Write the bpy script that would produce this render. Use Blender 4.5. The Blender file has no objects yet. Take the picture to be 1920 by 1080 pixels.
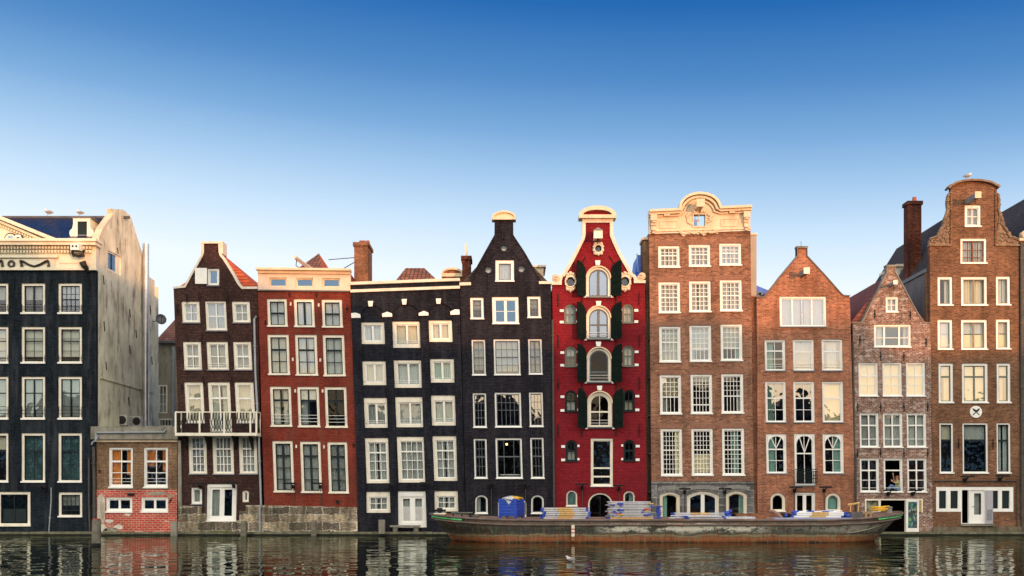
import bpy, math, random
from mathutils import Vector, Matrix
from mathutils.geometry import tessellate_polygon
random.seed(7)
R = math.radians
S = bpy.context.scene
COL = S.collection
# ------------------------------------------------------------------ camera
CD, CH, PX = 60.0, 2.4, 0.03          # distance to facades, eye height, metres per 1920-pixel at the facades
cam = bpy.data.cameras.new('camera'); cam.sensor_width = 36; cam.lens = 36*CD/(1920*PX)
cam.shift_y = (923-540)/1920; cam.clip_end = 2000
co = bpy.data.objects.new('camera', cam); COL.objects.link(co)
co.location = (0, -CD, CH); co.rotation_euler = (R(90), 0, 0); S.camera = co
# ------------------------------------------------------------------ sky, sun, exposure
SUN_AZ, SUN_EL = 27, 2.3               # degrees right of straight behind the camera, height
sunvec = Vector((math.sin(R(SUN_AZ))*math.cos(R(SUN_EL)), -math.cos(R(SUN_AZ))*math.cos(R(SUN_EL)), math.sin(R(SUN_EL))))
W = bpy.data.worlds.new("World"); S.world = W; W.use_nodes = True
nt = W.node_tree; nt.nodes.clear()
def nd(t, typ, **k):
    n = t.nodes.new(typ)
    for a, b in k.items(): setattr(n, a, b)
    return n
def mth(t, op, a, b=None, c=None, clamp=False):
    n = nd(t, 'ShaderNodeMath', operation=op); n.use_clamp = clamp
    for i, v in enumerate((a, b, c)):
        if v is None: continue
        if isinstance(v, (int, float)): n.inputs[i].default_value = v
        else: t.links.new(v, n.inputs[i])
    return n.outputs[0]
def ramp(t, fac, stops, interp='LINEAR'):
    n = nd(t, 'ShaderNodeValToRGB'); n.color_ramp.interpolation = interp
    e = n.color_ramp.elements
    while len(e) < len(stops): e.new(0.5)
    for i, (p, c) in enumerate(stops):
        e[i].position = p; e[i].color = (*c, 1) if len(c) == 3 else c
    t.links.new(fac, n.inputs[0]); return n.outputs[0]
def mix(t, fac, a, b, blend='MIX'):
    n = nd(t, 'ShaderNodeMix', data_type='RGBA', blend_type=blend)
    for s, v in ((0, fac), (6, a), (7, b)):
        if isinstance(v, (int, float)): n.inputs[s].default_value = v
        elif isinstance(v, tuple): n.inputs[s].default_value = (*v, 1)
        else: t.links.new(v, n.inputs[s])
    return n.outputs[2]
tc = nd(nt, 'ShaderNodeTexCoord'); sx = nd(nt, 'ShaderNodeSeparateXYZ'); nt.links.new(tc.outputs['Generated'], sx.inputs[0])
cn = nd(nt, 'ShaderNodeTexNoise'); cn.inputs['Scale'].default_value = 2.2; cn.inputs['Detail'].default_value = 5
cmp_ = nd(nt, 'ShaderNodeMapping'); cmp_.inputs['Scale'].default_value = (1, 1, 5); cmp_.inputs['Rotation'].default_value = (0, R(12), 0); nt.links.new(tc.outputs['Generated'], cmp_.inputs[0]); nt.links.new(cmp_.outputs[0], cn.inputs['Vector'])
cirrus = mth(nt, 'SUBTRACT', cn.outputs[0], .5)
zt = mth(nt, 'MULTIPLY_ADD', sx.outputs[0], 0.058, mth(nt, 'ADD', sx.outputs[2], mth(nt, 'MULTIPLY', cirrus, .012)))
front = ramp(nt, zt, [(0, (.80, .85, .90)), (.195, (.76, .84, .92)), (.24, (.545, .70, .86)), (.28, (.345, .53, .76)), (.32, (.175, .36, .63)),
                      (.365, (.068, .22, .50)), (.42, (.010, .118, .39)), (1, (.008, .06, .28))])
back = ramp(nt, sx.outputs[2], [(0, (1.3, .92, .55)), (.10, (1.5, 1.15, .76)), (.145, (1.15, 1.08, 1.04)), (.21, (1.15, 1.15, 1.2)), (.32, (2.2, 1.98, 1.62)), (.6, (2.4, 2.2, 1.85)), (1, (.35, .45, .7))])
ymask = ramp(nt, mth(nt, 'MULTIPLY_ADD', sx.outputs[1], 1.0, .5), [(.12, (0, 0, 0)), (.7, (1, 1, 1))])
col = mix(nt, ymask, back, front)
sky = nd(nt, 'ShaderNodeTexSky', sky_type='NISHITA'); sky.sun_disc = False
sky.sun_elevation = R(SUN_EL); sky.sun_rotation = R(180-SUN_AZ); sky.sun_intensity = 1
bg1 = nd(nt, 'ShaderNodeBackground'); bg1.inputs[1].default_value = 1.0; nt.links.new(col, bg1.inputs[0])
bg2 = nd(nt, 'ShaderNodeBackground'); bg2.inputs[1].default_value = 0.008; nt.links.new(sky.outputs[0], bg2.inputs[0])
ad = nd(nt, 'ShaderNodeAddShader'); nt.links.new(bg1.outputs[0], ad.inputs[0]); nt.links.new(bg2.outputs[0], ad.inputs[1])
wo = nd(nt, 'ShaderNodeOutputWorld'); nt.links.new(ad.outputs[0], wo.inputs[0])
sl = bpy.data.lights.new('sun', 'SUN'); sl.energy = 3.0; sl.angle = R(0.5); sl.color = (1.0, .45, .19)
so = bpy.data.objects.new('sun', sl); COL.objects.link(so); so.location = sunvec*300
so.rotation_euler = sunvec.to_track_quat('Z', 'Y').to_euler()
S.view_settings.view_transform = 'Standard'; S.view_settings.look = 'None'
S.view_settings.exposure = 0.2; S.view_settings.gamma = 1; S.view_settings.use_curve_mapping = False
# ------------------------------------------------------------------ mesh helpers
def PP(px, py, Y=0.0):
    f = PX*(CD+Y)/CD
    return ((px-960)*f, CH+(923-py)*f)
LOC = {}
class MB:
    def __init__(s): s.v = []; s.f = []
    def add(s, vs, fs):
        b = len(s.v); s.v += [tuple(v) for v in vs]; s.f += [tuple(i+b for i in f) for f in fs]
        return s
    def box(s, x0, x1, y0, y1, z0, z1):
        return s.add([(x0,y0,z0),(x1,y0,z0),(x1,y1,z0),(x0,y1,z0),(x0,y0,z1),(x1,y0,z1),(x1,y1,z1),(x0,y1,z1)],
              [(0,3,2,1),(4,5,6,7),(0,1,5,4),(1,2,6,5),(2,3,7,6),(3,0,4,7)])
    def quad(s, a, b, c, d): return s.add([a,b,c,d], [(0,1,2,3)])
    def plate(s, outer, holes, y0, y1, back=True):
        """outline in (x, z), front face at y0 (towards the camera), back at y1"""
        loops = [outer]+list(holes)
        tri = tessellate_polygon([[Vector((p[0], p[1], 0)) for p in l] for l in loops])
        flat = [p for l in loops for p in l]; n = len(flat)
        vs = [(p[0], y0, p[1]) for p in flat]+[(p[0], y1, p[1]) for p in flat]
        fs = []
        for t in tri:
            a, b, c = (flat[i] for i in t)
            ar = (b[0]-a[0])*(c[1]-a[1])-(c[0]-a[0])*(b[1]-a[1])
            if abs(ar) < 1e-9: continue
            t = tuple(t) if ar > 0 else tuple(reversed(t))
            fs.append(t)
            if back: fs.append(tuple(i+n for i in reversed(t)))
        b0 = 0
        for l in loops:
            m = len(l)
            for i in range(m):
                j = (i+1) % m; fs.append((b0+i, b0+j, b0+j+n, b0+i+n))
            b0 += m
        return s.add(vs, fs)
    def tube(s, pts, r, n=6, cap=True):
        pts = [Vector(p) for p in pts]; rings = []
        rr = r if isinstance(r, (list, tuple)) else [r]*len(pts)
        up = Vector((.13, .2, 1)).normalized()
        for i, p in enumerate(pts):
            d = (pts[min(i+1, len(pts)-1)]-pts[max(i-1, 0)]).normalized()
            a = d.cross(up)
            if a.length < .1: a = d.cross(Vector((1, 0, 0)))
            a.normalize(); b = d.cross(a)
            rings.append([p+(a*math.cos(2*math.pi*k/n)+b*math.sin(2*math.pi*k/n))*rr[i] for k in range(n)])
        vs = [v for q in rings for v in q]; fs = []
        for i in range(len(pts)-1):
            for k in range(n):
                k2 = (k+1) % n; fs.append((i*n+k, i*n+k2, (i+1)*n+k2, (i+1)*n+k))
        if cap: fs += [tuple(reversed(range(n))), tuple(range((len(pts)-1)*n, len(pts)*n))]
        return s.add(vs, fs)
    def ball(s, c, rx, ry, rz, n=10, m=7):
        vs = []; fs = []
        for i in range(m+1):
            t = math.pi*i/m
            for k in range(n):
                a = 2*math.pi*k/n; vs.append((c[0]+rx*math.sin(t)*math.cos(a), c[1]+ry*math.sin(t)*math.sin(a), c[2]+rz*math.cos(t)))
        for i in range(m):
            for k in range(n):
                k2 = (k+1) % n; fs.append((i*n+k, (i+1)*n+k, (i+1)*n+k2, i*n+k2))
        return s.add(vs, fs)
    def build(s, name, mat, parent=None, smooth=False, label=None):
        off = LOC.get(parent.name, Vector()) if parent else Vector()
        me = bpy.data.meshes.new(name)
        me.from_pydata([(v[0]-off.x, v[1]-off.y, v[2]-off.z) for v in s.v], [], s.f)
        if smooth:
            for p in me.polygons: p.use_smooth = True
        me.materials.append(mat)
        o = bpy.data.objects.new(name, me); COL.objects.link(o)
        if parent: o.parent = parent; LOC[o.name] = off
        if label: o['label'] = label
        return o
def empty(name, loc, label, cat, group=None, rz=0):
    o = bpy.data.objects.new(name, None); COL.objects.link(o); o.location = loc; o.rotation_euler = (0, 0, rz)
    LOC[o.name] = Vector(loc); o['label'] = label; o['category'] = cat
    if group: o['group'] = group
    return o
def tag(o, label, cat, group=None):
    o['label'] = label; o['category'] = cat
    if group: o['group'] = group
    return o
def recentre(o, loc):
    """give a top-level mesh its origin at its own base"""
    loc = Vector(loc)
    for v in o.data.vertices: v.co -= loc
    o.location = loc; LOC[o.name] = loc
    return o
# ------------------------------------------------------------------ materials
def newmat(name):
    m = bpy.data.materials.new(name); m.use_nodes = True; t = m.node_tree; t.nodes.clear()
    o = nd(t, 'ShaderNodeOutputMaterial'); p = nd(t, 'ShaderNodeBsdfPrincipled'); t.links.new(p.outputs[0], o.inputs[0])
    return m, t, p
def setin(t, p, k, v):
    if isinstance(v, (int, float)): p.inputs[k].default_value = v
    elif isinstance(v, tuple): p.inputs[k].default_value = (*v, 1)
    else: t.links.new(v, p.inputs[k])
def noise(t, vec, sc, det=4, rough=.55, scl=None):
    if scl:
        mp = nd(t, 'ShaderNodeMapping'); mp.inputs['Scale'].default_value = scl; t.links.new(vec, mp.inputs[0]); vec = mp.outputs[0]
    n = nd(t, 'ShaderNodeTexNoise'); n.inputs['Scale'].default_value = sc; n.inputs['Detail'].default_value = det
    n.inputs['Roughness'].default_value = rough; t.links.new(vec, n.inputs['Vector']); return n.outputs[0]
def plain(name, c, rough=.6, var=.12, vs=3.0, metal=0, dirt=None, dirt_amt=.5, bump=0, spec=.5):
    m, t, p = newmat(name); tcn = nd(t, 'ShaderNodeTexCoord'); v = tcn.outputs['Object']
    f = ramp(t, noise(t, v, vs, 5), [(.3, (0, 0, 0)), (.7, (1, 1, 1))])
    c1 = tuple(max(0, x*(1-var)) for x in c); c2 = tuple(min(1, x*(1+var)) for x in c)
    cc = mix(t, f, c1, c2)
    if dirt:
        g = ramp(t, noise(t, v, 1.4, 8, .7, (1, 1, .35)), [(.5, (0, 0, 0)), (.68, (dirt_amt,)*3)])
        cc = mix(t, g, cc, dirt)
    setin(t, p, 'Base Color', cc); setin(t, p, 'Roughness', rough); setin(t, p, 'Metallic', metal); setin(t, p, 'Specular IOR Level', spec)
    if bump:
        b = nd(t, 'ShaderNodeBump'); b.inputs['Distance'].default_value = .02; b.inputs['Strength'].default_value = bump
        t.links.new(noise(t, v, vs*6, 5), b.inputs['Height']); t.links.new(b.outputs[0], p.inputs['Normal'])
    return m
def brick(name, c1, c2, cm, bw=.24, bh=.085, ms=.014, distort=0, patch=None, patch_lo=.55, patch_hi=.62, patch_amt=1, patch_scale=1.2, stain=(.02,.02,.02), stain_amt=.35,
          rough=.85, var=.5, painted=False, bump=.6, weather=.38, base=(.12, (.035, .045, .025))):
    m, t, p = newmat(name); tcn = nd(t, 'ShaderNodeTexCoord'); v = tcn.outputs['Object']
    s = nd(t, 'ShaderNodeSeparateXYZ'); t.links.new(v, s.inputs[0])
    cb = nd(t, 'ShaderNodeCombineXYZ'); t.links.new(mth(t, 'ADD', s.outputs[0], s.outputs[1]), cb.inputs[0]); t.links.new(s.outputs[2], cb.inputs[1])
    b = nd(t, 'ShaderNodeTexBrick'); vec_ = cb.outputs[0]
    if distort:
        nn = nd(t, 'ShaderNodeTexNoise'); nn.inputs['Scale'].default_value = 1.5; nn.inputs['Detail'].default_value = 3; t.links.new(cb.outputs[0], nn.inputs['Vector'])
        va = nd(t, 'ShaderNodeVectorMath', operation='MULTIPLY_ADD'); t.links.new(nn.outputs[1], va.inputs[0]); va.inputs[1].default_value = (distort,)*3; t.links.new(cb.outputs[0], va.inputs[2]); vec_ = va.outputs[0]
    t.links.new(vec_, b.inputs[0])
    b.inputs['Color1'].default_value = (*c1, 1); b.inputs['Color2'].default_value = (*c2, 1); b.inputs['Mortar'].default_value = (*cm, 1)
    b.inputs['Scale'].default_value = 1; b.inputs['Mortar Size'].default_value = ms; b.inputs['Mortar Smooth'].default_value = .2
    b.inputs['Brick Width'].default_value = bw; b.inputs['Row Height'].default_value = bh
    cc = b.outputs[0]
    big = ramp(t, noise(t, v, .55, 6, .6), [(.3, (1-weather,)*3), (.7, (1+weather,)*3)])
    cc = mix(t, 1.0, cc, big, 'MULTIPLY')
    fine = ramp(t, noise(t, cb.outputs[0], 6.0, 4, .7, (1, 2.6, 1)), [(.32, (1-var*1.25,)*3), (.68, (1+var*1.25,)*3)])
    cc = mix(t, 1.0, cc, fine, 'MULTIPLY')
    if patch:
        pf = ramp(t, noise(t, cb.outputs[0], patch_scale, 8, .78, (1, 1.9, 1)), [(patch_lo, (0, 0, 0)), (patch_hi, (patch_amt,)*3)])
        cc = mix(t, pf, cc, patch)
    if stain:
        sf = ramp(t, noise(t, cb.outputs[0], 1.0, 6, .65, (2.6, .28, 1)), [(.47, (0, 0, 0)), (.70, (min(1, stain_amt*1.3),)*3)])
        cc = mix(t, sf, cc, stain)
    if base:   # damp, algae-covered foot: (top z above origin, colour)
        bf = ramp(t, mth(t, 'ADD', s.outputs[2], mth(t, 'MULTIPLY', noise(t, cb.outputs[0], 1.6, 6, .7), .9)), [(0, (1, 1, 1)), (1, (0, 0, 0))])
        n_ = bf.node; n_.color_ramp.elements[0].position = min(.95, base[0]*.6+.25); n_.color_ramp.elements[1].position = min(1, base[0]*.6+.45)
        cc = mix(t, bf, cc, base[1])
    setin(t, p, 'Base Color', cc); setin(t, p, 'Roughness', rough); p.inputs['Specular IOR Level'].default_value = .10
    bp = nd(t, 'ShaderNodeBump'); bp.inputs['Strength'].default_value = bump; bp.inputs['Distance'].default_value = .02
    t.links.new(mth(t, 'ADD', mth(t, 'MULTIPLY', b.outputs[1], -1), mth(t, 'MULTIPLY', noise(t, v, 14, 3), .7)), bp.inputs['Height'])
    t.links.new(bp.outputs[0], p.inputs['Normal'])
    return m
def tiles(name, c1, c2, rough=.7, w=.24, h=.32, axis='x'):
    m, t, p = newmat(name); tcn = nd(t, 'ShaderNodeTexCoord'); v = tcn.outputs['Object']
    s = nd(t, 'ShaderNodeSeparateXYZ'); t.links.new(v, s.inputs[0])
    cb = nd(t, 'ShaderNodeCombineXYZ'); a = s.outputs[0] if axis == 'x' else s.outputs[1]
    t.links.new(a, cb.inputs[0]); t.links.new(s.outputs[2], cb.inputs[1])
    b = nd(t, 'ShaderNodeTexBrick'); t.links.new(cb.outputs[0], b.inputs[0]); b.offset = 0
    b.inputs['Color1'].default_value = (*c1, 1); b.inputs['Color2'].default_value = (*c2, 1); b.inputs['Mortar'].default_value = (*[x*.35 for x in c1], 1)
    b.inputs['Scale'].default_value = 1; b.inputs['Mortar Size'].default_value = .022; b.inputs['Brick Width'].default_value = w; b.inputs['Row Height'].default_value = h*.7
    cc = mix(t, 1.0, b.outputs[0], ramp(t, noise(t, v, 2.5, 6, .7), [(.3, (.6, .6, .6)), (.7, (1.25, 1.25, 1.25))]), 'MULTIPLY')
    setin(t, p, 'Base Color', cc); setin(t, p, 'Roughness', rough)
    bp = nd(t, 'ShaderNodeBump'); bp.inputs['Strength'].default_value = .8; bp.inputs['Distance'].default_value = .05
    wv = mth(t, 'SINE', mth(t, 'MULTIPLY', a, 2*math.pi/w)); saw = mth(t, 'FRACT', mth(t, 'MULTIPLY', s.outputs[2], -1/(h*.7)))
    t.links.new(mth(t, 'ADD', mth(t, 'MULTIPLY', wv, .5), saw), bp.inputs['Height']); t.links.new(bp.outputs[0], p.inputs['Normal'])
    return m
M = {}
M['white'] = plain('white_paint', (.82, .77, .65), .45, .07, 2.5, dirt=(.42, .36, .27), dirt_amt=.35)
M['clean'] = plain('clean_white_paint', (.85, .85, .82), .4, .05, 2.5, dirt=(.5, .47, .4), dirt_amt=.2)
M['cream'] = plain('cream_stone_paint', (.72, .58, .41), .55, .10, 2.2, dirt=(.36, .27, .17), dirt_amt=.45, bump=.3)
M['ivory'] = plain('ivory_stone_paint', (.80, .75, .60), .55, .08, 2.2, dirt=(.40, .32, .2), dirt_amt=.35, bump=.3)
M['stonewhite'] = plain('whitewashed_coping', (.74, .66, .55), .6, .10, 3, dirt=(.35, .28, .2), dirt_amt=.35, bump=.3)
M['dark'] = plain('dark_green_paint', (.010, .020, .023), .5, .2, spec=.2)
M['slate'] = plain('blue_grey_paint', (.10, .12, .135), .45, .1)
M['shutter'] = plain('bottle_green_shutter', (.006, .013, .011), .7, .3, 5, spec=.06)
M['greygreen'] = plain('grey_green_paint', (.14, .16, .13), .5, .12)
M['iron'] = plain('black_iron', (.015, .015, .017), .6, .3, spec=.15)
M['sill'] = plain('grey_stone_sill', (.20, .21, .24), .6, .2)
M['pipe'] = plain('grey_drainpipe', (.30, .34, .38), .45, .15, metal=.3)
M['darkpipe'] = plain('dark_drainpipe', (.05, .045, .04), .5, .3)
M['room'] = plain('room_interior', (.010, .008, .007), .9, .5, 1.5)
M['curtain'] = plain('white_curtain', (.56, .57, .52), .9, .06, 6)
M['sheer'] = plain('grey_net_curtain', (.44, .46, .45), .9, .08, 6)
M['creamglow'] = plain('cream_sky_glow_blind', (.86, .74, .48), .9, .05, 2)  # cream sheet behind panes, its colour stands in for reflected sunset glow
M['tealblind'] = plain('dim_teal_blind', (.035, .10, .11), .8, .5, 2); M['teal'] = plain('teal_curtain', (.22, .42, .38), .9, .12, 6)
M['orange'] = plain('orange_curtain', (.75, .26, .05), .9, .2, 5)
M['greentarp'] = plain('green_paint_stripe', (.10, .55, .17), .5, .25, 4, dirt=(.05, .08, .05), dirt_amt=.8)
M['alu'] = plain('scaffold_aluminium', (.55, .57, .62), .45, .25, 6, metal=.15, dirt=(.2, .18, .17), dirt_amt=.4)
M['bluep'] = plain('blue_painted_metal', (.012, .065, .48), .4, .25, 6)
M['blue'] = plain('royal_blue_plastic', (.01, .075, .52), .4, .12, 3, dirt=(.01, .03, .2), dirt_amt=.5)
M['tarp'] = plain('blue_tarpaulin', (.012, .12, .62), .45, .3, 2, bump=.5)
M['yellow'] = plain('yellow_plastic', (.85, .48, .03), .5, .15)
M['wood'] = plain('yellow_wood_board', (.62, .40, .16), .7, .25, 5)
M['brownwood'] = plain('rusty_brown_beam', (.22, .085, .035), .8, .4, 3)
M['oldwood'] = plain('weathered_mooring_wood', (.15, .14, .11), .9, .45, 3.5, dirt=(.04, .05, .03), dirt_amt=.8, bump=.7)
M['redwood'] = plain('red_brown_end', (.28, .08, .05), .9, .3)
M['concrete'] = plain('old_concrete', (.25, .235, .20), .9, .25, 2.0, dirt=(.07, .075, .045), dirt_amt=.8, bump=.7)
M['mossy'] = plain('mossy_quay_stone', (.15, .145, .095), .9, .4, 3, dirt=(.035, .05, .015), dirt_amt=.9, bump=.8)
M['galv'] = plain('galvanised_duct', (.55, .57, .60), .32, .15, 2, metal=.75)
M['acwhite'] = plain('air_conditioner_shell', (.55, .54, .48), .5, .1)
M['black'] = plain('black_rubber', (.012, .012, .012), .6, .2)
M['gull'] = plain('gull_feathers', (.62, .61, .60), .8, .15, 8)
M['gullwing'] = plain('grey_wing_feathers', (.25, .25, .27), .8, .2, 8)
M['skin'] = plain('skin', (.52, .30, .21), .6, .05)
M['jeans'] = plain('blue_denim', (.10, .18, .34), .85, .2)
M['zinc'] = plain('dark_lead_capping', (.10, .10, .11), .5, .2)
M['dish'] = plain('dark_grey_dish', (.07, .08, .10), .4, .1)
M['redpaint'] = plain('red_gauge_paint', (.5, .05, .05), .6, .1)
M['letter'] = plain('black_iron_lettering', (.02, .018, .016), .5, .3)
M['grass'] = plain('weeds', (.09, .14, .03), .9, .4, 8)
# glass: clear pane with a strong mirror coat and slightly wavy old surface
def glass(name, fac, tint=(1, 1, 1), wav=.35, sc=1.3):
    m = bpy.data.materials.new(name); m.use_nodes = True; t = m.node_tree; t.nodes.clear()
    o = nd(t, 'ShaderNodeOutputMaterial'); g = nd(t, 'ShaderNodeBsdfGlossy'); tr = nd(t, 'ShaderNodeBsdfTransparent'); mx = nd(t, 'ShaderNodeMixShader')
    g.inputs['Roughness'].default_value = .015; g.inputs['Color'].default_value = (*tint, 1); tr.inputs[0].default_value = (.86, .9, .88, 1)
    mx.inputs[0].default_value = fac; t.links.new(tr.outputs[0], mx.inputs[1]); t.links.new(g.outputs[0], mx.inputs[2]); t.links.new(mx.outputs[0], o.inputs[0])
    tcn = nd(t, 'ShaderNodeTexCoord'); b = nd(t, 'ShaderNodeBump'); b.inputs['Strength'].default_value = wav; b.inputs['Distance'].default_value = .03
    t.links.new(noise(t, tcn.outputs['Object'], sc, 2, .4), b.inputs['Height']); t.links.new(b.outputs[0], g.inputs['Normal'])
    return m
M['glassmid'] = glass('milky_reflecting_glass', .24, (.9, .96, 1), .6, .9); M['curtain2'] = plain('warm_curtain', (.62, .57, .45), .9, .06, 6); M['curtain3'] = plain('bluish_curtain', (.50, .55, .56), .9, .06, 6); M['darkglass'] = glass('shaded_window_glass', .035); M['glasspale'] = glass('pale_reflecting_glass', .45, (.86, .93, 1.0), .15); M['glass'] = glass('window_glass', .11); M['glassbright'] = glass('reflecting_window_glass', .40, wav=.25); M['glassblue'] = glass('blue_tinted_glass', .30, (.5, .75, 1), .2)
M['tealglass'] = glass('deep_teal_glass', .16, (.6, .9, 1))
# pebble glow of the one lamp seen indoors
def emis(name, c, s):
    m = bpy.data.materials.new(name); m.use_nodes = True; t = m.node_tree; t.nodes.clear()
    o = nd(t, 'ShaderNodeOutputMaterial'); e = nd(t, 'ShaderNodeEmission'); e.inputs[0].default_value = (*c, 1); e.inputs[1].default_value = s; t.links.new(e.outputs[0], o.inputs[0]); return m
M['lamp'] = emis('lamp_glow', (1, .55, .2), 3.5)

MB1 = brick('black_painted_brick', (.008, .013, .020), (.017, .026, .037), (.007, .010, .014), stain=(.085, .09, .105), stain_amt=.3, var=.35, bump=.5, base=(.35, (.07, .075, .06)))
MB2 = brick('dark_brown_brick', (.046, .024, .022), (.088, .042, .035), (.035, .022, .022), stain=(.035, .02, .02), stain_amt=.5, patch=(.16, .10, .08), patch_lo=.62, patch_hi=.75, patch_amt=.5)
MB3 = brick('red_painted_brick', (.19, .033, .022), (.25, .046, .030), (.14, .028, .02), stain=(.17, .07, .05), stain_amt=.5, var=.25, patch=(.33, .16, .11), patch_lo=.66, patch_hi=.8, patch_amt=.5)
MB4 = brick('blue_black_painted_brick', (.011, .012, .020), (.024, .025, .036), (.009, .010, .015), stain=(.075, .07, .08), stain_amt=.22, var=.4, base=(.1, (.05, .03, .025)))
MB5 = brick('charcoal_painted_brick', (.014, .014, .021), (.030, .027, .036), (.011, .011, .016), stain=(.075, .07, .08), stain_amt=.2, var=.4)
MB6 = brick('crimson_painted_brick', (.20, .013, .020), (.27, .020, .030), (.14, .010, .015), stain=(.17, .02, .03), stain_amt=.5, var=.2, weather=.18)
MB7 = brick('pinkish_brown_brick', (.14, .056, .034), (.38, .18, .112), (.31, .18, .125), stain=(.12, .075, .055), stain_amt=.5, var=.25, patch=(.42, .30, .23), patch_lo=.6, patch_hi=.8, patch_amt=.5, patch_scale=3)
MB8 = brick('orange_brown_brick', (.21, .068, .034), (.46, .175, .095), (.37, .22, .155), stain=(.17, .08, .05), stain_amt=.5, var=.25, patch=(.52, .36, .28), patch_lo=.6, patch_hi=.75, patch_amt=.5, patch_scale=3)
MB9 = brick('chalky_brown_brick', (.16, .07, .048), (.25, .11, .075), (.34, .27, .23), stain=(.07, .04, .035), stain_amt=.4, var=.5, patch=(.60, .52, .47), patch_lo=.50, patch_hi=.60, patch_amt=.75, patch_scale=2.6, base=(.3, (.10, .09, .06)))
MB10 = brick('umber_brick', (.11, .050, .027), (.265, .125, .068), (.22, .135, .09), stain=(.09, .055, .04), stain_amt=.4, var=.3, patch=(.38, .28, .2), patch_lo=.7, patch_hi=.8, patch_amt=.4, base=(.35, (.06, .065, .04)))
MBA = brick('old_brown_brick', (.16, .085, .045), (.24, .13, .07), (.27, .2, .14), var=.4)
MBR = brick('bright_red_brick', (.44, .045, .03), (.56, .085, .055), (.50, .40, .33), bw=.30, bh=.125, ms=.014, patch=(.58, .52, .42), patch_lo=.56, patch_hi=.60, patch_scale=.55, stain=(.25, .12, .09), stain_amt=.3, var=.25, bump=.4)
MGS = brick('grey_ashlar', (.10, .10, .105), (.20, .20, .205), (.30, .29, .27), bw=1.0, bh=.42, ms=.03, var=.35, stain=(.05, .05, .05), stain_amt=.5)
MRS = brick('rough_canal_stone', (.10, .085, .075), (.46, .37, .26), (.46, .41, .33), bw=.95, bh=.45, ms=.035, distort=.38, var=.6, weather=.75, patch=(.19, .07, .03), patch_lo=.56, patch_hi=.66, patch_scale=1.1, patch_amt=.8, stain=(.05, .055, .03), stain_amt=.8, bump=1, base=(.3, (.09, .09, .05)))
MSW = plain('grey_beige_render', (.74, .71, .53), .85, .22, .7, dirt=(.20, .15, .09), dirt_amt=1.0, bump=.5)
MSD = plain('dirty_grey_render', (.30, .28, .21), .9, .2, .8, dirt=(.1, .09, .07), dirt_amt=.8, bump=.4)
MSB = plain('shaded_blue_grey_render', (.15, .155, .17), .9, .3, .8, dirt=(.06, .06, .07), dirt_amt=.6)  # blue-grey tone puts the shade of the left-facing wall into its colour
MCH = brick('chimney_brick', (.22, .10, .055), (.33, .14, .075), (.20, .13, .09), var=.5)
MCH2 = brick('sooty_red_chimney_brick', (.09, .028, .02), (.20, .06, .035), (.06, .03, .022), var=.5, stain=(.03, .015, .015), stain_amt=.8)
MT_BLUE = tiles('blue_black_glazed_tiles', (.012, .022, .06), (.02, .036, .085), .28)
MT_RED = tiles('sunlit_orange_pantiles', (.72, .12, .03), (.82, .18, .05), .75, axis='y')  # bright orange puts the sunlight on right-facing slopes into the tile colour
MT_BRN = tiles('brown_and_shaded_pantiles', (.20, .085, .05), (.34, .13, .07), .85)  # brown roofs, and painted shade on the red house's pyramid
MT_DRK = tiles('dark_brown_pantiles', (.035, .028, .028), (.07, .05, .045), .8, axis='y')
MT_DRED = tiles('dull_red_pantiles', (.20, .055, .04), (.27, .08, .055), .8, axis='y')

# ------------------------------------------------------------------ shapes in photograph pixels on the facade plane
def shp(x0, y0, x1, y1, arch=0, k=0, n=14):
    """outline, clockwise from bottom left, in pixels; arch = rise of the arched head"""
    cx, cy, w = (x0+x1)/2, (y0+y1)/2, (x1-x0)/2
    pts = [(x0, y1), (x1, y1)]
    if arch:
        if arch < w*.8:    # segmental
            r = (w*w+arch*arch)/(2*arch); a0 = math.asin(w/r)
            for i in range(n+1):
                a = a0-2*a0*i/n; pts.append((cx+r*math.sin(a), y0+r-r*math.cos(a)))
        else:
            for i in range(n+1):
                a = math.pi*i/n; pts.append((cx+w*math.cos(a), y0+arch-arch*math.sin(a)))
    else: pts += [(x1, y0), (x0, y0)]
    return [(x+k*(y-cy), y) for x, y in pts]
def ell(cx, cy, rx, ry, n=20): return [(cx+rx*math.cos(-2*math.pi*i/n), cy+ry*math.sin(-2*math.pi*i/n)) for i in range(n)]
def toW(pts, Y=0): return [PP(x, y, Y) for x, y in pts]
def archw(x0, y0, x1, arch, y):
    w = (x1-x0)/2
    if not arch or y >= y0+arch: return w
    if arch < w*.8:
        r = (w*w+arch*arch)/(2*arch); return math.sqrt(max(0, r*r-(r-(y-y0))**2))
    return w*math.sqrt(max(0, 1-((arch-(y-y0))/arch)**2))
def archtop(x0, y0, x1, arch, x):
    if not arch: return y0
    w = (x1-x0)/2; d = x-(x0+x1)/2
    if arch < w*.8:
        r = (w*w+arch*arch)/(2*arch); return y0+r-math.sqrt(max(0, r*r-d*d))
    return y0+arch-arch*math.sqrt(max(0, 1-(d/w)**2))
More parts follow.
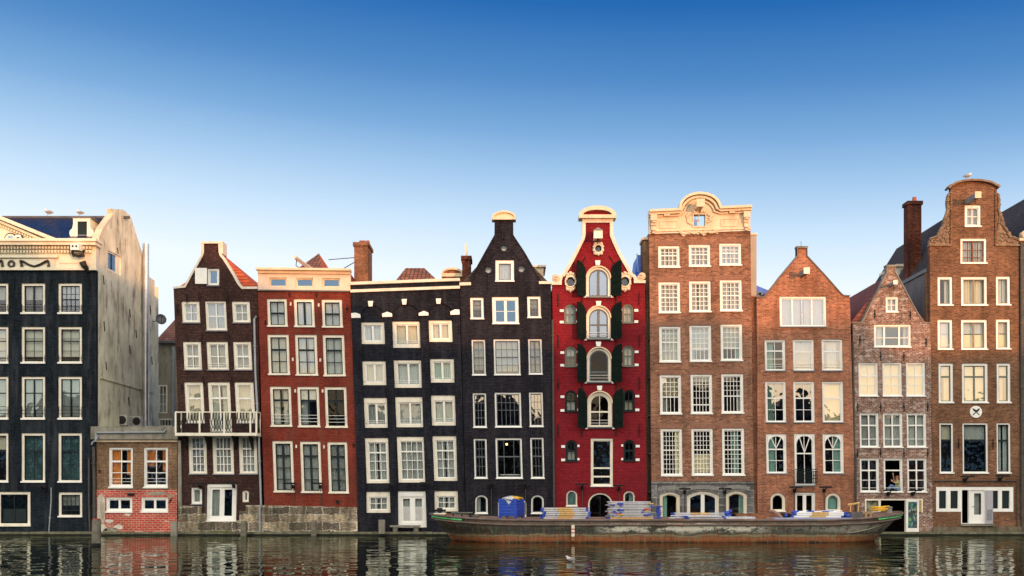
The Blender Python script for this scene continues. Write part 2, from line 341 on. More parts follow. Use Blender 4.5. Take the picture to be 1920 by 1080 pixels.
CUR = {'F': [(0, 1, 0, 1, 'curtain')], 'H': [(0, 1, 0, 1, 'sheer')], 'N': [], 'L': [(0, .42, 0, 1, 'curtain')], 'R': [(.6, 1, 0, 1, 'curtain')],
       'S': [(0, .38, 0, 1, 'curtain'), (.62, 1, 0, 1, 'curtain')], 'T': [(0, 1, 0, .58, 'curtain')], 'TL': [(0, 1, 0, .55, 'curtain'), (0, .3, .55, 1, 'teal')],
       'TR': [(0, 1, 0, .55, 'curtain'), (.72, 1, .55, 1, 'teal')], 'C': [(0, 1, 0, 1, 'creamglow')], 'CT': [(0, 1, 0, .3, 'creamglow')],
       'GL': [(0, .45, 0, 1, 'teal')], 'GR': [(.55, 1, 0, 1, 'teal')], 'G': [(.05, .95, 0, 1, 'teal')], 'SF': [(0, .46, 0, 1, 'sheer'), (.54, 1, 0, 1, 'sheer')],
       'O': [(0, .45, 0, 1, 'orange'), (.72, 1, 0, .7, 'orange')], 'HT': [(0, 1, 0, .5, 'sheer')], 'B': [(0, 1, 0, .3, 'curtain')]}
class House:
    def __init__(s, name, label, cat, cx, wallmat, k=0.0, group=None, **defs):
        x, _ = PP(cx, 1003); s.root = empty(name, (x, 0, 0), label, cat, group); s.holes = []; s.k = k; s.mat = wallmat; s.defs = defs; s.mids = []
    def win(s, x0, y0, x1, y1, nx=1, rows=(), cur='F', arch=0, name='window', **o):
        d = dict(fw=4, ft=None, fb=2.5, sash='white', sw=1.6, bw=.8, fmat='white', sill='white', sp=.07, sh=2.2, glass='glass', rec=.055, rail=0, mull=0, xs=None, k=s.k, label=None)
        d.update(s.defs)
        rv = random.Random(int(x0*7+y0*13))
        if cur == 'N': d['glass'] = 'darkglass'
        elif rv.random() < .33: d['glass'] = 'glassmid'
        elif rv.random() < .25: d['glass'] = 'darkglass'
        d.update(o); k = d['k']; fw = d['fw']; ft = d['ft'] or fw; rt = s.root
        cy = (y0+y1)/2
        sillh = d['sh'] if d['sill'] else 0
        hx = (x0, y0, x1, y1-sillh*.5)
        def tr(pts): return toW([(x+k*(y-cy), y) for x, y in pts])
        outer = tr(shp(*hx, arch)); s.holes.append(outer)
        e = .05
        ix0, iy0, ix1, iy1 = x0+fw, y0+ft, x1-fw, y1-sillh-d['fb']
        iarch = arch*(ix1-ix0)/(x1-x0) if arch else 0
        inner = tr(shp(ix0, iy0, ix1, iy1, iarch))
        rc = d['rec']
        fo = tr(shp(x0+e, y0+e, x1-e, y1-sillh*.5-e, arch))
        f = MB(); f.plate(fo, [inner], rc, rc+.13)
        fr = f.build(name, M[d['fmat']], rt, label=d['label'])
        # sash with glazing bars
        q = MB(); sw = d['sw']; jx0, jy0, jx1, jy1 = ix0+sw, iy0+sw, ix1-sw, iy1-sw; jarch = iarch*(jx1-jx0)/(ix1-ix0) if arch else 0
        q.plate(tr(shp(ix0+e, iy0+e, ix1-e, iy1-e, iarch)), [tr(shp(jx0, jy0, jx1, jy1, jarch))], rc+.055, rc+.11)
        def bar(ax, ay, bx, by, t, yo):
            n = Vector((by-ay, ax-bx)); n = n.normalized()*t/2
            q.plate(tr([(ax-n.x, ay-n.y), (bx-n.x, by-n.y), (bx+n.x, by+n.y), (ax+n.x, ay+n.y)]), [], rc+.06+yo, rc+.10+yo)
        bw = d['bw']; xs = d['xs'] or [i/nx for i in range(1, nx)]
        for fx in xs:
            th = bw; yo = 0
            if fx < 0: fx, th, yo = -fx, bw*2.6, -.012
            x = jx0+(jx1-jx0)*fx; bar(x, jy1, x, archtop(jx0, jy0, jx1, jarch, x), th, yo)
        for i, fy in enumerate(rows):
            th = bw; yo = .004
            if fy < 0: fy, th, yo = -fy, bw*2.4, -.008
            y = jy0+(jy1-jy0)*fy; hw = archw(jx0, jy0, jx1, jarch, y); c = (jx0+jx1)/2; bar(c-hw, y, c+hw, y, th, yo)
        if d['mull']:
            c = (jx0+jx1)/2; bar(c, jy1, c, archtop(jx0, jy0, jx1, jarch, c), d['mull'], -.02)
        for a in o.get('diag', ()): bar(*a, 1.2, .008)
        q.build('sash', M[d['sash']], fr)
        p = MB(); pts = tr(shp(jx0-.3, jy0-.3, jx1+.3, jy1+.3, jarch)); p.add([(a, rc+.095, b) for a, b in pts], [tuple(range(len(pts)))])
        # each pane hangs very slightly out of true, as old sashes do
        if d['glass'] != 'none': p.build('pane', M[d['glass']], fr)
        cl_ = CUR[cur] if isinstance(cur, str) else cur
        if cur in ('F', 'H') and rv.random() < .45:
            g = rv.uniform(.42, .58); w__ = rv.uniform(.02, .09); m_ = cl_[0][4]; cl_ = [(0, g-w__, 0, 1, m_), (g+w__, 1, 0, 1, m_)]
        tone = rv.choice(['curtain', 'curtain', 'curtain2', 'curtain3'])
        for (a, b, c0, c1, mt) in cl_:
            flat_ = mt == 'curtain' and c1 < 1
            if mt == 'curtain': mt = tone
            q = MB(); xa = ix0+(ix1-ix0)*a; xb = ix0+(ix1-ix0)*b; ya = iy0+(iy1-iy0)*c0-1; yb = iy0+(iy1-iy0)*c1+1
            wm = (xb-xa)*PX; flat = mt == 'creamglow' or flat_
            n = 2 if flat else max(8, int(wm/.028)); ph = random.random()*6; vs = []; per = random.uniform(.10, .15)
            for i in range(n+1):
                t = i/n; dd = 0 if flat else .028*math.sin(2*math.pi*t*wm/per+ph+.8*math.sin(5*t+ph))
                for yy in (ya, yb):
                    X, Z = tr([(xa+(xb-xa)*t, yy)])[0]; vs.append((X, rc+.22+dd, Z))
            q.add(vs, [(2*i, 2*i+2, 2*i+3, 2*i+1) for i in range(n)])
            q.build('curtain' if not flat else 'blind', M[mt], fr, smooth=True)
        if d['sill']:
            q = MB(); a = tr([(x0-.8, y1-sillh), (x1+.8, y1)]); q.box(a[0][0], a[1][0], -d['sp'], rc+.10, a[1][1], a[0][1]-.003)
            q.build('sill', M[d['sill']], fr)
        if d['rail']:
            q = MB(); zz = []
            for r in range(d['rail']):
                y = iy1-(iy1-iy0)*(.10+.09*r); a = tr([(x0+1, y), (x1-1, y)]); q.tube([(a[0][0], rc-.06, a[0][1]), (a[1][0], rc-.06, a[1][1])], .013, 5)
            for xx in (x0+1.2, x1-1.2):
                a = tr([(xx, iy1-(iy1-iy0)*(.10+.09*d['rail']))])[0]; b = tr([(xx, iy1)])[0]; q.tube([(a[0], rc-.045, a[1]), (b[0], rc-.045, b[1])], .012, 5)
            q.build('safety_rail', M[d.get('railmat', 'clean')], fr)
        return fr
    def hole(s, pts): s.holes.append(toW(pts))
    def plate(s, name, pts, y0, y1, mat, holes=(), Y=0, label=None, parent=None):
        q = MB(); q.plate(toW(pts, Y), [toW(h, Y) for h in holes], y0, y1); return q.build(name, M[mat] if isinstance(mat, str) else mat, parent or s.root, label=label)
    def band(s, name, pts, w, y0, y1, mat, smooth=False):
        """strip of width w along a pixel polyline, on its lower/inner side (to the right of travel)"""
        q = MB(); V = [Vector(p) for p in pts]; inn = []
        for i, p in enumerate(V):
            a = (V[i]-V[i-1]).normalized() if i else None; b = (V[i+1]-V[i]).normalized() if i < len(V)-1 else None
            na = Vector((-a.y, a.x)) if a else None; nb = Vector((-b.y, b.x)) if b else None
            n = (na+nb).normalized() if a and b else (na or nb); c = max(.35, n.dot(na or nb)); inn.append(p+n*w/c)
        for i in range(len(V)-1):
            A, B, C, D = [PP(*p) for p in (inn[i], inn[i+1], V[i+1], V[i])]
            vs = [(P_[0], y0, P_[1]) for P_ in (A, B, C, D)]+[(P_[0], y1, P_[1]) for P_ in (A, B, C, D)]
            fs = [(0, 1, 2, 3), (7, 6, 5, 4), (0, 4, 5, 1), (2, 6, 7, 3)]
            if i == 0: fs.append((3, 7, 4, 0))
            if i == len(V)-2: fs.append((1, 5, 6, 2))
            q.add(vs, fs)
        return q.build(name, M[mat] if isinstance(mat, str) else mat, s.root)
    def box(s, name, x0, y0, x1, y1, Y0, Y1, mat, parent=None, label=None):
        """pixel rectangle (y0 top) at the facade plane, from depth Y0 to Y1"""
        a = PP(x0, y0); b = PP(x1, y1); q = MB().box(a[0], b[0], Y0, Y1, b[1], a[1]); return q.build(name, M[mat] if isinstance(mat, str) else mat, parent or s.root, label=label)
    def wall(s, outline, th=.30, mat=None, holes=None, name='wall', y0=0):
        q = MB(); q.plate(toW(outline), s.holes if holes is None else holes, y0, y0+th); return q.build(name, mat or s.mat, s.root)
    def body(s, xt0, xt1, yt, xb0, xb1, floors, depth=11, sidemat=None, flat=None, top=None):
        a = PP(xt0+.5, yt); b = PP(xt1-.5, yt); c = PP(xb0+.5, 1015); d = PP(xb1-.5, 1015); q = MB()
        q.quad((c[0], .3, c[1]), (a[0], .3, a[1]), (a[0], depth, a[1]), (c[0], depth, c[1]))
        q.quad((d[0], .3, d[1]), (d[0], depth, d[1]), (b[0], depth, b[1]), (b[0], .3, b[1]))
        q.quad((c[0], depth, c[1]), (a[0], depth, a[1]), (b[0], depth, b[1]), (d[0], depth, d[1]))
        q.build('side_wall', sidemat or s.mat, s.root)
        if flat: q = MB().box(a[0]+.02, b[0]-.02, .31, depth-.02, a[1]-.25, a[1]-.05); q.build('flat_roof', M['zinc'], s.root)
        q = MB(); zt = a[1] if top is None else PP(0, top)[1]
        xl = min(a[0], c[0])+.06; xr = max(b[0], d[0])-.06
        def xlz(z, l):
            t = (z-c[1])/(a[1]-c[1]); return (c[0]+(a[0]-c[0])*t+.05) if l else (d[0]+(b[0]-d[0])*t-.05)
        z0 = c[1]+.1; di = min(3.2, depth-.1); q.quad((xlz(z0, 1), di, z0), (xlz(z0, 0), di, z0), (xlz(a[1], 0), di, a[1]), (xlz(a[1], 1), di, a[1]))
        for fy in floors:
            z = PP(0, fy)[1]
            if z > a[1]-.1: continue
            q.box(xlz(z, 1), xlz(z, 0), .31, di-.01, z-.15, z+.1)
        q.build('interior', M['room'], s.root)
    def gable_roof(s, xl, xr, yeave, xr_, yr, mat, y0=.32, y1=11, dz=.12, backmat=None):
        a = PP(xl, yeave); b = PP(xr, yeave); c = PP(xr_, yr); q = MB(); c = (c[0], c[1]-dz)
        for (p, sgn) in ((a, -1), (b, 1)):
            vs = [(p[0], y0, p[1]), (c[0], y0, c[1]), (c[0], y1, c[1]), (p[0], y1, p[1])]
            vs += [(v[0], v[1], v[2]-.15) for v in vs]
            q.add(vs, [(0, 1, 2, 3), (7, 6, 5, 4), (0, 4, 5, 1), (3, 2, 6, 7), (0, 3, 7, 4)])
        for yy in (y1-.02, y0+.01): q.add([(a[0], yy, a[1]-.1), (b[0], yy, b[1]-.1), (c[0], yy, c[1]-.05)], [(0, 1, 2)])
        return q.build('roof', mat, s.root)
    def anchor(s, x, y0, y1, dx=0):
        a = PP(x, y0); b = PP(x+dx, y1); q = MB(); q.tube([(a[0], -.045, a[1]), (b[0], -.045, b[1])], .026, 5); m = ((a[0]+b[0])/2, (a[1]+b[1])/2)
        q.box(m[0]-.055, m[0]+.055, -.05, .01, m[1]-.03, m[1]+.03); return q.build('wall_anchor', M['iron'], s.root)
    def pipe(s, pts, r, mat='pipe', Y=-.10, name='drainpipe'):
        q = MB(); q.tube([(*PP(x, y)[:1], Y, PP(x, y)[1]) for x, y in pts], r, 8)
        for i in range(len(pts)-1):
            (xa, ya), (xb, yb) = pts[i], pts[i+1]; n = int(abs(yb-ya)/60)
            for j in range(n):
                t = (j+.5)/n; a = PP(xa+(xb-xa)*t, ya+(yb-ya)*t); q.box(a[0]-r*1.25, a[0]+r*1.25, Y-r*1.2, 0, a[1]-.03, a[1]+.03)
        return q.build(name, M[mat], s.root, smooth=False)
    def hoist(s, x0, y0, x1, y1, proj=1.0, mat='white', name='hoist_beam', drop=0, body='greygreen'):
        """beam housing sticking out of the gable towards the canal; x0..y1 is its front end as seen"""
        f = (CD-proj)/CD; a = PP(x0, y0, -proj); b = PP(x1, y1, -proj); q = MB().box(a[0], b[0], -proj, -.01, b[1], a[1]); o = q.build(name, M[body], s.root)
        q = MB().box(a[0]-.04, b[0]+.04, -proj-.05, -proj-.004, b[1]-.03, a[1]+.05); q.build('end_cap', M[mat], o)
        q = MB(); c = (a[0]+b[0])/2; q.tube([(c, -proj*.75, b[1]), (c, -proj*.75, b[1]-.12), (c+.06, -proj*.75, b[1]-.2), (c, -proj*.75, b[1]-.27), (c-.05, -proj*.75, b[1]-.2)], .022, 5); q.build('hook', M['iron'], o)
        return o
def quad_edges(o): return o
GR = 'row of tall canal houses standing in the water'
exec_houses = []
# ================================================================== 1 black house with the classical cornice
h = House('canal_house', 'wide black brick canal house with cream pediment and lettered frieze at the far left', 'house', -60, MB1, 0, GR, fw=4.6, sash='dark', sill='clean', sh=3, fb=1.5)
H1 = h
for i, cx in enumerate((-236, -167, -98, -29, 40, 109)):
    a, b = cx, cx+44.5
    if i < 3:
        for y0, y1 in ((531, 589), (612.5, 682), (706, 787), (812, 905)): h.win(a, y0, b, y1, 2, (.33, -.5), cur='H')
        continue
    h.win(a, 531, b, 589, (4 if i == 5 else 2), (.3, -.52, .78) if i == 5 else (.72,), cur='HT', rail=2, railmat='iron', **({'mull': 3} if i == 4 else {}))
    h.win(a, 612.5, b, 682, 2, (.28, -.36, .68), cur=[(0, 1, 0, .82, 'curtain')], rail=1, railmat='iron')
    h.win(a, 706, b, 787, 2, (-.36, .72), cur='SF' if i > 3 else 'F', mull=0 if i < 4 else 1.6, glass='glassblue', rail=2, railmat='iron')
    h.win(a, 812, b, 905, 2, (.31, -.34, .66), cur=[(0, 1, 0, 1, 'tealblind')] if i > 3 else 'B', glass='tealglass')
h.win(109.5, 923, 154, 970, 4, (.28, .56, -.8), cur='HT')
# double door
fr = h.win(-6, 922, 57, 987, 2, (), cur='N', name='door', fw=6, ft=5, fmat='white', sash='dark', mull=2, glass='tealglass', sill='white', sh=4, rec=.06)
for (a, b) in ((4.5, 25.5), (27, 47.5)):
    q = MB(); A = PP(a, 954); B = PP(b, 982); q.box(A[0], B[0], .115, .14, B[1], A[1]); q.build('door_panel', M['dark'], fr)
for a in (-220, -150): h.win(a, 925, a+44, 972, 2, (.5,), cur='H')
h.wall([(-300, 1012), (180, 1012), (180, 507), (-300, 507)])
# frieze, dentils and cornice, pediment
F = h.plate('frieze', [(-300, 507), (180.6, 507), (180.6, 462), (-300, 462)], -.06, .35, 'ivory')
h.plate('frieze_panel', [(-300, 505.5), (104, 505.5), (104, 486), (-300, 486)], -.11, -.062, 'ivory')
h.plate('frieze_panel', [(112, 494), (150, 494), (150, 480), (112, 480)], -.10, -.062, 'ivory')
h.plate('cornice', [(-300, 484.5), (111, 484.5), (111, 479.5), (-300, 479.5)], -.22, -.062, 'ivory')
h.plate('cornice', [(-304, 463), (186, 463), (186, 457), (-304, 457)], -.55, .35, 'ivory')
h.plate('cornice', [(-306, 456.9), (189, 456.9), (189, 452), (-306, 452)], -.68, .35, 'ivory')
h.plate('cornice', [(-300, 507.4), (183, 507.4), (183, 502.5), (-300, 502.5)], -.16, -.062, 'ivory')
q = MB()
for i in range(66):
    x = -210+i*5.85; a = PP(x, 470.6); b = PP(x+3, 475.6); q.box(a[0], b[0], -.27, -.063, b[1], a[1])
    a = PP(x+1.4, 464.2); b = PP(x+4.6, 468.8); q.box(a[0], b[0], -.36, -.063, b[1], a[1])
q.build('dentil_row', M['ivory'], h.root)
slope = .395
def ped(x): return 450.5-slope*(112-abs(x+60)-60) if False else 450.5-slope*(112-x) if x >= -60 else 450.5-slope*(112-(-120-x))
h.plate('pediment', [(-232, 451.5), (112, 451.5), (-60, ped(-60)+2)], -.12, .3, 'ivory')
h.band('pediment_cornice', [(-236, 452.5), (-60, ped(-60)-1), (116, 452.5)], 6.2, -.62, .25, 'ivory')
h.band('pediment_cornice', [(-222, 457.5), (-60, ped(-60)+5.6), (102, 457.5)], 4.2, -.36, -.121, 'ivory')
q = MB()
for i in range(30):
    x = -56+i*5.0; y = ped(x)+16; a = PP(x, y); b = PP(x+2.8, y+3.4)
    if y+3.4 < 451: q.box(a[0], b[0], -.26, -.123, b[1], a[1])
q.build('dentil_row', M['ivory'], h.root)
# round eye window with its square plaque
e = h.plate('round_window', ell(23.5, 448, 11.5, 9.6)[0:11]+[(12, 452)], -.24, -.122, 'letter')
h.plate('ring', ell(23.5, 448.5, 9.4, 7.8), -.27, -.241, 'ivory', parent=e); h.plate('pane', ell(23.5, 449, 5.6, 5.4), -.285, -.271, 'glassblue', parent=e)
e = h.plate('plaque', [(31, 454), (49, 454), (44, 440.8), (31, 440.8)], -.26, -.123, 'letter')
h.plate('plate_face', [(33, 452.6), (46.3, 452.6), (42.6, 442.4), (33, 442.4)], -.29, -.261, 'clean', parent=e)
h.plate('slot', [(35.5, 448.8), (41, 448.8), (41, 446.8), (35.5, 446.8)], -.30, -.291, 'letter', parent=e)
# lettering M O M
def letM(x0):
    q = MB(); P = lambda x, y: (PP(x, y)[0], -.15, PP(x, y)[1])
    q.tube([P(x0+1, 491), P(x0+2.5, 496), P(x0+3.5, 500.5)], [.07, .06, .10], 6); q.tube([P(x0, 490.5), P(x0+6, 491.5), P(x0+18, 498), P(x0+27, 501)], [.07, .07, .06, .07], 6)
    q.tube([P(x0+27, 501), P(x0+38, 497), P(x0+48, 491.5), P(x0+53.5, 490.2)], [.07, .06, .07, .08], 6); q.tube([P(x0+53, 490.5), P(x0+54, 496), P(x0+53.5, 500.5)], [.07, .06, .10], 6)
    q.build('letter', M['letter'], h.root)
letM(39.5); letM(-47)
q = MB(); q.plate(toW(ell(23.5, 495.8, 7.2, 7.0)), [toW(ell(23.5, 495.8, 3.4, 3.4))], -.17, -.112); q.build('letter', M['letter'], h.root)
# hoist box on its black bracket
o = h.box('hoist_box', 145, 464, 160.5, 475.5, -.95, -.063, 'clean')
for x in (149.2, 156): q = MB(); q.add([(p[0], -.955, p[1]) for p in toW(ell(x, 468.8, 2.1, 2.1, 12))], [tuple(range(12))]); q.build('beam_hole', M['black'], o)
q = MB(); P = lambda x, y, Y: (PP(x, y)[0], Y, PP(x, y)[1])
q.tube([P(146.5, 476.5, -.8), P(147.5, 483, -.7), P(155, 485, -.6), P(163, 483, -.55), P(164, 473, -.5)], .085, 6); q.tube([P(144.5, 475.5, -.7), P(164, 475.5, -.45)], .05, 5)
q.tube([P(147, 483, -.6), P(147.3, 485.5, -.6)], .1, 6); q.tube([P(163.5, 482, -.6), P(164, 485.5, -.6)], .1, 6)
q.tube([P(159, 493, -.35), P(161.5, 500, -.3), P(165, 505, -.15), P(166.5, 511, -.06)], [.19, .17, .13, .08], 7); q.build('bracket', M['black'], h.root)
# roof of glazed tiles: eave at the cornice, ridge behind
ze = PP(0, 453)[1]; zr = 18.95; xl = PP(-300, 0)[0]; xr = PP(180, 0)[0]
q = MB(); q.add([(xl, 0, ze), (xr, 0, ze), (xr, 4.3, zr), (xl, 4.3, zr), (xl, 8.9, 16.2), (xr, 8.9, 16.2)], [(0, 1, 2, 3), (3, 2, 5, 4)]); q.build('roof', MT_BLUE, h.root)
q = MB(); q.tube([(xl, 4.3, zr+.02), (xr+.35, 4.3, zr+.02)], .09, 6); q.build('ridge_cap', M['zinc'], h.root)
# tall plain side wall (rendered), with raised gable parapet
X = xr; sw = [(0, -.5), (0, 16.15), (.98, 17.3), (2.5, 18.55), (2.25, 18.95), (4.25, 19.42), (5.45, 19.35), (7.55, 17.5), (8.65, 16.3), (9.85, 16.25), (9.85, 15.25), (10.6, 15.2), (10.6, -.5)]
def side_plate(name, pts, x0, x1, mat, holes=()):
    q = MB(); q.plate(pts, holes, 0, 1); q.v = [(x0+(x1-x0)*v[1], v[0], v[2]) for v in q.v]; q.f = [tuple(reversed(f)) for f in q.f]
    return q.build(name, mat, h.root)
sh_ = [(.305 if p[0] == 0 else p[0], p[1]) for p in sw]
whole = [(1.8, 15.3), (3.8, 15.35), (3.8, 16.5), (1.8, 16.42)]
side_plate('side_wall', sh_, X-.28, X-.0, MSW, [whole])
side_plate('parapet_coping', [(.3, 16.6), (.98, 17.32), (2.5, 18.6), (2.5, 18.75), (.9, 17.5), (.3, 16.8)], X-.33, X+.05, M['cream'])
wf = side_plate('window', whole, X-.17, X-.07, M['white'], [[(1.9, 15.42), (3.3, 15.44), (3.3, 16.4), (1.9, 16.34)]])
q = MB(); q.quad((X-.12, 1.85, 15.4), (X-.12, 3.35, 15.4), (X-.12, 3.35, 16.45), (X-.12, 1.85, 16.4)); q.build('pane', M['glassblue'], wf)
q = MB(); q.box(X-.15, X-.09, 2.55, 2.65, 15.42, 16.4); q.build('sash', M['dark'], wf)
q = MB()
for y, z, l in ((1.0, 14.8, .5), (1.1, 12.2, .55), (5.2, 13.6, .5), (5.2, 11.4, .5), (1.4, 9.9, .45), (6.3, 12.5, .5), (3.2, 16.9, .35), (8.9, 14.5, .6), (9.2, 11.2, .5), (5.0, 8.2, .5)):
    q = MB(); q.tube([(X+.03, y, z), (X+.03, y+.12, z-l)], .028, 5); q.build('wall_anchor', M['iron'], h.root)
q = MB(); q.box(X, X+.07, .6, 9.6, 8.86, 8.98); q.build('string_course', MSW, h.root)
q = MB(); q.quad((xl, 10.6, -.5), (xl, 10.6, 16), (xr, 10.6, 16), (xr, 10.6, -.5)); q.quad((xl, .3, -.5), (xl, 10.6, -.5), (xl, 10.6, 16), (xl, .3, 16)); q.build('side_wall', MSW, h.root)
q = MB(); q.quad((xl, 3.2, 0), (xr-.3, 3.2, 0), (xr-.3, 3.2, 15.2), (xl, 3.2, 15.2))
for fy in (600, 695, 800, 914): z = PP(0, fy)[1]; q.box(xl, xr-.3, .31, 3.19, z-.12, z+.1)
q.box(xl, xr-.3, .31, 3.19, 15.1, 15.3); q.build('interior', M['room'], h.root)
# dormer
dz0, dz1 = PP(0, 447.5, .9)[1], PP(0, 407, .9)[1]
def PD(x, y): return PP(x, y, .9)
o = [PD(x, y) for x, y in ((134, 447.5), (171.5, 447.5), (173.5, 443), (175.5, 438), (174.5, 432), (170, 428), (168.5, 420), (168.5, 410), (170, 409), (170, 406), (135.5, 406), (135.5, 409), (137, 410), (137, 420), (135.5, 428), (131, 432), (130, 438), (132, 443))]
ho = [PD(x, y) for x, y in ((145, 445.5), (163, 445.5), (163, 415), (145, 415))]
q = MB(); q.plate(o, [ho], .9, 1.05); d = q.build('dormer', M['white'], h.root)
q = MB(); a = PD(137, 409); b = PD(168.5, 446); q.box(a[0], a[0]+.06, 1.06, 3.8, b[1], a[1]); q.box(b[0]-.06, b[0], 1.06, 3.8, b[1], a[1]); q.build('cheek', MSW, d)
q = MB().box(a[0]-.1, b[0]+.1, .85, 4.1, a[1]+.01, a[1]+.1); q.build('dormer_roof', M['zinc'], d)
q = MB(); a = PD(145, 415); b = PD(163, 445.5); q.box(a[0], b[0], .97, 1.0, b[1], a[1]); q.build('shutter', M['dark'], d); q = MB().box(a[0], b[0], .93, .969, b[1]+.12, b[1]+.17); q.build('sill', M['sill'], d)
for y, xs in (((520, 545), (26, 95, 166)), ((600, 618), (26, 95, 166)), ((692, 712), (26, 95, 166)), ((790, 815), (26, 95, 166)), ((918, 950), (166,))):
    for x in xs: h.anchor(x, *y)
h.pipe([(97, 914), (97, 940), (92.5, 1001)], .035, 'pipe', -.08)
h.pipe([(168, 860), (168, 935), (170, 1000)], .05, 'darkpipe')
# galvanised flue against the side wall, standing on the annex roof
q = MB(); q.tube([(-23.14, 7.4, 6.3), (-23.14, 7.4, 18.1)], .2, 20)
for i in range(46): z = 6.6+i*.25; q.tube([(-23.14, 7.4, z), (-23.14, 7.4, z+.05)], .212, 20, cap=True)
q.tube([(-23.14, 7.4, 6.2), (-23.14, 7.4, 6.6)], .27, 16); q.build('flue_pipe', M['galv'], h.root, smooth=False)

# ================================================================== 2 low annex
h = House('canal_annex', 'low annex, brown brick above bright red brick with white patches, beside the black house', 'annex', 256, MBA, 0, None, fw=3, sash='clean', fmat='clean', sill='clean', sh=3)
HA = h
h.win(204, 839, 249, 915.6, 2, (-.33, .66), cur='O', bw=1.4, sw=1.8, rail=2, glass='glass'); h.win(269.5, 839, 314.7, 915.6, 2, (-.33, .66), cur=[(0, .5, 0, .45, 'orange'), (.75, 1, 0, .6, 'orange')], bw=1.4, sw=1.8, rail=2)
up = list(h.holes); h.holes = []
h.win(198.6, 932.6, 248, 961.5, 1, (), cur='N', mull=4, sw=2.4, glass='glassblue'); h.win(264.6, 932.6, 315, 961.5, 1, (), cur='N', mull=4, sw=2.4, glass='glassblue')
lo = list(h.holes)
h.wall([(181, 918), (332, 918), (332, 829), (181, 829)], holes=up)
h.wall([(181, 1012), (332, 1012), (332, 918.1), (181, 918.1)], holes=lo, mat=MBR)
h.plate('cornice', [(181, 828.9), (334, 828.9), (334, 824), (181, 824)], -.12, .3, 'cream'); h.plate('parapet', [(173.5, 823.9), (336, 823.9), (336, 800), (173.5, 800)], -.28, .3, 'concrete')
q = MB(); a = PP(181.5, 1010); b = PP(331, 812); q.box(a[0], b[0], .31, 11, a[1], b[1]-6.5 if False else a[1]+.05); q.build('floor', M['concrete'], h.root)
q = MB().box(a[0], PP(333, 0)[0], .31, 11, PP(0, 806)[1], PP(0, 802)[1]); q.build('flat_roof', M['concrete'], h.root)
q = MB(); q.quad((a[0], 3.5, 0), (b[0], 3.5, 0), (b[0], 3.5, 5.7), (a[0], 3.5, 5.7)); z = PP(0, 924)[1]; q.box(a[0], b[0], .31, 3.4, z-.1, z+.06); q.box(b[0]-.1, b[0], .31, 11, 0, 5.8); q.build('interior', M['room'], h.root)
h.pipe([(188.5, 818), (184, 826), (178, 830), (176, 834)], .05, 'pipe', -.34); h.pipe([(186, 819), (186, 812), (312, 811), (314, 806)], .05, 'pipe', -.34)
q = MB(); q.tube([PP(184, 812)[:1]+(-.34, PP(184, 812)[1]), (PP(184, 828)[0], -.34, PP(184, 828)[1])], .055, 8); q.build('drainpipe', M['pipe'], h.root)
h.pipe([(177, 838), (178, 900), (178, 1000)], .09, 'darkpipe', -.1)
rnd = random.Random(12)
def blob(cx, cy, rx, ry, n=26): return [(cx+rx*math.cos(-2*math.pi*i/n)*(1+rnd.uniform(-.28, .22)), cy+ry*math.sin(-2*math.pi*i/n)*(1+rnd.uniform(-.28, .22))) for i in range(n)]
pm = plain('flaking_white_plaster', (.62, .58, .50), .9, .2, 3, dirt=(.25, .2, .13), dirt_amt=.8, bump=.6); pg = plain('bare_grey_render', (.28, .26, .2), .9, .3, 3, bump=.6)
h.plate('plaster_patch', [(182.5, 978), (186, 979), (191, 975.5), (195, 978), (197, 973), (196.5, 962), (197.2, 946), (196, 934), (191, 926), (186, 928), (182.5, 934)], -.012, -.002, pm)
for a_ in ((192, 990, 9, 7), (207, 994, 15, 5), (222, 988, 9, 4.5), (205, 977, 8, 3.2), (239, 965, 6, 2.6), (262, 999, 30, 2.4), (303, 999, 25, 2.2), (184.5, 993, 3, 9)): h.plate('plaster_patch', blob(*a_), -.012, -.002, pm if a_[2] < 14 or a_[1] > 996 else pg)
h.plate('plaster_patch', blob(293, 925, 20, 3.8), -.012, -.002, pg); h.plate('plaster_patch', blob(319, 930, 5, 4), -.012, -.002, pg)
h.box('vent', 240, 924.5, 252, 929, -.10, -.002, 'iron')
h.anchor(187, 880, 888); h.anchor(322, 934, 944, -5)

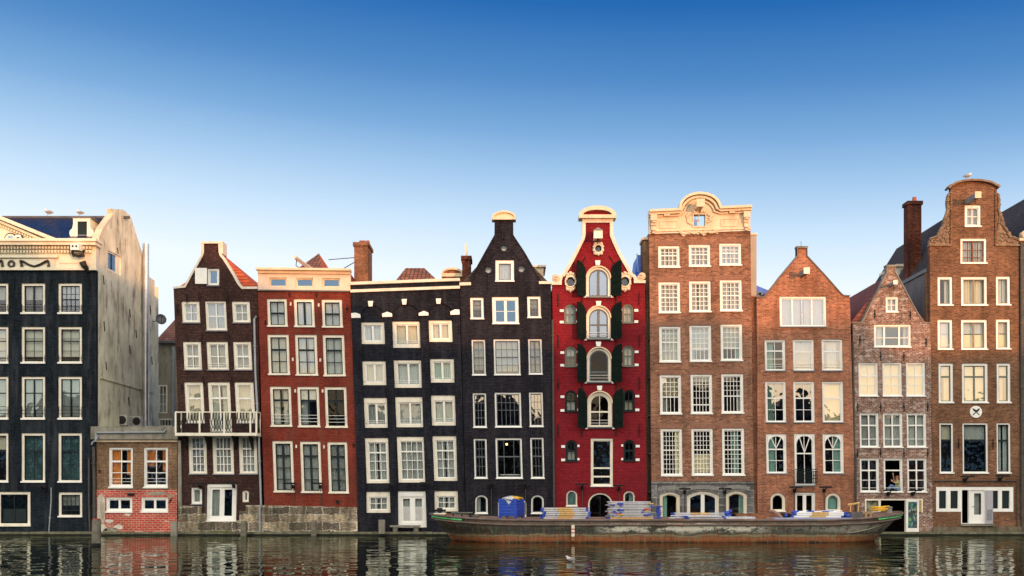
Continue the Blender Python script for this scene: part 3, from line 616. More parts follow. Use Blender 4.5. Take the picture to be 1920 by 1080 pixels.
# ================================================================== rear house seen in the gap
h = House('rear_house', 'grey rendered back building with a brown tiled roof in the gap above the annex', 'house', 315, MSD, 0, None)
q = MB(); Y = 12.5
def P3(x, y, Y): X_, Z_ = PP(x, y, Y); return (X_, Y, Z_)
o = [PP(x, y, Y) for x, y in ((292, 830), (345, 830), (345, 640), (292, 640))]; ho = [PP(x, y, Y) for x, y in ((297.5, 775), (314, 775), (314, 722), (297.5, 722))]; ho2 = [PP(x, y, Y) for x, y in ((298, 800), (326, 800), (326, 785), (298, 785))]
q.plate(o, [ho, ho2], Y, Y+.3); q.build('wall', MSD, h.root)
for hh, nx, ny in ((ho, 2, 3), (ho2, 5, 1)):
    x0, x1 = hh[0][0], hh[1][0]; z0, z1 = hh[0][1], hh[2][1]; f_ = MB(); t_ = .09
    f_.plate([(x0, z0), (x1, z0), (x1, z1), (x0, z1)], [[(x0+t_, z0+t_), (x1-t_, z0+t_), (x1-t_, z1-t_), (x0+t_, z1-t_)]], Y-.03, Y+.1); fo = f_.build('window', M['white'], h.root)
    q = MB(); q.quad((x0+t_, Y+.07, z0+t_), (x1-t_, Y+.07, z0+t_), (x1-t_, Y+.07, z1-t_), (x0+t_, Y+.07, z1-t_)); q.build('pane', M['glass'], fo)
    q = MB()
    for i in range(1, nx): xx = x0+(x1-x0)*i/nx; q.box(xx-.02, xx+.02, Y+.02, Y+.06, z0+t_, z1-t_)
    for i in range(1, ny): zz = z0+(z1-z0)*i/ny; q.box(x0+t_, x1-t_, Y+.025, Y+.055, zz-.02, zz+.02)
    q.build('sash', M['white'], fo)
    q = MB().box(x0-.1, x1+.1, Y+.5, Y+.6, z0-.1, z1+.1); q.build('blind', M['sheer'] if nx == 2 else M['room'], fo)
a = PP(292, 641, Y); b = PP(345, 610, Y+3)
q = MB(); zE = PP(0, 641, Y)[1]; zR = PP(0, 600, Y+4)[1]; x0 = PP(292, 0, Y)[0]; x1 = PP(345, 0, Y)[0]
q.add([(x0, Y-.2, zE), (x1, Y-.2, zE), (x1, Y+4, zR), (x0, Y+4, zR), (x0, Y+8, zE), (x1, Y+8, zE)], [(0, 1, 2, 3), (3, 2, 5, 4)]); q.build('roof', MT_BRN, h.root)
q = MB().box(x0, x1, Y+.6, Y+8, -.5, zE-.05); q.build('side_wall', MSD, h.root)
q = MB().box(x0, x1, Y-.35, Y-.15, zE-.12, zE+.03); q.build('gutter', M['zinc'], h.root)
q = MB(); q.tube([P3(325, 650, Y-.2), P3(325, 825, Y-.2)], .09, 8); q.build('drainpipe', M['pipe'], h.root)

# ================================================================== 3 brown neck-gable house with balcony
h = House('canal_house', 'leaning dark brown brick house with a neck gable, open white hatch and white balcony', 'house', 405, MB2, .052, GR, fw=5, sash='clean', fmat='white', sill='sill', sh=2.2, bw=1.3)
H2 = h
h.win(388.8, 503.5, 411, 536.8, 1, (), cur='N', glass='glassblue', fw=3.4, fmat='clean', k=0); h.box('hatch_shutter', 366.6, 503, 388.6, 532.6, -.09, -.03, 'clean', label='open white hatch shutter on the gable')
h.win(341, 565, 374.5, 606.5, 2, (.5,), cur='SF'); h.win(385.5, 564.5, 424.7, 621.5, 2, (.5,), cur='H', fw=3.2, bw=2); h.win(435.5, 565, 469, 606.5, 2, (.5,), cur='SF', xs=[.55])
h.win(344, 640.5, 377.7, 695, 2, (-.5,), cur='H', rail=1); h.win(388, 640.5, 428.2, 695, 2, (.5,), cur='H', mull=2.4, rail=2); h.win(438, 640.5, 471.8, 695, 2, (-.5,), cur='H', rail=1)
h.win(347, 716.5, 382.5, 795, 1, (-.36,), cur='F'); h.win(391.5, 716.5, 433, 812, 2, (-.28,), cur='F', name='balcony_door', mull=2.5); h.win(441.4, 716.5, 477, 795, 1, (-.36,), cur='F')
h.win(353.5, 815, 387.5, 890, 3, (-.32, .55, .78), cur='H', k=.03); h.win(398.5, 815, 438, 890.5, 4, (-.32, .55, .78), cur='H', k=.03, mull=2); h.win(448, 815, 482, 890, 3, (-.32, .55, .78), cur='H', k=.03)
h.win(358.5, 914, 378.8, 947, 1, (), cur='H', fw=3.4, fmat='clean', k=0); h.win(454.3, 919.5, 466.5, 941.5, 1, (), cur='H', arch=2.6, fw=2.8, k=0, sill=None)
fr = h.win(387.5, 907.5, 443.3, 978, 1, (), cur=[(.05, .4, 0, 1, 'sheer')], name='door', fw=4.6, ft=6, sw=4.5, mull=9, fmat='clean', k=-.02, sill='clean', glass='tealglass', fb=4)
out = [(335.5, 1012), (492, 1012), (490, 945), (482.6, 538.2), (454.7, 538), (449, 531), (442.5, 519), (435, 506), (428.5, 496), (421.5, 484), (416, 478), (414.6, 472), (414.6, 457), (380, 457), (380, 474), (377.5, 481), (370, 494), (362, 508), (354, 523), (346, 537), (325.3, 539.2), (336, 830)]
h.wall(out, th=.32)
h.band('coping', [(324.8, 538), (345.8, 536), (353.5, 521.5), (362, 506), (370, 492.5), (377, 479.5), (379, 473), (379, 455)], -3.4 if False else 3.6, -.06, .34, 'stonewhite')
h.band('coping', [(414, 456), (414.8, 472), (416.5, 478), (422, 484.5), (429.5, 496.5), (437, 508.5), (443.5, 520), (449.5, 531), (455.5, 537.6), (483, 537.6)], 4.4, -.06, .34, 'stonewhite')
h.plate('gable_neck', [(377.2, 476), (379, 476), (379, 457), (415, 457), (415, 476), (418.5, 476), (418.5, 453), (377.2, 453)], -.08, .8, 'stonewhite')
h.body(325.3, 482.6, 539.5, 336, 491, (550, 628, 708, 805, 900), depth=11)
RG = (PP(399, 0)[0], 2.6, 16.25); RE = (RG[0], 11, 16.25); q = MB()
for pts in ([(416, 479), (422, 486), (429.5, 498), (437, 510), (443.5, 521), (449.5, 532), (455.5, 538.5), (482, 538.5)], [(377.5, 482), (370, 495), (362, 509), (353.5, 523), (346, 538.5), (327, 539)]):
    P_ = [(PP(x, y)[0], .33, PP(x, y)[1]) for x, y in pts]; vs = P_+[RG, RE, (P_[-1][0], 11, P_[-1][2])]; n = len(P_)
    q.add(vs, [(i, i+1, n) for i in range(n-1)]+[(n-1, n+2, n+1, n)])
q.add([(PP(327, 0)[0], 10.98, PP(0, 539)[1]), (PP(482, 0)[0], 10.98, PP(0, 539)[1]), RE], [(0, 1, 2)])
P_ = [(PP(x, y)[0], .33, PP(x, y)[1]) for x, y in ((377.5, 482), (416, 479))]; q.add(P_+[RG], [(0, 1, 2)]); q.build('roof', MT_RED, h.root)
# stone foot
h.plate('stone_plinth', [(334.5, 1012), (387, 1012), (387, 962), (379, 962), (379, 950), (345, 948), (336, 952)], -.16, -.002, MRS); h.plate('stone_plinth', [(444, 1012), (489.8, 1012), (489.8, 947), (462, 947), (462, 958), (450, 958), (450, 975), (444, 977)], -.16, -.002, MRS)
h.plate('stone_plinth', [(387.3, 1012), (443.8, 1012), (443.8, 979), (387.3, 979)], -.22, -.002, MRS); h.plate('corner_strip', [(335, 952), (342, 952), (340, 826), (334.5, 826)], -.12, -.002, 'concrete')
# balcony
bz0, bz1 = PP(0, 815, -1)[1], PP(0, 810, -1)[1]
fx = lambda x, Y: PP(x, 0, Y)[0]
q = MB().box(PP(328, 0, -1)[0], PP(481.5, 0, -1)[0], -1.0, -.002, PP(0, 817, -1)[1], PP(0, 811.5, -1)[1]); b = q.build('balcony', M['white'], h.root)
q = MB(); xa, xb = PP(328, 0, -1)[0], PP(481.5, 0, -1)[0]; zt, zb = PP(0, 773.5, -1)[1], PP(0, 811.5, -1)[1]
for x in (xa+.03, xa+(xb-xa)*.30, xa+(xb-xa)*.60, xa+(xb-xa)*.92, xb-.03): q.box(x-.045, x+.045, -1.0, -.93, zb, zt)
q.box(xa, xb, -1.0, -.93, zt+.001, zt+.055)
for x in (xa+.045, xb-.045): q.box(x-.04, x+.04, -.909, -.01, zt+.001, zt+.075); q.box(x-.04, x+.04, -.1, -.02, zb, zt)
q.build('railing', M['white'], b)
q = MB(); n = 26
for i in range(n):
    x0 = xa+.08+(xb-xa-.16)*i/n; x1 = xa+.08+(xb-xa-.16)*(i+1)/n; m = (zt+zb)/2; xm = (x0+x1)/2
    q.tube([(x0, -.965, zb), (x1-.02, -.965, m-.25), (xm, -.965, m), (x0+.02, -.965, m+.25), (x0+.02, -.965, zt)], .018, 4); q.tube([(x1-.02, -.96, zb), (x0+.02, -.96, m-.25), (xm, -.96, m+.02), (x1-.02, -.96, m+.25), (x1-.01, -.96, zt)], .018, 4)
for x in (xa+.045, xb-.045):
    for j in range(7): y = -.9+j*.13; q.tube([(x, y, zb), (x, y+.06, (zt+zb)/2), (x, y, zt)], .018, 4)
q.build('lattice', M['iron'], b)
for x in (352, 392, 443, 474): X_ = PP(x, 0)[0]; q = MB(); q.add([(X_-.05, -.002, zb-.25), (X_-.05, -.9, zb-.11), (X_-.05, -.002, zb-.9), (X_+.05, -.002, zb-.25), (X_+.05, -.9, zb-.11), (X_+.05, -.002, zb-.9)], [(0, 1, 2), (5, 4, 3), (0, 3, 4, 1), (1, 4, 5, 2)]); q.build('bracket', M['iron'], b)
for x, y in ((374, 547), (426, 547), (378, 626), (429, 626), (381, 705), (434, 705), (332, 570), (336, 650), (341, 720), (350, 550)): h.anchor(x, y, y+20, 1)
h.pipe([(482, 593), (477.8, 599), (480, 700), (486, 815), (489.5, 915), (490.5, 948), (488, 955), (488.5, 1001)], .06, 'pipe', -.14)
for x, y0, y1 in ((386, 911, 978), (446, 911, 945)): h.pipe([(x, y0), (x-1, y1)], .03, 'darkpipe', -.06, 'conduit')

# ================================================================== 4 red house with cream attic
h = House('canal_house', 'red painted brick house with flat cream attic cornice and dark window sashes', 'house', 577, MB3, .036, GR, fw=5, sash='dark', fmat='white', sill='white', sh=3, bw=1.5, fb=1)
H3 = h
for i, (a, b) in enumerate(((501, 538.5), (551.5, 589.5), (603.7, 642))): h.win(a, 560+i*.8, b, 613+i*.8, 2, (-.5,) if i != 1 else (), cur='F', mull=4 if i == 1 else 0)
for i, (a, b) in enumerate(((502.3, 542.5), (554, 595), (606, 646.5))): h.win(a, 627+i*.4, b, 703.5+i*1.2, 2, (-.34, .68), cur='F')
for i, (a, b) in enumerate(((507, 546.5), (558.2, 599), (609.5, 650.5))): h.win(a, 724.4+i*.5, b, 800.5+i, 1, (-.30,), cur=('F', [(0, 1, 0, .3, 'curtain'), (0, .4, .3, 1, 'curtain')], 'N')[i], mull=3, rail=3)
for i, (a, b) in enumerate(((512, 550.3), (563.7, 602.3), (615, 652.5))): h.win(a, 826.6+i, b, 923.5+i, 2, (-.25, .52, .77), cur='SF', mull=4)
h.wall([(495.5, 948), (671, 951), (657.2, 545), (483.4, 543)])
h.plate('stone_plinth', [(491, 1012), (671.5, 1012), (670, 951.2), (491, 947.2)], -.10, .3, MRS)
at = House.__new__(House); at.__dict__.update(h.__dict__); at.holes = []
for i, a in enumerate((504.5, 554.2, 604.3)): at.win(a, 520.5+i*.5, a+33, 537.7+i*.5, 1, (), cur='N', fw=2.2, fb=2, k=0, sash='white', sill=None, glass='glassblue', fmat='cream', sw=.8)
h.plate('attic', [(484, 543.4), (656.6, 545.4), (656.6, 516), (484, 514)], -.05, .3, 'cream', holes=()) if False else None
q = MB(); q.plate(toW([(484, 543.2), (656.8, 545.2), (656.8, 515), (484, 513)]), at.holes, -.04, .3); q.build('attic', plain('peach_paint', (.78, .58, .46), .6, .06, 2, dirt=(.45, .33, .24), dirt_amt=.3), h.root)
h.plate('cornice', [(484, 512.9), (657, 514.9), (657, 510), (484, 508)], -.18, .3, 'cream'); h.plate('cornice', [(482, 507.9), (658.3, 509.9), (658.3, 505.8), (482, 503.8)], -.40, .3, 'cream')
h.plate('string_course', [(483.2, 545.6), (657.4, 547.8), (657.4, 545.3), (483.2, 543.3)], -.10, -.002, 'zinc')
h.body(483.8, 657, 512, 495.5, 671, (552, 620, 713, 813, 938), depth=11, flat=True)
P = P3
def pyramid(x0, x1, xa, yb, ya, Y0, Y1, mat, root, flat_top=0):
    za = PP(0, ya, (Y0+Y1)/2)[1]; zb = PP(0, yb, Y0)[1]; A = PP(x0, 0, Y0)[0]; B = PP(x1, 0, Y0)[0]; C = PP(xa, 0, (Y0+Y1)/2)[0]; m = (Y0+Y1)/2; ft = flat_top*PX
    q = MB(); q.add([(A, Y0, zb), (B, Y0, zb), (B, Y1, zb), (A, Y1, zb), (C-ft, m-.3, za), (C+ft, m-.3, za), (C+ft, m+.3, za), (C-ft, m+.3, za)], [(0, 1, 5, 4), (1, 2, 6, 5), (2, 3, 7, 6), (3, 0, 4, 7), (4, 5, 6, 7), (3, 2, 1, 0)])
    return q.build('tiled_roof', mat, root)
# pyramid turned on edge: brown tiles paint the left face's shade, orange tiles the right face's sun
zb = PP(0, 512, 2.5)[1]; top = (*[PP(598, 0, 6)[0]], 6, PP(0, 475, 6)[1]); c1 = (PP(545, 0, 2.6)[0], 2.6, zb); c2 = (PP(607, 0, 2.2)[0], 2.2, zb); c3 = (PP(640, 0, 7)[0], 7, zb); c4 = (c1[0]+1, 10, zb)
q = MB(); q.add([c1, c2, top], [(0, 1, 2)]); q.add([c1, top, c4], [(0, 1, 2)]); q.build('tiled_roof', MT_BRN, h.root)
q = MB(); q.add([c2, c3, top], [(0, 1, 2)]); q.add([c3, c4, top], [(0, 1, 2)]); q.build('tiled_roof', MT_RED, h.root)
q = MB(); a = PP(556, 486, 1.2); b = PP(588, 508, 3.0); q.tube([(a[0], .6, a[1]), (b[0], 3.0, b[1])], .13, 4); q.build('hoist_beam', M['stonewhite'], h.root); q = MB(); q.tube([(a[0]+.1, .8, a[1]-.05), (a[0]+.05, .8, a[1]-.45), (a[0]+.3, 1.2, a[1]-.6)], .025, 5); q.build('hook', M['iron'], h.root)
q = MB(); q.tube([P3(616, 487, 5), P3(664, 483, 4.4)], .025, 4); q.tube([P3(640, 506, 4), P3(664, 492, 4.4)], .025, 4); q.build('stay_wire', M['iron'], h.root)
h.pipe([(672, 870), (676, 1000)], .05, 'darkpipe', -.05) if False else None
for x, y in ((543, 548), (594, 549), (498, 600), (651, 575), (663, 830)): h.anchor(x, y, y+9)
for x, y in ((543.5, 567), (596, 569), (547.5, 671), (599, 672), (552, 730), (603.5, 730), (554, 834), (606, 835)):
    h.box('wall_plate', x, y, x+3.2, y+6, -.03, -.002, 'stonewhite')
q = MB(); q.tube([(*PP(633, 941)[:1], -.05, PP(633, 941)[1]), (PP(633, 941)[0], .1, PP(633, 941)[1])], .11, 12); q.build('vent', M['iron'], h.root)

# ================================================================== 5 black house with three blind arches
h = House('canal_house', 'black painted brick house with three blind arches, white keystones and flat top', 'house', 772, MB4, .04, GR, fw=5.2, sash='clean', fmat='white', sill=None, sh=0, bw=1.1, fb=5.2)
H4 = h
T = [((676.7, 604, 721, 645), (736, 602.7, 790, 652), (804, 600.7, 848, 641)), ((680, 677, 725, 722), (739, 675, 793, 727), (807, 672.7, 852, 717.3)),
     ((683, 745.7, 728.5, 802), (742, 744, 796.3, 801), (809, 741, 856, 797.8))]
curs = [('F', 'F', 'F'), ('F', 'F', [(0, 1, 0, 1, 'teal'), (.6, 1, 0, 1, 'curtain')]), ('H', 'SF', 'F')]
for r in range(3):
    for c in range(3): h.win(*T[r][c], 1, (), cur=curs[r][c], mull=3.6, sw=2.2, rail=(2 if c == 1 else r), ft=5 if r < 2 else 10)
for c, (a, y0, b, y1) in enumerate(((685.7, 821, 731, 906), (745.5, 818.7, 799.3, 904.7), (812.5, 817.4, 858, 901.6))): h.win(a, y0, b, y1, 3 if c != 1 else 4, (-.26, .5, .75), cur='SF', ft=8, sw=2)
for (a, y0, b, y1) in ((687, 922, 732, 961.5), (814.8, 920.5, 859, 959)): h.win(a, y0, b, y1, 3, (.5,), cur='SF', ft=10, sw=2, k=.01)
fr = h.win(746.4, 921, 800.2, 989, 1, (), cur='SF', name='door', ft=10, mull=10, sw=4, fmat='clean', k=.01, fb=9)
q = MB()
for i in range(9):
    for a, b in ((756, 769), (779, 792)):
        x = a+(b-a)*i/8; z0 = PP(x, 976)[1]; z1 = PP(x, 950)[1]; q.box(PP(x, 0)[0]-.012, PP(x, 0)[0]+.012, .08, .10, z0, z1)
q.build('door_grille', M['clean'], fr)
h.wall([(673.5, 1012), (873.5, 1012), (872.5, 955), (861, 527), (657.6, 533), (671, 950)])
bays = []
for (x0, x1, ya, xb0, xb1, yb) in ((677, 720.5, 573.5, 687, 732.5, 965), (735.5, 786.5, 571, 746.5, 800.5, 992), (803.5, 848.5, 569.5, 815, 859.5, 962)):
    w = (x1-x0)/2; c = (x0+x1)/2; rise = min(20, w*.85); arc = [(c+w*math.cos(math.pi*i/14), ya+rise-rise*math.sin(math.pi*i/14)) for i in range(15)]
    bays.append(toW([(xb0, yb), (xb1, yb)]+arc))
q = MB(); q.plate(toW([(673.6, 1011.5), (873.2, 1011.5), (872.3, 955), (861.3, 541.5), (658.2, 547.5), (671.2, 950)]), bays, -.09, -.003); q.build('pier_layer', MB4, h.root)
h.plate('coping', [(656.8, 535), (862, 527.3), (862, 522), (656.8, 529.6)], -.16, .32, 'stonewhite'); h.plate('string_course', [(658, 549.5), (862.4, 542), (862.4, 536.8), (658, 544.2)], -.2, -.003, 'stonewhite')
for pts in ([(692, 575.5), (699, 575.3), (700.2, 565), (690.4, 565.4)], [(755.2, 572), (762, 571.7), (763.3, 561.4), (753.6, 561.8)], [(819, 570.6), (826, 570.4), (827.3, 560.5), (817.6, 560.8)]): h.plate('keystone', pts, -.16, -.092, 'clean')
for pts in ([(659.6, 597), (676.8, 596.5), (676, 590), (668, 587), (659.2, 588)], [(717.5, 595.2), (736, 594.6), (735.5, 588.5), (726.5, 585.3), (717, 589)], [(785.7, 592.7), (804, 592.2), (803.4, 587), (795, 583.6), (785.3, 588)], [(845, 591), (862, 590.6), (861.6, 581.5), (853, 581), (844.6, 585)]): h.plate('impost_block', pts, -.16, -.092, 'clean')
for x, y, d in ((670, 640, 1), (727, 600, 0), (730, 648, 1), (796, 597, 0), (797.5, 645, 1), (856, 640, 1), (731, 725, 1), (800, 722, 1), (673, 720, 1), (860, 715, 1)): h.anchor(x, y, y+28, d) if False else None
def flat_anchor(x, y0, y1, dx=1):
    a = PP(x, y0); b = PP(x+dx, y1); q = MB(); q.tube([(a[0], -.125, a[1]), (b[0], -.125, b[1])], .024, 5); q.build('wall_anchor', M['iron'], h.root)
for x, y in ((667, 650), (727, 650), (797, 645), (856, 645), (731, 730), (800, 725), (671, 730), (860, 720), (733, 800), (803, 800)): flat_anchor(x, y, y+26)
h.body(658, 861, 535, 674, 873, (593, 664, 735, 810, 912), depth=11, flat=True)
# roof pieces behind the flat top
pyramid(738, 826, 779, 531, 504.5, 2.5, 8, MT_BRN, h.root, 19)
q = MB(); Y = 3.2; q.plate([PP(x, y, Y) for x, y in ((829.5, 528), (866.5, 528), (866.5, 519.5), (829.5, 519.5))], [], Y, Y+.5); q.build('attic_gable', MCH, h.root)
arc = [(848+18*math.cos(math.pi*i/12), 513-7.5*math.sin(math.pi*i/12)) for i in range(13)]
q = MB(); q.plate([PP(x, y, Y) for x, y in [(830, 513), (866, 513)]+arc[1:-1]], [], Y+.02, Y+.45); q.build('attic_gable', MCH, h.root)
q = MB(); q.plate([PP(x, y, Y) for x, y in ((828, 519.4), (868, 519.4), (868, 513.1), (828, 513.1))], [], Y-.15, Y+.5); q.build('gable_cornice', M['cream'], h.root)
arc2 = [(848+20.5*math.cos(math.pi*i/12), 513-10.8*math.sin(math.pi*i/12)) for i in range(13)]; arc3 = [(848+17*math.cos(math.pi*i/12), 513-7*math.sin(math.pi*i/12)) for i in range(12, -1, -1)]
q = MB(); q.plate([PP(x, y, Y) for x, y in arc2+arc3], [], Y-.12, Y+.5); q.build('gable_cornice', M['cream'], h.root)

# ---- chimneys belong to their houses
def chimney(root, x0, x1, yt, yb, Y, dep, mat, pots=(), cap=True, capmat=None):
    a = PP(x0, yt, Y); b = PP(x1, yb, Y); q = MB().box(a[0], b[0], Y, Y+dep, b[1], a[1]); o = q.build('chimney', mat, root)
    if cap: q = MB().box(a[0]-.07, b[0]+.07, Y-.07, Y+dep+.07, a[1]-.18, a[1]+.04); q.build('chimney_cap', capmat or mat, o)
    for px, r, hgt in pots: q = MB(); X_ = PP(px, 0, Y)[0]; q.tube([(X_, Y+dep*.4, a[1]+.04), (X_, Y+dep*.4, a[1]+.04+hgt)], [r, r*.85], 10); q.build('chimney_pot', M['redwood'], o)
    return o
chimney(H4.root, 664, 690, 455.5, 534, 4, 1.9, MCH, ((673.5, .12, .27), (679.5, .12, .27), (686.5, .12, .27)))

# ================================================================== 6 charcoal neck-gable house
h = House('canal_house', 'charcoal brick house with a steep neck gable under a small arched cream cap', 'house', 955, MB5, .025, GR, fw=4, sash='slate', fmat='clean', sill='clean', sh=2, bw=.9, fb=1.6)
H5 = h
h.win(929, 487.7, 964, 528.5, 1, (), cur='H', fw=6, k=0)
for cx, cy, r in ((945, 465, 6.5), (915.8, 505.7, 7), (977.7, 504, 7)):
    h.hole(ell(cx, cy, r, r)); q = MB(); q.plate(toW(ell(cx, cy, r-.05, r-.05)), [toW(ell(cx, cy, r-1.2, r-1.2))], .03, .15); o = q.build('round_window', M['dark'], h.root)
    q = MB(); q.add([(p[0], .12, p[1]) for p in toW(ell(cx, cy, r-1, r-1))], [tuple(range(20))]); q.build('pane', M['glass'], o)
    q = MB(); q.add([(p[0], .22, p[1]) for p in toW(ell(cx, cy+3, r-1, r-3))], [tuple(range(20))]); q.build('blind', M['sheer'], o)
h.win(882, 558, 907, 599, 3, (.25, .5, .75), cur='HT', fw=4.4); h.win(923, 556.7, 972.7, 608, 2, (.5,), cur='N', glass='glassblue', mull=5, fw=5, xs=[.5], sash='clean'); h.win(989, 555.7, 1014, 596.7, 3, (.25, .5, .75), cur='HT', fw=4.4)
h.win(885, 637, 910.2, 704.5, 2, (.25, -.5, .75), cur=[(0, 1, 0, .85, 'sheer')], fw=2.5); h.win(926, 636, 975.3, 704, 4, (.25, -.5, .75), cur=[(0, 1, 0, .9, 'sheer')], fw=3); h.win(991, 635.7, 1016.4, 702.8, 2, (.25, -.5, .75), cur='H', fw=2.5)
h.win(887, 737, 912, 802.5, 3, (.25, .5, .75), cur='N', glass='glassbright', fw=2.5); h.win(928, 736, 977.3, 802, 5, (.25, .5), cur='N', glass='glassbright', fw=3); h.win(992.7, 735.6, 1018.3, 801, 3, (.25, .5, .75), cur='N', glass='glassbright', fw=2.5)
h.win(889, 822.8, 913.2, 898, 3, (.22, -.45, .72), cur='N', fw=2.5); w5 = h.win(929.7, 821.5, 979.3, 898, 2, (-.45,), cur='N', fw=3, xs=[.27, .73]); h.win(995, 820.6, 1020, 898, 3, (.22, -.45, .72), cur='N', fw=2.5)
h.win(891, 928.5, 914.4, 964, 1, (), cur=[(0, .4, 0, 1, 'curtain')], arch=10, fw=2.5, k=0, sill='clean', glass='tealglass'); h.win(996, 928.5, 1019.6, 964, 1, (), cur='N', arch=10, fw=2.5, k=0)
h.win(933.8, 928.8, 987, 975, 2, (), cur='N', arch=13, fw=2.6, k=0, name='door', mull=2, sill='clean')
h.wall([(873.6, 1012), (1041, 1012), (1040, 955), (1033, 530), (1014.5, 530), (1005, 512), (983, 473), (970, 452), (962.6, 440), (962.3, 413), (927.3, 413), (927, 440), (917, 459), (895, 499), (883, 521), (877, 531), (862, 533), (872, 900)])
h.band('coping', [(861.8, 530.5), (883, 529.8)], 5.5, -.12, .34, 'stonewhite'); h.band('coping', [(1010.5, 528), (1033.5, 528)], 5, -.12, .34, 'stonewhite')
h.band('coping', [(882, 527), (895, 498), (910, 471), (926.5, 441.5)], 2.4, -.05, .33, MB5); h.band('coping', [(962.8, 441), (984, 473), (1000, 501), (1015.5, 528)], 2.4, -.05, .33, MB5)
arc = [(945+20.5*math.cos(math.pi*i/16), 408-10.5*math.sin(math.pi*i/16)) for i in range(17)]
h.plate('gable_cap', [(924.5, 408), (965.5, 408)]+arc[1:-1], -.06, .45, 'cream'); h.plate('gable_cap_cornice', [(922.3, 413), (967.3, 413), (967.3, 408.1), (922.3, 408.1)], -.18, .5, 'cream')
a2 = [(945+22.5*math.cos(math.pi*i/16), 408-11.8*math.sin(math.pi*i/16)) for i in range(17)]; a3 = [(945+18.5*math.cos(math.pi*i/16), 408-8.5*math.sin(math.pi*i/16)) for i in range(16, -1, -1)]
h.plate('gable_cap_cornice', a2+a3, -.17, .5, 'cream')
q = MB(); q.tube([(*PP(942, 434)[:1], -.04, PP(942, 434)[1]), (PP(942, 450)[0], -.04, PP(942, 450)[1])], .03, 5); q.tube([(PP(946, 436)[0], -.05, PP(946, 436)[1]), (PP(942.5, 442)[0], -.05, PP(942.5, 442)[1]), (PP(946, 450)[0], -.05, PP(946, 450)[1])], .03, 5); q.build('wall_anchor', M['iron'], h.root)
for a, b in (((928, 472), (916, 491)), ((961, 471), (975, 489))):
    q = MB(); A, B = PP(*a), PP(*b); q.tube([(A[0], -.04, A[1]), (B[0], -.04, B[1])], .022, 5); q.build('wall_anchor', M['iron'], h.root)
h.anchor(915, 512, 551); h.anchor(979.5, 530, 551)
h.body(862.6, 1032.5, 531, 874, 1041, (545, 622, 720, 812, 915), depth=11); h.gable_roof(864, 1031, 529.5, 946, 425, MT_DRK, dz=.5)
q = MB(); X_, Z_ = PP(950, 833, 1.2); q.ball((X_, 1.2, Z_), .07, .07, .07); o = q.build('ceiling_lamp', M['lamp'], h.root); q = MB(); q.tube([(X_, 1.2, Z_+.1), (X_, 1.2, Z_+.9)], .012, 4); q.build('flex', M['iron'], o)
q = MB(); Zt = PP(0, 889)[1]; q.box(PP(938, 0)[0], PP(975, 0)[0], .5, 1.1, Zt-.05, Zt); o = q.build('table', M['clean'], h.root)
o = chimney(H5.root, 866.5, 882, 481, 532, 2.6, 1.3, MCH2); q = MB(); X_ = PP(873.5, 0, 3)[0]; q.box(X_-.07, X_+.09, 3.1, 3.3, PP(0, 480, 3)[1], PP(0, 456, 3)[1]); q.build('chimney_pot', M['stonewhite'], o)
q = MB(); Y = 4.2; a = PP(1003, 501, Y); b = PP(1019, 535, Y); q.box(a[0], b[0], Y, Y+2.5, b[1], a[1]); d = q.build('dormer', M['cream'], h.root); q = MB().box(a[0]-.1, b[0]+.15, Y-.1, Y+2.6, a[1]+.002, a[1]+.12); q.build('dormer_roof', M['stonewhite'], d)
h.pipe([(1036, 600), (1039, 960)], .06, 'darkpipe', -.08)
# ================================================================== 7 crimson warehouse with shutters
h = House('canal_house', 'crimson painted warehouse with white-edged neck gable, scroll corners and dark green shutters', 'house', 1122, MB6, .012, GR, fw=4, sash='slate', fmat='white', sill='clean', sh=2, bw=1.2, fb=1.2)
H6 = h
for i, (x0, y0, x1, y1) in enumerate(((1099, 499.8, 1145, 559), (1099.4, 574, 1145, 637.5), (1100.3, 651.5, 1146, 718.5), (1101, 734.3, 1148, 803))):
    h.win(x0, y0, x1, y1, 1 if i < 3 else 2, (-.55,) if i in (1, 3) else (-.72,) if i == 2 else (), cur='N', arch=22, mull=5 if i < 2 else 0, sill='slate', sh=2.6, sp=.14, rail=0 if i == 0 else 2, glass='glasspale' if i < 2 else 'darkglass', sash='slate' if i < 3 else 'white', fw=5, sw=2.4, k=0)
    h.band('arch_moulding', [(x0-1+(x1-x0+2)/2*(1-math.cos(math.pi*j/12)), y0+22-23.5*math.sin(math.pi*j/12)) for j in range(13)], 2.2, -.09, .03, 'cream')
# open shutters: arched half leaves swung out on their hinges
def shutter(x, y0, y1, side, ang=38):
    w = 22; P_ = PP(x, y1); zt = PP(x, y0)[1]; n = 10
    prof = [(0, P_[1]), (w*PX, P_[1])]+[(w*PX*math.cos(math.pi/2*j/n), zt-20*PX+20*PX*math.sin(math.pi/2*j/n)) for j in range(n+1)]
    # tall edge is the hinge when open (the arch falls away from the hinge side outwards)
    q = MB(); prof = [(w*PX-a, b) for a, b in prof]; q.plate(prof, [], 0, .05)
    z0 = P_[1]
    for zz in (z0+.25, zt-.9): q.box(.05, w*PX-.06, -.02, -.001, zz, zz+.06)
    q.box(.09, w*PX-.09, -.016, -.001, (z0+zt)/2-.2, (z0+zt)/2-.17)
    c, s_ = math.cos(R(ang)), math.sin(R(ang)); out = []
    for (a, y, z) in q.v:
        # a = distance from the hinge
        d = a; X_ = P_[0]-side*0+(-d*c if side < 0 else d*c)+(y*s_*side); out.append((X_, -.10-d*s_+y*c*1, z))
    q.v = out
    q.build('shutter', M['shutter'], h.root)
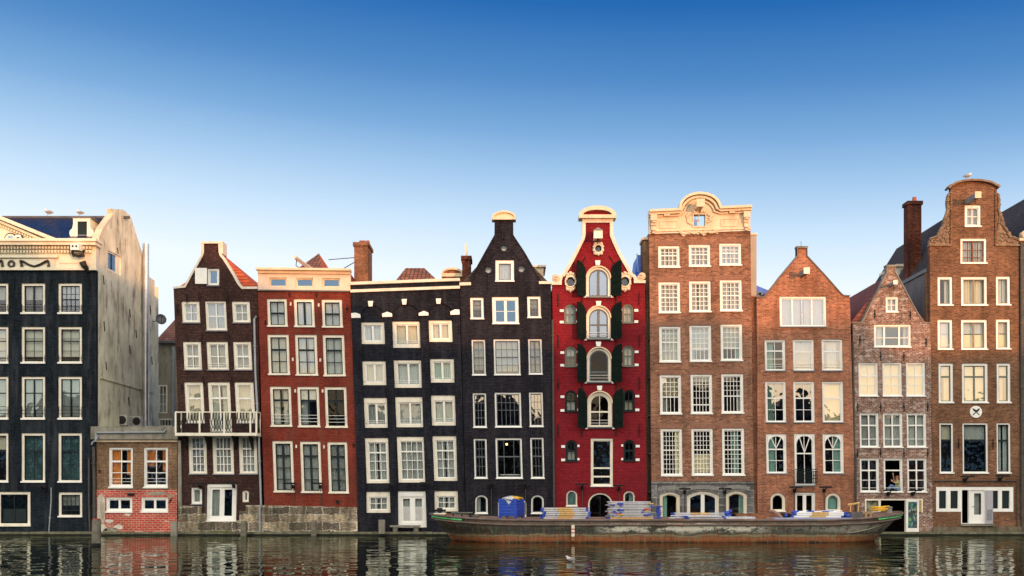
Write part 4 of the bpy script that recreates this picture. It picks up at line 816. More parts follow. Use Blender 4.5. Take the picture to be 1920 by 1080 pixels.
for (xl_, xr_, y0, y1) in ((1098.5, 1145.5, 491, 557), (1099, 1146, 568, 637), (1099.7, 1146.6, 646.5, 717.5), (1101, 1148.5, 729.5, 803)):
    shutter(xl_, y0, y1, -1); shutter(xr_, y0, y1, 1)
    a = PP(xl_-3, y1); h.box('hinge_block', xl_-4, y1-2, xl_+1, y1+1.5, -.13, -.002, 'clean'); h.box('hinge_block', xr_-1, y1-2, xr_+4, y1+1.5, -.13, -.002, 'clean')
for y, (w1, w2) in ((489, (1115.6, 1125.5)), (565, (1117, 1127)), (641, (1117, 1127)), (723.5, (1119, 1129))):
    h.plate('keystone', [(w1+1.2, y+8.5), (w2-1.2, y+8.5), (w2, y), (w1, y)], -.11, -.002, 'clean')
k = 0
for (a, y0, b, y1, a2, y2, b2, y3) in ((1058, 570.4, 1079.3, 607.8, 1166.8, 569.8, 1188, 607), (1059, 649, 1080.6, 688.7, 1167.5, 647.6, 1188.6, 688), (1059.3, 731.7, 1081.7, 773.3, 1168.3, 730.7, 1190, 772.3), (1060.7, 825, 1082, 866, 1169, 824.3, 1190.7, 865.7)):
    cu = (('F', 'F'), ([(0, 1, 0, .5, 'curtain')], 'F'), ([(.05, .95, .52, 1, 'curtain')], [(.05, .95, .52, 1, 'curtain')]), ([(.05, .95, .58, 1, 'curtain')], 'N'))[k]
    for j, (p0, p1, p2, p3) in enumerate(((a, y0, b, y1), (a2, y2, b2, y3))):
        fm = 'greygreen' if k < 2 else 'dark'
        h.win(p0, p1, p2, p3, 2, (-.5,), cur=cu[j], arch=10.5, fw=2.4, fmat=fm, sash=fm, sill=fm, sh=1.6, k=0)
        for yy in (p1+10, p3-6):
            for (u, v) in ((p0-8.5, p0-1.2), (p1*0+p2+1.2, p2+8.5)):
                inner = (j == 0 and u > p0) or (j == 1 and u < p0)
                if inner: u, v = (p2+.6, p2+4.5) if j == 0 else (p0-4.5, p0-.6)
                h.box('quoin_block', u, yy-(1 if inner else 0), v, yy+(3.2 if inner else 4.6), -.05, -.002, 'clean')
    k += 1
h.win(1107.7, 822, 1149.3, 912.8, 1, (-.63, -.83), cur='N', fw=3.6, sash='white', name='tall_window', glass='tealglass', fb=2, k=0)
h.win(1061.7, 919.5, 1082.4, 950, 1, (), cur='G', arch=10, fw=2.6, k=0); h.win(1169, 920.5, 1190.2, 951, 1, (), cur='GR', arch=10, fw=2.6, k=0)
h.win(1102.6, 924, 1148.6, 975, 2, (), cur='N', arch=21, fw=2.8, k=0, name='door', sash='dark')
# oculus windows in carved frames
def carved(cx, cy, rx, ry, r, nm='carved_frame', lob=.14):
    pts = []
    for i in range(40):
        a = -2*math.pi*i/40; c_, s_ = math.cos(a), math.sin(a); e_ = (abs(c_)**3+abs(s_)**3)**(-1/3); m = 1+lob*.5*math.cos(8*a)+.03*math.sin(17*a); pts.append((cx+rx*e_*c_*m, cy+ry*e_*s_*m))
    inn = ell(cx, cy, r*.95, r); h.hole(ell(cx, cy, r*.95, r))
    o = h.plate(nm, pts, -.13, -.003, 'cream', holes=[ell(cx, cy, r*.95+.3, r+.3)])
    h.plate('carved_rim', ell(cx, cy, r+2.6, r+3), -.18, -.131, 'stonewhite', holes=[ell(cx, cy, r+.4, r+.6)], parent=o)
    q = MB(); q.plate(toW(ell(cx, cy, r*.95-.05, r-.05)), [toW(ell(cx, cy, r*.95-1.4, r-1.4))], .02, .12); q.build('sash', M['dark'], o)
    q = MB(); q.add([(p[0], .09, p[1]) for p in toW(ell(cx, cy, r*.95-1.2, r-1.2))], [tuple(range(20))]); q.build('pane', M['glass'], o)
    q = MB()
    for i in range(10):
        a = 2*math.pi*i/10+.3; e_ = (abs(math.cos(a))**3+abs(math.sin(a))**3)**(-1/3)*.86; p = PP(cx+rx*e_*math.cos(a), cy+ry*e_*math.sin(a)); q.ball((p[0], -.15, p[1]), .085, .06, .07, 6, 5)
    q.build('carving', M['stonewhite'], o, smooth=True)
carved(1069.5, 529, 9.5, 18.5, 8.2); carved(1171.3, 528.5, 11, 18, 8.2); carved(1121.5, 467, 9.5, 12.5, 6.0)
GL = [(1047, 517.5), (1052.5, 516.5), (1062, 501.5), (1070, 487.5), (1078, 472), (1085, 457.5), (1090.5, 446.5), (1091.8, 440), (1091.8, 417)]
GRr = [(1149.3, 417), (1149.3, 441), (1154, 453), (1162.6, 471.6), (1172, 489), (1181, 504.5), (1189, 517.8), (1196, 519)]
h.wall([(1041.8, 1012), (1214, 1012), (1211, 800), (1208.8, 531), (1188, 531)]+[(x-.8, y+1.5) for x, y in reversed(GRr[:-1])]+[(x+.8, y+1.5) for x, y in reversed(GL[1:])]+[(1053, 533), (1035.2, 534), (1040, 800)])
h.band('coping', GL[1:], 6.0, -.10, .36, 'stonewhite'); h.band('coping', GRr[:-1], 6.0, -.10, .36, 'stonewhite')
h.plate('gable_shoulder', [(1034.4, 534.8), (1053, 534.8), (1053, 527), (1056, 517), (1051, 515), (1048, 527), (1034.4, 529.5)], -.16, .34, 'stonewhite')
h.plate('gable_shoulder', [(1188, 531.5), (1209.8, 531.5), (1209.8, 526.5), (1196, 525), (1190, 515.5), (1184, 516), (1188, 524)], -.16, .34, 'stonewhite')
def scroll(cx, cy, s_):
    q = MB(); pts = []
    for i in range(30):
        a = i*.42; r = 6.6*(1-i/36); p = PP(cx+s_*r*math.cos(a), cy+r*math.sin(a)); pts.append((p[0], -.12-.004*i, p[1]))
    q.tube(pts, [.075]*10+[.06]*20, 6); q.plate(toW(ell(cx, cy, 6.4, 6.4)), [], -.10, .2); q.ball((PP(cx, cy)[0], -.12, PP(cx, cy)[1]), .07, .12, .07, 8, 6); q.build('scroll', M['cream'], h.root)
scroll(1042, 521.5, 1); scroll(1202.5, 518.5, -1)
h.plate('gable_head', [(1085, 417), (1156-3, 417), (1153, 412), (1087, 412)], -.12, .4, 'stonewhite') if False else None
h.plate('gable_cap_cornice', [(1091.8, 418), (1149.3, 418), (1149.3, 411.3), (1091.8, 411.3)], -.09, .4, 'stonewhite')
h.plate('gable_cap_cornice', [(1085, 411.2), (1154.5, 411.2), (1154.5, 404.8), (1085, 404.8)], -.32, .5, 'cream')
a2 = [(1119.7+34.8*math.cos(math.pi*i/18), 405.5-17.5*math.sin(math.pi*i/18)) for i in range(19)]; a3 = [(1119.7+27*math.cos(math.pi*i/18), 404.6-9.2*math.sin(math.pi*i/18)) for i in range(18, -1, -1)]
h.plate('gable_cap_cornice', a2+a3, -.30, .5, 'cream')
h.plate('gable_cap', [(1119.7+27.6*math.cos(math.pi*i/18), 404.7-9.8*math.sin(math.pi*i/18)) for i in range(19)], -.08, .45, MB6)
o = h.hoist(1114.5, 434, 1128.5, 446, .85, 'white', body='white'); q = MB(); A = PP(1112, 434, -.85); B = PP(1131, 428, -.85); C_ = PP(1121.5, 427, -.85)
q.add([(A[0], -.95, A[1]+.06), (B[0], -.95, A[1]+.06), (C_[0], -.95, C_[1]), (A[0], -.01, A[1]+.06), (B[0], -.01, A[1]+.06), (C_[0], -.01, C_[1])], [(0, 1, 2), (5, 4, 3), (0, 2, 5, 3), (2, 1, 4, 5), (1, 0, 3, 4)]); q.build('hood', M['sill'], o)
q = MB().box(PP(1118, 0)[0], PP(1125, 0)[0], -.6, -.02, PP(0, 455)[1], PP(0, 446)[1]-.03); q.build('pulley_box', M['brownwood'], o)
for x, ys in ((1046.5, (551, 628, 709, 795)), (1198.5, (547, 627, 707, 795))):
    for y in ys: h.anchor(x, y, y+24)
for x, ys in ((1091, (558, 640, 720, 804)), (1155, (555, 638, 718, 803))):
    for y in ys: h.anchor(x, y, y+15)
for a, b in (((1097.5, 481), (1091, 494)), ((1142, 480), (1151, 494))):
    q = MB(); A, B = PP(*a), PP(*b); q.tube([(A[0], -.04, A[1]), (B[0], -.04, B[1])], .022, 5); q.build('wall_anchor', M['iron'], h.root)
h.body(1035.6, 1208, 533, 1042, 1214, (565, 642, 725, 812, 917), depth=11); h.gable_roof(1036.5, 1207.5, 531, 1120, 425, MT_DRK, dz=.6)

# ================================================================== 8 tall brown house with ornate cream cornice
h = House('canal_house', 'tall pinkish brown brick house with ornate arched cream cornice and many-paned white windows', 'house', 1312, MB7, .013, GR, fw=3.6, sash='clean', fmat='clean', sill='clean', sh=2.6, bw=.85, sw=1.8, fb=1, rec=.05)
H7 = h
for i, (a, y0, b, y1) in enumerate(((1234.3, 461, 1274.6, 502.6), (1291.6, 458.6, 1332, 500.8), (1349, 456.3, 1390.2, 498.6))): h.win(a, y0, b, y1, 4, (.2, -.40, .7), cur='SF')
for i, (a, y0, b, y1) in enumerate(((1235, 529, 1275.5, 587.8), (1292.3, 527, 1333, 586), (1350, 525, 1391.3, 584.3))): h.win(a, y0, b, y1, 4, (.16, .32, -.48, .66, .83), cur=('SF', 'H', 'SF')[i])
for i, (a, y0, b, y1) in enumerate(((1236.2, 612, 1276.3, 680.2), (1293, 610, 1334, 679), (1351.3, 608, 1392, 677.5))): h.win(a, y0, b, y1, 4, (.14, .28, -.42, .7) if i == 0 else (.16, .32, .48, -.66), cur=('F', [(0, 1, 0, .68, 'curtain'), (0, .22, .6, 1, 'teal')], [(0, 1, 0, .66, 'curtain'), (.78, 1, .6, 1, 'teal')])[i])
for i, (a, y0, b, y1) in enumerate(((1237.4, 703, 1277.7, 777.5), (1295, 702, 1335.7, 777), (1352.7, 701, 1394.2, 776))): h.win(a, y0, b, y1, (4, 5, 5)[i], (.13, .26, .39, -.56) if i != 1 else (.2, .4, .6, -.8), cur=([(0, 1, 0, .56, 'creamglow'), (0, .4, .5, 1, 'curtain')], [(0, 1, 0, .12, 'curtain')], [(.78, 1, .4, 1, 'sheer')])[i], glass='glassbright' if i == 0 else 'glass')
for i, (a, y0, b, y1) in enumerate(((1238.8, 804, 1279.3, 893.3), (1296.7, 803.6, 1337, 892.5), (1354.2, 803, 1396, 892.5))): h.win(a, y0, b, y1, 5, (.11, .22, .33, -.44, .55, .66, .77, .89), cur=([(.72, 1, 0, 1, 'creamglow'), (0, .12, 0, 1, 'sheer')], [(0, 1, .55, .95, 'creamglow')], [(.5, .8, 0, 1, 'teal')])[i])
up = list(h.holes); h.holes = []
h.win(1236.7, 921.7, 1275.2, 975, 1, (), cur=[(.02, .35, 0, 1, 'teal')], arch=7, fw=5, sash='cream', fmat='white', k=0)
h.win(1287.7, 920.5, 1348.4, 975, 2, (), cur='N', arch=9, fw=5, fmat='white', mull=7, k=0, glass='glassblue', name='door'); h.win(1361, 920, 1401, 975, 1, (), cur=[(.7, .95, 0, 1, 'teal')], arch=7, fw=5, fmat='white', sash='cream', k=0)
lo = list(h.holes)
W7 = lambda x, y: x+(y-431)*.0
h.wall([(1221.6, 902.6), (1413, 902.6), (1407, 431), (1217, 437)], holes=up)
h.wall([(1221.8, 1012), (1414.5, 1012), (1413.2, 902.7), (1221.6, 902.7)], holes=lo, mat=MGS, y0=-.05, th=.35)
h.plate('string_course', [(1221, 907), (1414, 907), (1413.6, 902.9), (1221, 902.9)], -.10, -.053, MGS)
for (x0, x1, y0, r) in ((1232, 1280, 919.5, 9), (1283, 1353, 918.5, 11), (1356, 1406, 918, 9)):
    pts = [(x0+(x1-x0)*j/10, y0+r-math.sin(math.pi*(.18+.64*j/10))*r-1) for j in range(11)]
    h.band('arch_stones', [(p[0], p[1]-8) for p in pts], 7.5, -.09, -.052, plain('grey_arch_stone', (.22, .22, .21), .85, .25, 4, dirt=(.08, .08, .08), dirt_amt=.5, bump=.4))
# brick lintel fans
for (a, y0, b) in [(1234, 461, 1275), (1291, 458, 1332), (1349, 456, 1391), (1235, 529, 1276), (1292, 527, 1333), (1350, 525, 1392), (1236, 612, 1277), (1293, 610, 1334), (1351, 608, 1392), (1237, 703, 1278), (1295, 702, 1336), (1352, 701, 1394), (1238, 804, 1280), (1296, 803, 1337), (1354, 803, 1396)]:
    q = MB(); n = 26
    for j in range(n):
        x = a-1+(b-a+2)*j/n; t = (j-n/2)/n; dx = t*4; p0 = PP(x, y0-.5); p1 = PP(x+dx, y0-9); w_ = (b-a+2)/n*PX*.82
        q.add([(p0[0], -.012, p0[1]), (p0[0]+w_, -.012, p0[1]), (p1[0]+w_, -.012, p1[1]), (p1[0], -.012, p1[1])], [(0, 1, 2, 3)])
    q.build('lintel_bricks', plain('lintel_brick', (.30, .145, .095), .85, .35, 14) if 'lintel_brick' not in bpy.data.materials else bpy.data.materials['lintel_brick'], h.root)
# cornice
def cl(x): return 397.5-(x-1216)*(8.6/191)   # top line slopes as built
ctr = 1310.5
def top(d):   # outline offset inward by d
    pts = [(1216, cl(1216)+d), (1271.5, cl(1271)+d)]; r = 38-d; hgt = 27.5-d*.15
    for i in range(1, 16):
        a = math.pi*(1-i/16); pts.append((ctr+r*math.cos(a), 392.5+d*.6-hgt*math.sin(a)+d*.5))
    pts += [(1350.5, cl(1350)+d), (1406.7, cl(1407)+d)]; return pts
h.plate('cornice_wall', [(1217.5, 437.4), (1406, 431.5)]+[(x, y+3) for x, y in reversed(top(1))], -.06, .34, 'cream', holes=[[(1299.7, 425), (1322, 425), (1322, 402.8), (1299.7, 402.8)]])
h.band('cornice', top(-1), 4.4, -.48, .36, 'cream'); h.band('cornice', top(3.6), 4.0, -.34, -.062, 'cream'); h.band('cornice', [(x, y) for x, y in top(8.5)], 2.6, -.19, -.063, 'cream')
h.band('cornice_foot', [(1216.5, 433), (1310, 430), (1407, 427.5)], 3.2, -.16, -.062, 'cream'); h.band('cornice_foot', [(1216.5, 437), (1310, 434.2), (1407, 431.2)], 2.4, -.11, .03, 'stonewhite')
for (a, b, y0, y1) in ((1236, 1271, 414.5, 429), (1351, 1386, 410, 425.5)):
    o = h.plate('cornice_panel', [(a, y1), (b, y1-.7), (b, y0-.7), (a, y0)], -.10, -.063, 'cream', holes=[[(a+1.8, y1-1.8), (b-1.8, y1-2.5), (b-1.8, y0+1.1), (a+1.8, y0+1.8)]])
for x0, yb in ((1218.5, 438.5), (1392.2, 432.5)):
    q = MB(); x1 = x0+11.5
    for (ya, y2, pr, ins) in ((yb-33, yb-22, .42, 0), (yb-22, yb-14, .32, 1.2), (yb-14, yb-4, .22, 2), (yb-4, yb+.8, .26, 3.6)):
        A = PP(x0+ins, ya); B = PP(x1-ins, y2); q.box(A[0], B[0], -pr, -.063, B[1]+.004, A[1])
    for yy, pr in ((yb-19.5, .36), (yb-5, .26)): p = PP(x0+5.7, yy); q.ball((p[0], -pr, p[1]), .13, .1, .07, 8, 6)
    q.build('corbel', M['cream'], h.root)
for x, y in ((1249, 405.5), (1371, 400)): h.plate('bracket_block', [(x-5, y+1.6), (x+5, y+1.2), (x+5.6, y-3), (x-5.6, y-2.6)], -.30, -.063, 'cream')
fr = h.plate('window', [(1298, 426.8), (1323.8, 426.8), (1323.8, 401), (1298, 401)], -.12, -.063, 'cream', holes=[[(1300, 424.7), (1321.7, 424.7), (1321.7, 403), (1300, 403)]], label='small attic window in the cornice with blue and red reflections')
q = MB(); a = PP(1299.8, 425); b = PP(1322, 402.8); q.quad((a[0], .05, a[1]), (b[0], .05, a[1]), (b[0], .05, b[1]), (a[0], .05, b[1])); q.build('pane', M['glassblue'], fr); q = MB(); m = PP(1310.8, 0)[0]; q.box(m-.03, m+.03, .01, .04, a[1], b[1]); q.build('sash', M['cream'], fr)
q = MB(); q.quad((a[0], .3, a[1]), ((a[0]+m)/2+.1, .3, a[1]), ((a[0]+m)/2+.1, .3, b[1]-.2), (a[0], .3, b[1]-.35)); q.build('curtain', M['blue'], fr); q = MB(); q.quad((a[0], .29, b[1]-.35), (m+.1, .29, b[1]-.3), (m+.1, .29, b[1]-.18), (a[0], .29, b[1]-.2)); q.build('curtain', M['redpaint'], fr)  # blue and red sheets behind the pane paint in its reflections
o = h.hoist(1307.5, 374.5, 1320, 386.5, 1.0, 'cream', body='cream')
q = MB(); rnd = random.Random(3)
for i in range(44):
    if i == 22: q.build('carving', M['cream'], h.root, smooth=True); q = MB()
    # carved foliage round the little window and along the foot
    a = math.pi*2*i/22; rr = 1+.25*rnd.random()
    if i < 22:
        x, y = ctr+20*math.cos(a)*rr*.95, 410+15*math.sin(a)*rr*.8
        if y > 429 or (abs(x-1310.8) < 14 and 399 < y < 429) or y < 384: continue
    else: x, y = 1275+(i-22)*3.3, 435.5-(i-22)*.12+3.2*abs(math.sin((i-22)*.62))
    p = PP(x, y); q.ball((p[0], -.08, p[1]), .10+.05*rnd.random(), .07, .06+.05*rnd.random(), 7, 5)
q.build('carving', M['cream'], h.root, smooth=True)
edge = [(1275, 436)]+[(1275+i*2.9, 438.2-i*.1+(3.6+2.2*math.sin(i*.5+.5))*abs(math.sin(i*.72))) for i in range(25)]+[(1348, 434)]
h.plate('carved_apron', edge[::1]+[(1348, 432.2), (1275, 435)], -.08, -.003, 'stonewhite')
h.body(1217.2, 1406.8, 434, 1221.8, 1414, (447, 514, 598, 690, 790, 900), depth=2.0, flat=True)
a_, b_ = PP(1219, 0)[0], PP(1408, 0)[0]; q = MB().box(a_, b_, 2.01, 11, -.5, 14.0); q.build('rear_block', MB7, h.root)
# set-back strips either side
q = MB(); Y = .9; a = PP(1405, 0, Y)[0]; b = PP(1418.5, 0, Y)[0]; q.box(a, b, Y, 2.2, PP(0, 558, Y)[1], PP(0, 440.5, Y)[1]); q.build('side_wall', plain('beige_render', (.42, .37, .30), .8, .1, 1, dirt=(.3, .2, .12), dirt_amt=.4), h.root)
q = MB(); q.box(a-.05, b+.04, Y-.05, 2.3, PP(0, 440.4, Y)[1], PP(0, 437, Y)[1]); q.build('coping', M['stonewhite'], h.root)
q = MB(); q.box(PP(1406, 0, .25)[0], PP(1420, 0, .25)[0], .25, 8.9, -.5, PP(0, 558, Y)[1]-.01); q.build('side_wall', MB8, h.root)
q = MB(); a = PP(1206, 0, .6)[0]; b = PP(1220, 0, .6)[0]; q.box(a, b, .6, 1.9, -.5, PP(0, 450, .6)[1]); q.build('side_wall', MBA, h.root); q = MB().box(a-.06, b, .5, 1.95, PP(0, 450, .6)[1]+.003, PP(0, 445.5, .6)[1]); q.build('coping', M['cream'], h.root)
h.pipe([(1218.5, 600), (1219, 958)], .05, 'darkpipe', .5)
# blue tarpaulins behind
def slab(name, pts, Y0, Y1, mat, label, cat):
    q = MB(); q.plate([PP(x, y, Y0) for x, y in pts], [], Y0, Y1); o = q.build(name, mat, None); x, z = PP(pts[0][0], pts[0][1], Y0); recentre(o, (x, Y0, z)); return tag(o, label, cat)
slab('tarpaulin', [(1186, 540), (1212, 540), (1212, 478), (1196, 478), (1193, 500)], 5.5, 8, M['tarp'], 'blue tarpaulin covering a roof between the crimson warehouse and the tall brown house', 'tarpaulin')
q = MB(); q.tube([P3(1194.5, 476, 5.4), P3(1196, 510, 5.4)], .04, 5); o = q.build('pole', M['pipe']); recentre(o, P3(1196, 510, 5.4)); tag(o, 'short grey pole at the edge of the upper blue tarpaulin', 'pole')
slab('tarpaulin', [(1414, 575), (1462, 575), (1450, 548), (1418, 535), (1414, 535)], 6, 9, M['tarp'], 'blue tarpaulin on the roof behind the orange brown gable house', 'tarpaulin')
q = MB(); a = P3(1421, 556, 3); b = P3(1429, 546, 3); q.box(a[0], b[0], 3, 3.5, a[2], b[2]); o = q.build('roof_vent', M['acwhite']); recentre(o, (a[0], 3, a[2])); q = MB(); p = ((a[0]+b[0])/2, 2.97, (a[2]+b[2])/2); q.tube([p, (p[0], 3.0, p[2])], .09, 10); q.build('grille', M['black'], o); tag(o, 'small pale vent box on the roof beside the lower blue tarpaulin', 'vent')

# ================================================================== 9 orange-brown gable house
h = House('canal_house', 'orange brown brick house with a plain stepped-foot gable and hoist beam, arched lower windows', 'house', 1510, MB8, .018, GR, fw=3.2, sash='clean', fmat='clean', sill='sill', sh=2, bw=1.0, fb=1.4, sw=1.6)
H8 = h
h.win(1462, 556, 1549.6, 614, 1, (), cur='SF', xs=[-.25, -.72, .485], glass='glassbright')
h.win(1434, 637, 1472.8, 696.6, 2, (-.32, .62), cur=[(0, .45, 0, 1, 'teal')], rail=2); h.win(1487, 636.7, 1526.4, 696.6, 1, (-.36,), cur='H', glass='glassbright', rail=2); h.win(1540.8, 636, 1580, 696.5, 1, (-.36,), cur=[(.25, .8, 0, 1, 'curtain')], glass='glassbright', rail=2)
h.win(1435.2, 715.5, 1474, 793.5, 2, (-.38, .7), cur='GL', glass='glassbright'); h.win(1488, 715.5, 1527.3, 793.5, 2, (-.38, .7), cur='N', glass='glassbright'); h.win(1542, 715.5, 1581.6, 793.5, 1, (-.38,), cur='C', glass='glassbright')
def fanwin(x0, y0, x1, y1, cur, **o):
    # square-headed frame round an arched light with a V of bars in the head
    o_ = dict(o); cx = (x0+x1)/2; c = (x0+4.2+x1-4.2)/2
    fr = h.win(x0, y0, x1, y1, 2, (-.36, .68) if not o.get('door') else (-.36,), cur=cur, fw=3.6, ft=3.6, **{k_: v for k_, v in o.items() if k_ != 'door'})
    r = (x1-x0)/2-4.6; yt = y0+4.2
    # spandrel fillers
    q = MB()
    for s_ in (-1, 1):
        arc = [(cx+s_*r*math.sin(math.pi/2*j/8), yt+r-r*math.cos(math.pi/2*j/8)) for j in range(9)]; pts = [(cx+s_*(r+.9), yt+r), (cx+s_*(r+.9), yt-.5), (cx, yt-.5)]+arc
        if s_ > 0: pts = pts
        q.plate(toW(pts), [], .055, .14)
    for s_ in (-1, 1):
        A = (cx, y0+(y1-y0)*.36); B = (cx+s_*r*.62, yt+r*.22); n = Vector((B[1]-A[1], A[0]-B[0])).normalized()*.7
        q.plate(toW([(A[0]-n.x, A[1]-n.y), (B[0]-n.x, B[1]-n.y), (B[0]+n.x, B[1]+n.y), (A[0]+n.x, A[1]+n.y)]), [], .085, .125)
    q.build('spandrel', M['clean'], fr); return fr
fanwin(1436.7, 813.6, 1475.2, 889.3, 'GL'); fr = fanwin(1489.7, 813, 1528.8, 912, 'N', door=True, name='balcony_door'); fanwin(1543, 813.6, 1582.2, 889.3, 'GR')
q = MB(); xa, xb = PP(1490.5, 0)[0], PP(1530, 0)[0]; zt, zb = PP(0, 880, -.3)[1], PP(0, 905, -.3)[1]
for z in (zt, zb, zt-.12): q.box(xa, xb, -.33, -.29, z-.02, z+.02)
for i in range(13): x = xa+.03+(xb-xa-.06)*i/12; q.box(x-.014, x+.014, -.328, -.292, zb+.021, zt-.141)
for i in range(6): x = xa+.12+(xb-xa-.24)*i/5; m = (zt+zb)/2-.05; q.tube([(x+.1*math.cos(t_*.8), -.345, m+.12*math.sin(t_*.8)) for t_ in range(9)], .02, 4)
for x in (xa, xb-.04): q.box(x, x+.04, -.289, -.002, zt-.02, zt+.02); q.box(x, x+.04, -.289, -.002, zb-.02, zb+.02)
q.build('balconette', M['dark'], h.root)
h.win(1444.4, 924, 1472.8, 960, 1, (), cur='N', arch=14, fw=3.6, k=0, sill='clean', fmat='white', sash='white'); h.win(1548, 924.7, 1576.6, 960, 1, (), cur='G', arch=14, fw=3.6, k=0, sill='clean', fmat='white', sash='white')
h.win(1489.7, 923.5, 1528.8, 976, 1, (), cur='N', fw=3.2, sw=2.4, mull=6.5, k=0, name='door', sill='clean')
h.wall([(1420.5, 1012), (1605.5, 1012), (1604, 955), (1594, 575), (1592.8, 554.5), (1580, 554), (1577.5, 551), (1545, 514.5), (1514.5, 481.5), (1513.3, 463), (1494, 463), (1494, 481), (1460, 521), (1434, 553), (1433, 557), (1418.8, 557), (1420, 700)])
h.band('coping', [(1418, 555.8), (1434, 556), (1460, 520), (1494, 479.5), (1494, 466)], 1.7, -.06, .34, M['zinc']); h.band('coping', [(1513.6, 466), (1514, 479.5), (1545, 512.7), (1578, 550), (1582, 553), (1593.6, 553.6)], 1.7, -.06, .34, M['zinc'])
h.plate('gable_cap', [(1494.2, 465.8), (1513.6, 465.8), (1515, 462), (1492.8, 462)], -.10, .4, 'concrete')
q = MB(); q.tube([P3(1502, 462, .1), P3(1502, 452, .1)], .012, 4); q.build('lightning_rod', M['iron'], h.root)
h.hoist(1508, 503.5, 1516.5, 512.5, 1.0, 'white', body='sill')  # grey body paints the shaded sides, white cap the sunlit end
q = MB(); A = PP(1419, 616.5); B = PP(1594, 616); q.box(A[0]+.05, B[0]-.1, -.02, -.002, A[1]-.04, A[1]); q.build('string_course', MB8, h.root)
h.body(1419, 1592, 557, 1421, 1605, (565, 625, 706, 803, 916), depth=9); h.gable_roof(1421, 1591, 556, 1504, 510, MT_DRK, dz=.2, y1=4)
for x, y in ((1466, 920),): pass
h.pipe([(1600, 640), (1604, 958)], .07, 'darkpipe', .05)

# ================================================================== 10 small chalky brick house
h = House('canal_house', 'narrow chalky brick house with small curved gable and open dark doorway at the water', 'house', 1673, MB9, .015, GR, fw=2.8, sash='clean', fmat='clean', sill='clean', sh=2, bw=1.1, fb=1.2, sw=1.4)
H9 = h
h.win(1661, 556.7, 1684.3, 586.5, 2, (.5,), cur='F', k=0); h.win(1639, 608.6, 1708.3, 652, 1, (.58,), cur=[(0, .25, 0, 1, 'curtain'), (.86, 1, 0, 1, 'sheer')], xs=[-.26, -.72], k=0, rail=0)
for (a, b) in ((1610, 1646.4), (1654.8, 1691.2), (1699, 1735.2)): h.win(a, 680, b, 744, 2, (-.37, .68), cur='C', glass='glassbright')  # bright cream behind these panes paints in the mirrored evening sky
for (a, b) in ((1612, 1648), (1655.8, 1692.6), (1700.4, 1737.2)): h.win(a, 774.5, b, 840, 2, (-.33, .78), cur='SF', rail=0, mull=2.4)
for i, (a, b) in enumerate(((1612.5, 1648.6), (1657, 1693), (1701.4, 1738))): h.win(a, 859.3, b, 923.8, 2 if i != 1 else 1, (-.33, .66) if i != 1 else (-.33,), cur='N', mull=2.4 if i != 1 else 0, rail=1, glass='glass' if i != 1 else 'none', **({'xs': None}))
h.hole([(1622, 999), (1730.5, 999), (1730.5, 935.5), (1622, 935.5)])
fr = h.plate('doorway', [(1622, 999), (1730.5, 999), (1730.5, 935.5), (1622, 935.5)], .0, .14, 'white', holes=[[(1624.5, 959), (1647.5, 959), (1647.5, 938.5), (1624.5, 938.5)], [(1651.5, 997.5), (1697.5, 997.5), (1697.5, 938), (1651.5, 938)], [(1700, 997.5), (1728, 997.5), (1728, 938), (1700, 938)]])
h.plate('brick_panel', [(1621.8, 999.2), (1648.8, 999.2), (1648.8, 963), (1621.8, 963)], -.012, -.002, MB9); h.plate('brick_panel', [(1721.5, 999.2), (1731, 999.2), (1731, 961), (1721.5, 961)], -.012, -.002, MB9)
q = MB(); a = PP(1624.5, 959); b = PP(1647.5, 938.5); q.quad((a[0], .1, a[1]), (b[0], .1, a[1]), (b[0], .1, b[1]), (a[0], .1, b[1])); q.build('pane', M['glass'], fr)
mm, tt, pp = newmat('faded_poster_patchwork'); tcn = nd(tt, 'ShaderNodeTexCoord'); vo = nd(tt, 'ShaderNodeTexVoronoi'); vo.inputs['Scale'].default_value = 6; tt.links.new(tcn.outputs['Object'], vo.inputs[0])
setin(tt, pp, 'Base Color', ramp(tt, noise(tt, vo.outputs['Position'], 3.3, 3), [(.3, (.03, .05, .05)), (.42, (.55, .25, .04)), (.5, (.55, .5, .35)), (.58, (.05, .22, .16)), (.7, (.6, .12, .05))])); M['patch1'] = mm
mm, tt, pp = newmat('graffiti_spray_colours'); tcn = nd(tt, 'ShaderNodeTexCoord'); vo = nd(tt, 'ShaderNodeTexVoronoi'); vo.inputs['Scale'].default_value = 7; tt.links.new(tcn.outputs['Object'], vo.inputs[0])
n1 = noise(tt, tcn.outputs['Object'], 7, 6, .8); setin(tt, pp, 'Base Color', mix(tt, ramp(tt, n1, [(.46, (0, 0, 0)), (.5, (1, 1, 1))]), ramp(tt, noise(tt, vo.outputs['Position'], 4, 2), [(.35, (.02, .03, .03)), (.43, (.02, .18, .45)), (.48, (.03, .35, .3)), (.53, (.15, .4, .08)), (.58, (.5, .5, .45)), (.68, (.35, .05, .12))], 'CONSTANT'), (.03, .04, .04))); M['graf'] = mm
h.plate('poster', [(1624.5, 959), (1647.5, 959), (1647.5, 938.5), (1624.5, 938.5)], .25, .27, 'patch1', parent=fr)
h.plate('orange_panel', [(1722, 960), (1728, 960), (1728, 938), (1722, 938)], .05, .08, 'wood', parent=fr)
o = h.plate('open_door', [(1698, 998), (1721.8, 998), (1721.8, 937), (1698, 937)], -.10, -.02, 'clean', holes=[[(1701.5, 990), (1718.5, 990), (1718.5, 941), (1701.5, 941)]], label='open white framed door covered in colourful graffiti')
h.plate('door_panel', [(1701.5, 990), (1718.5, 990), (1718.5, 941), (1701.5, 941)], -.07, -.04, 'graf', parent=o)
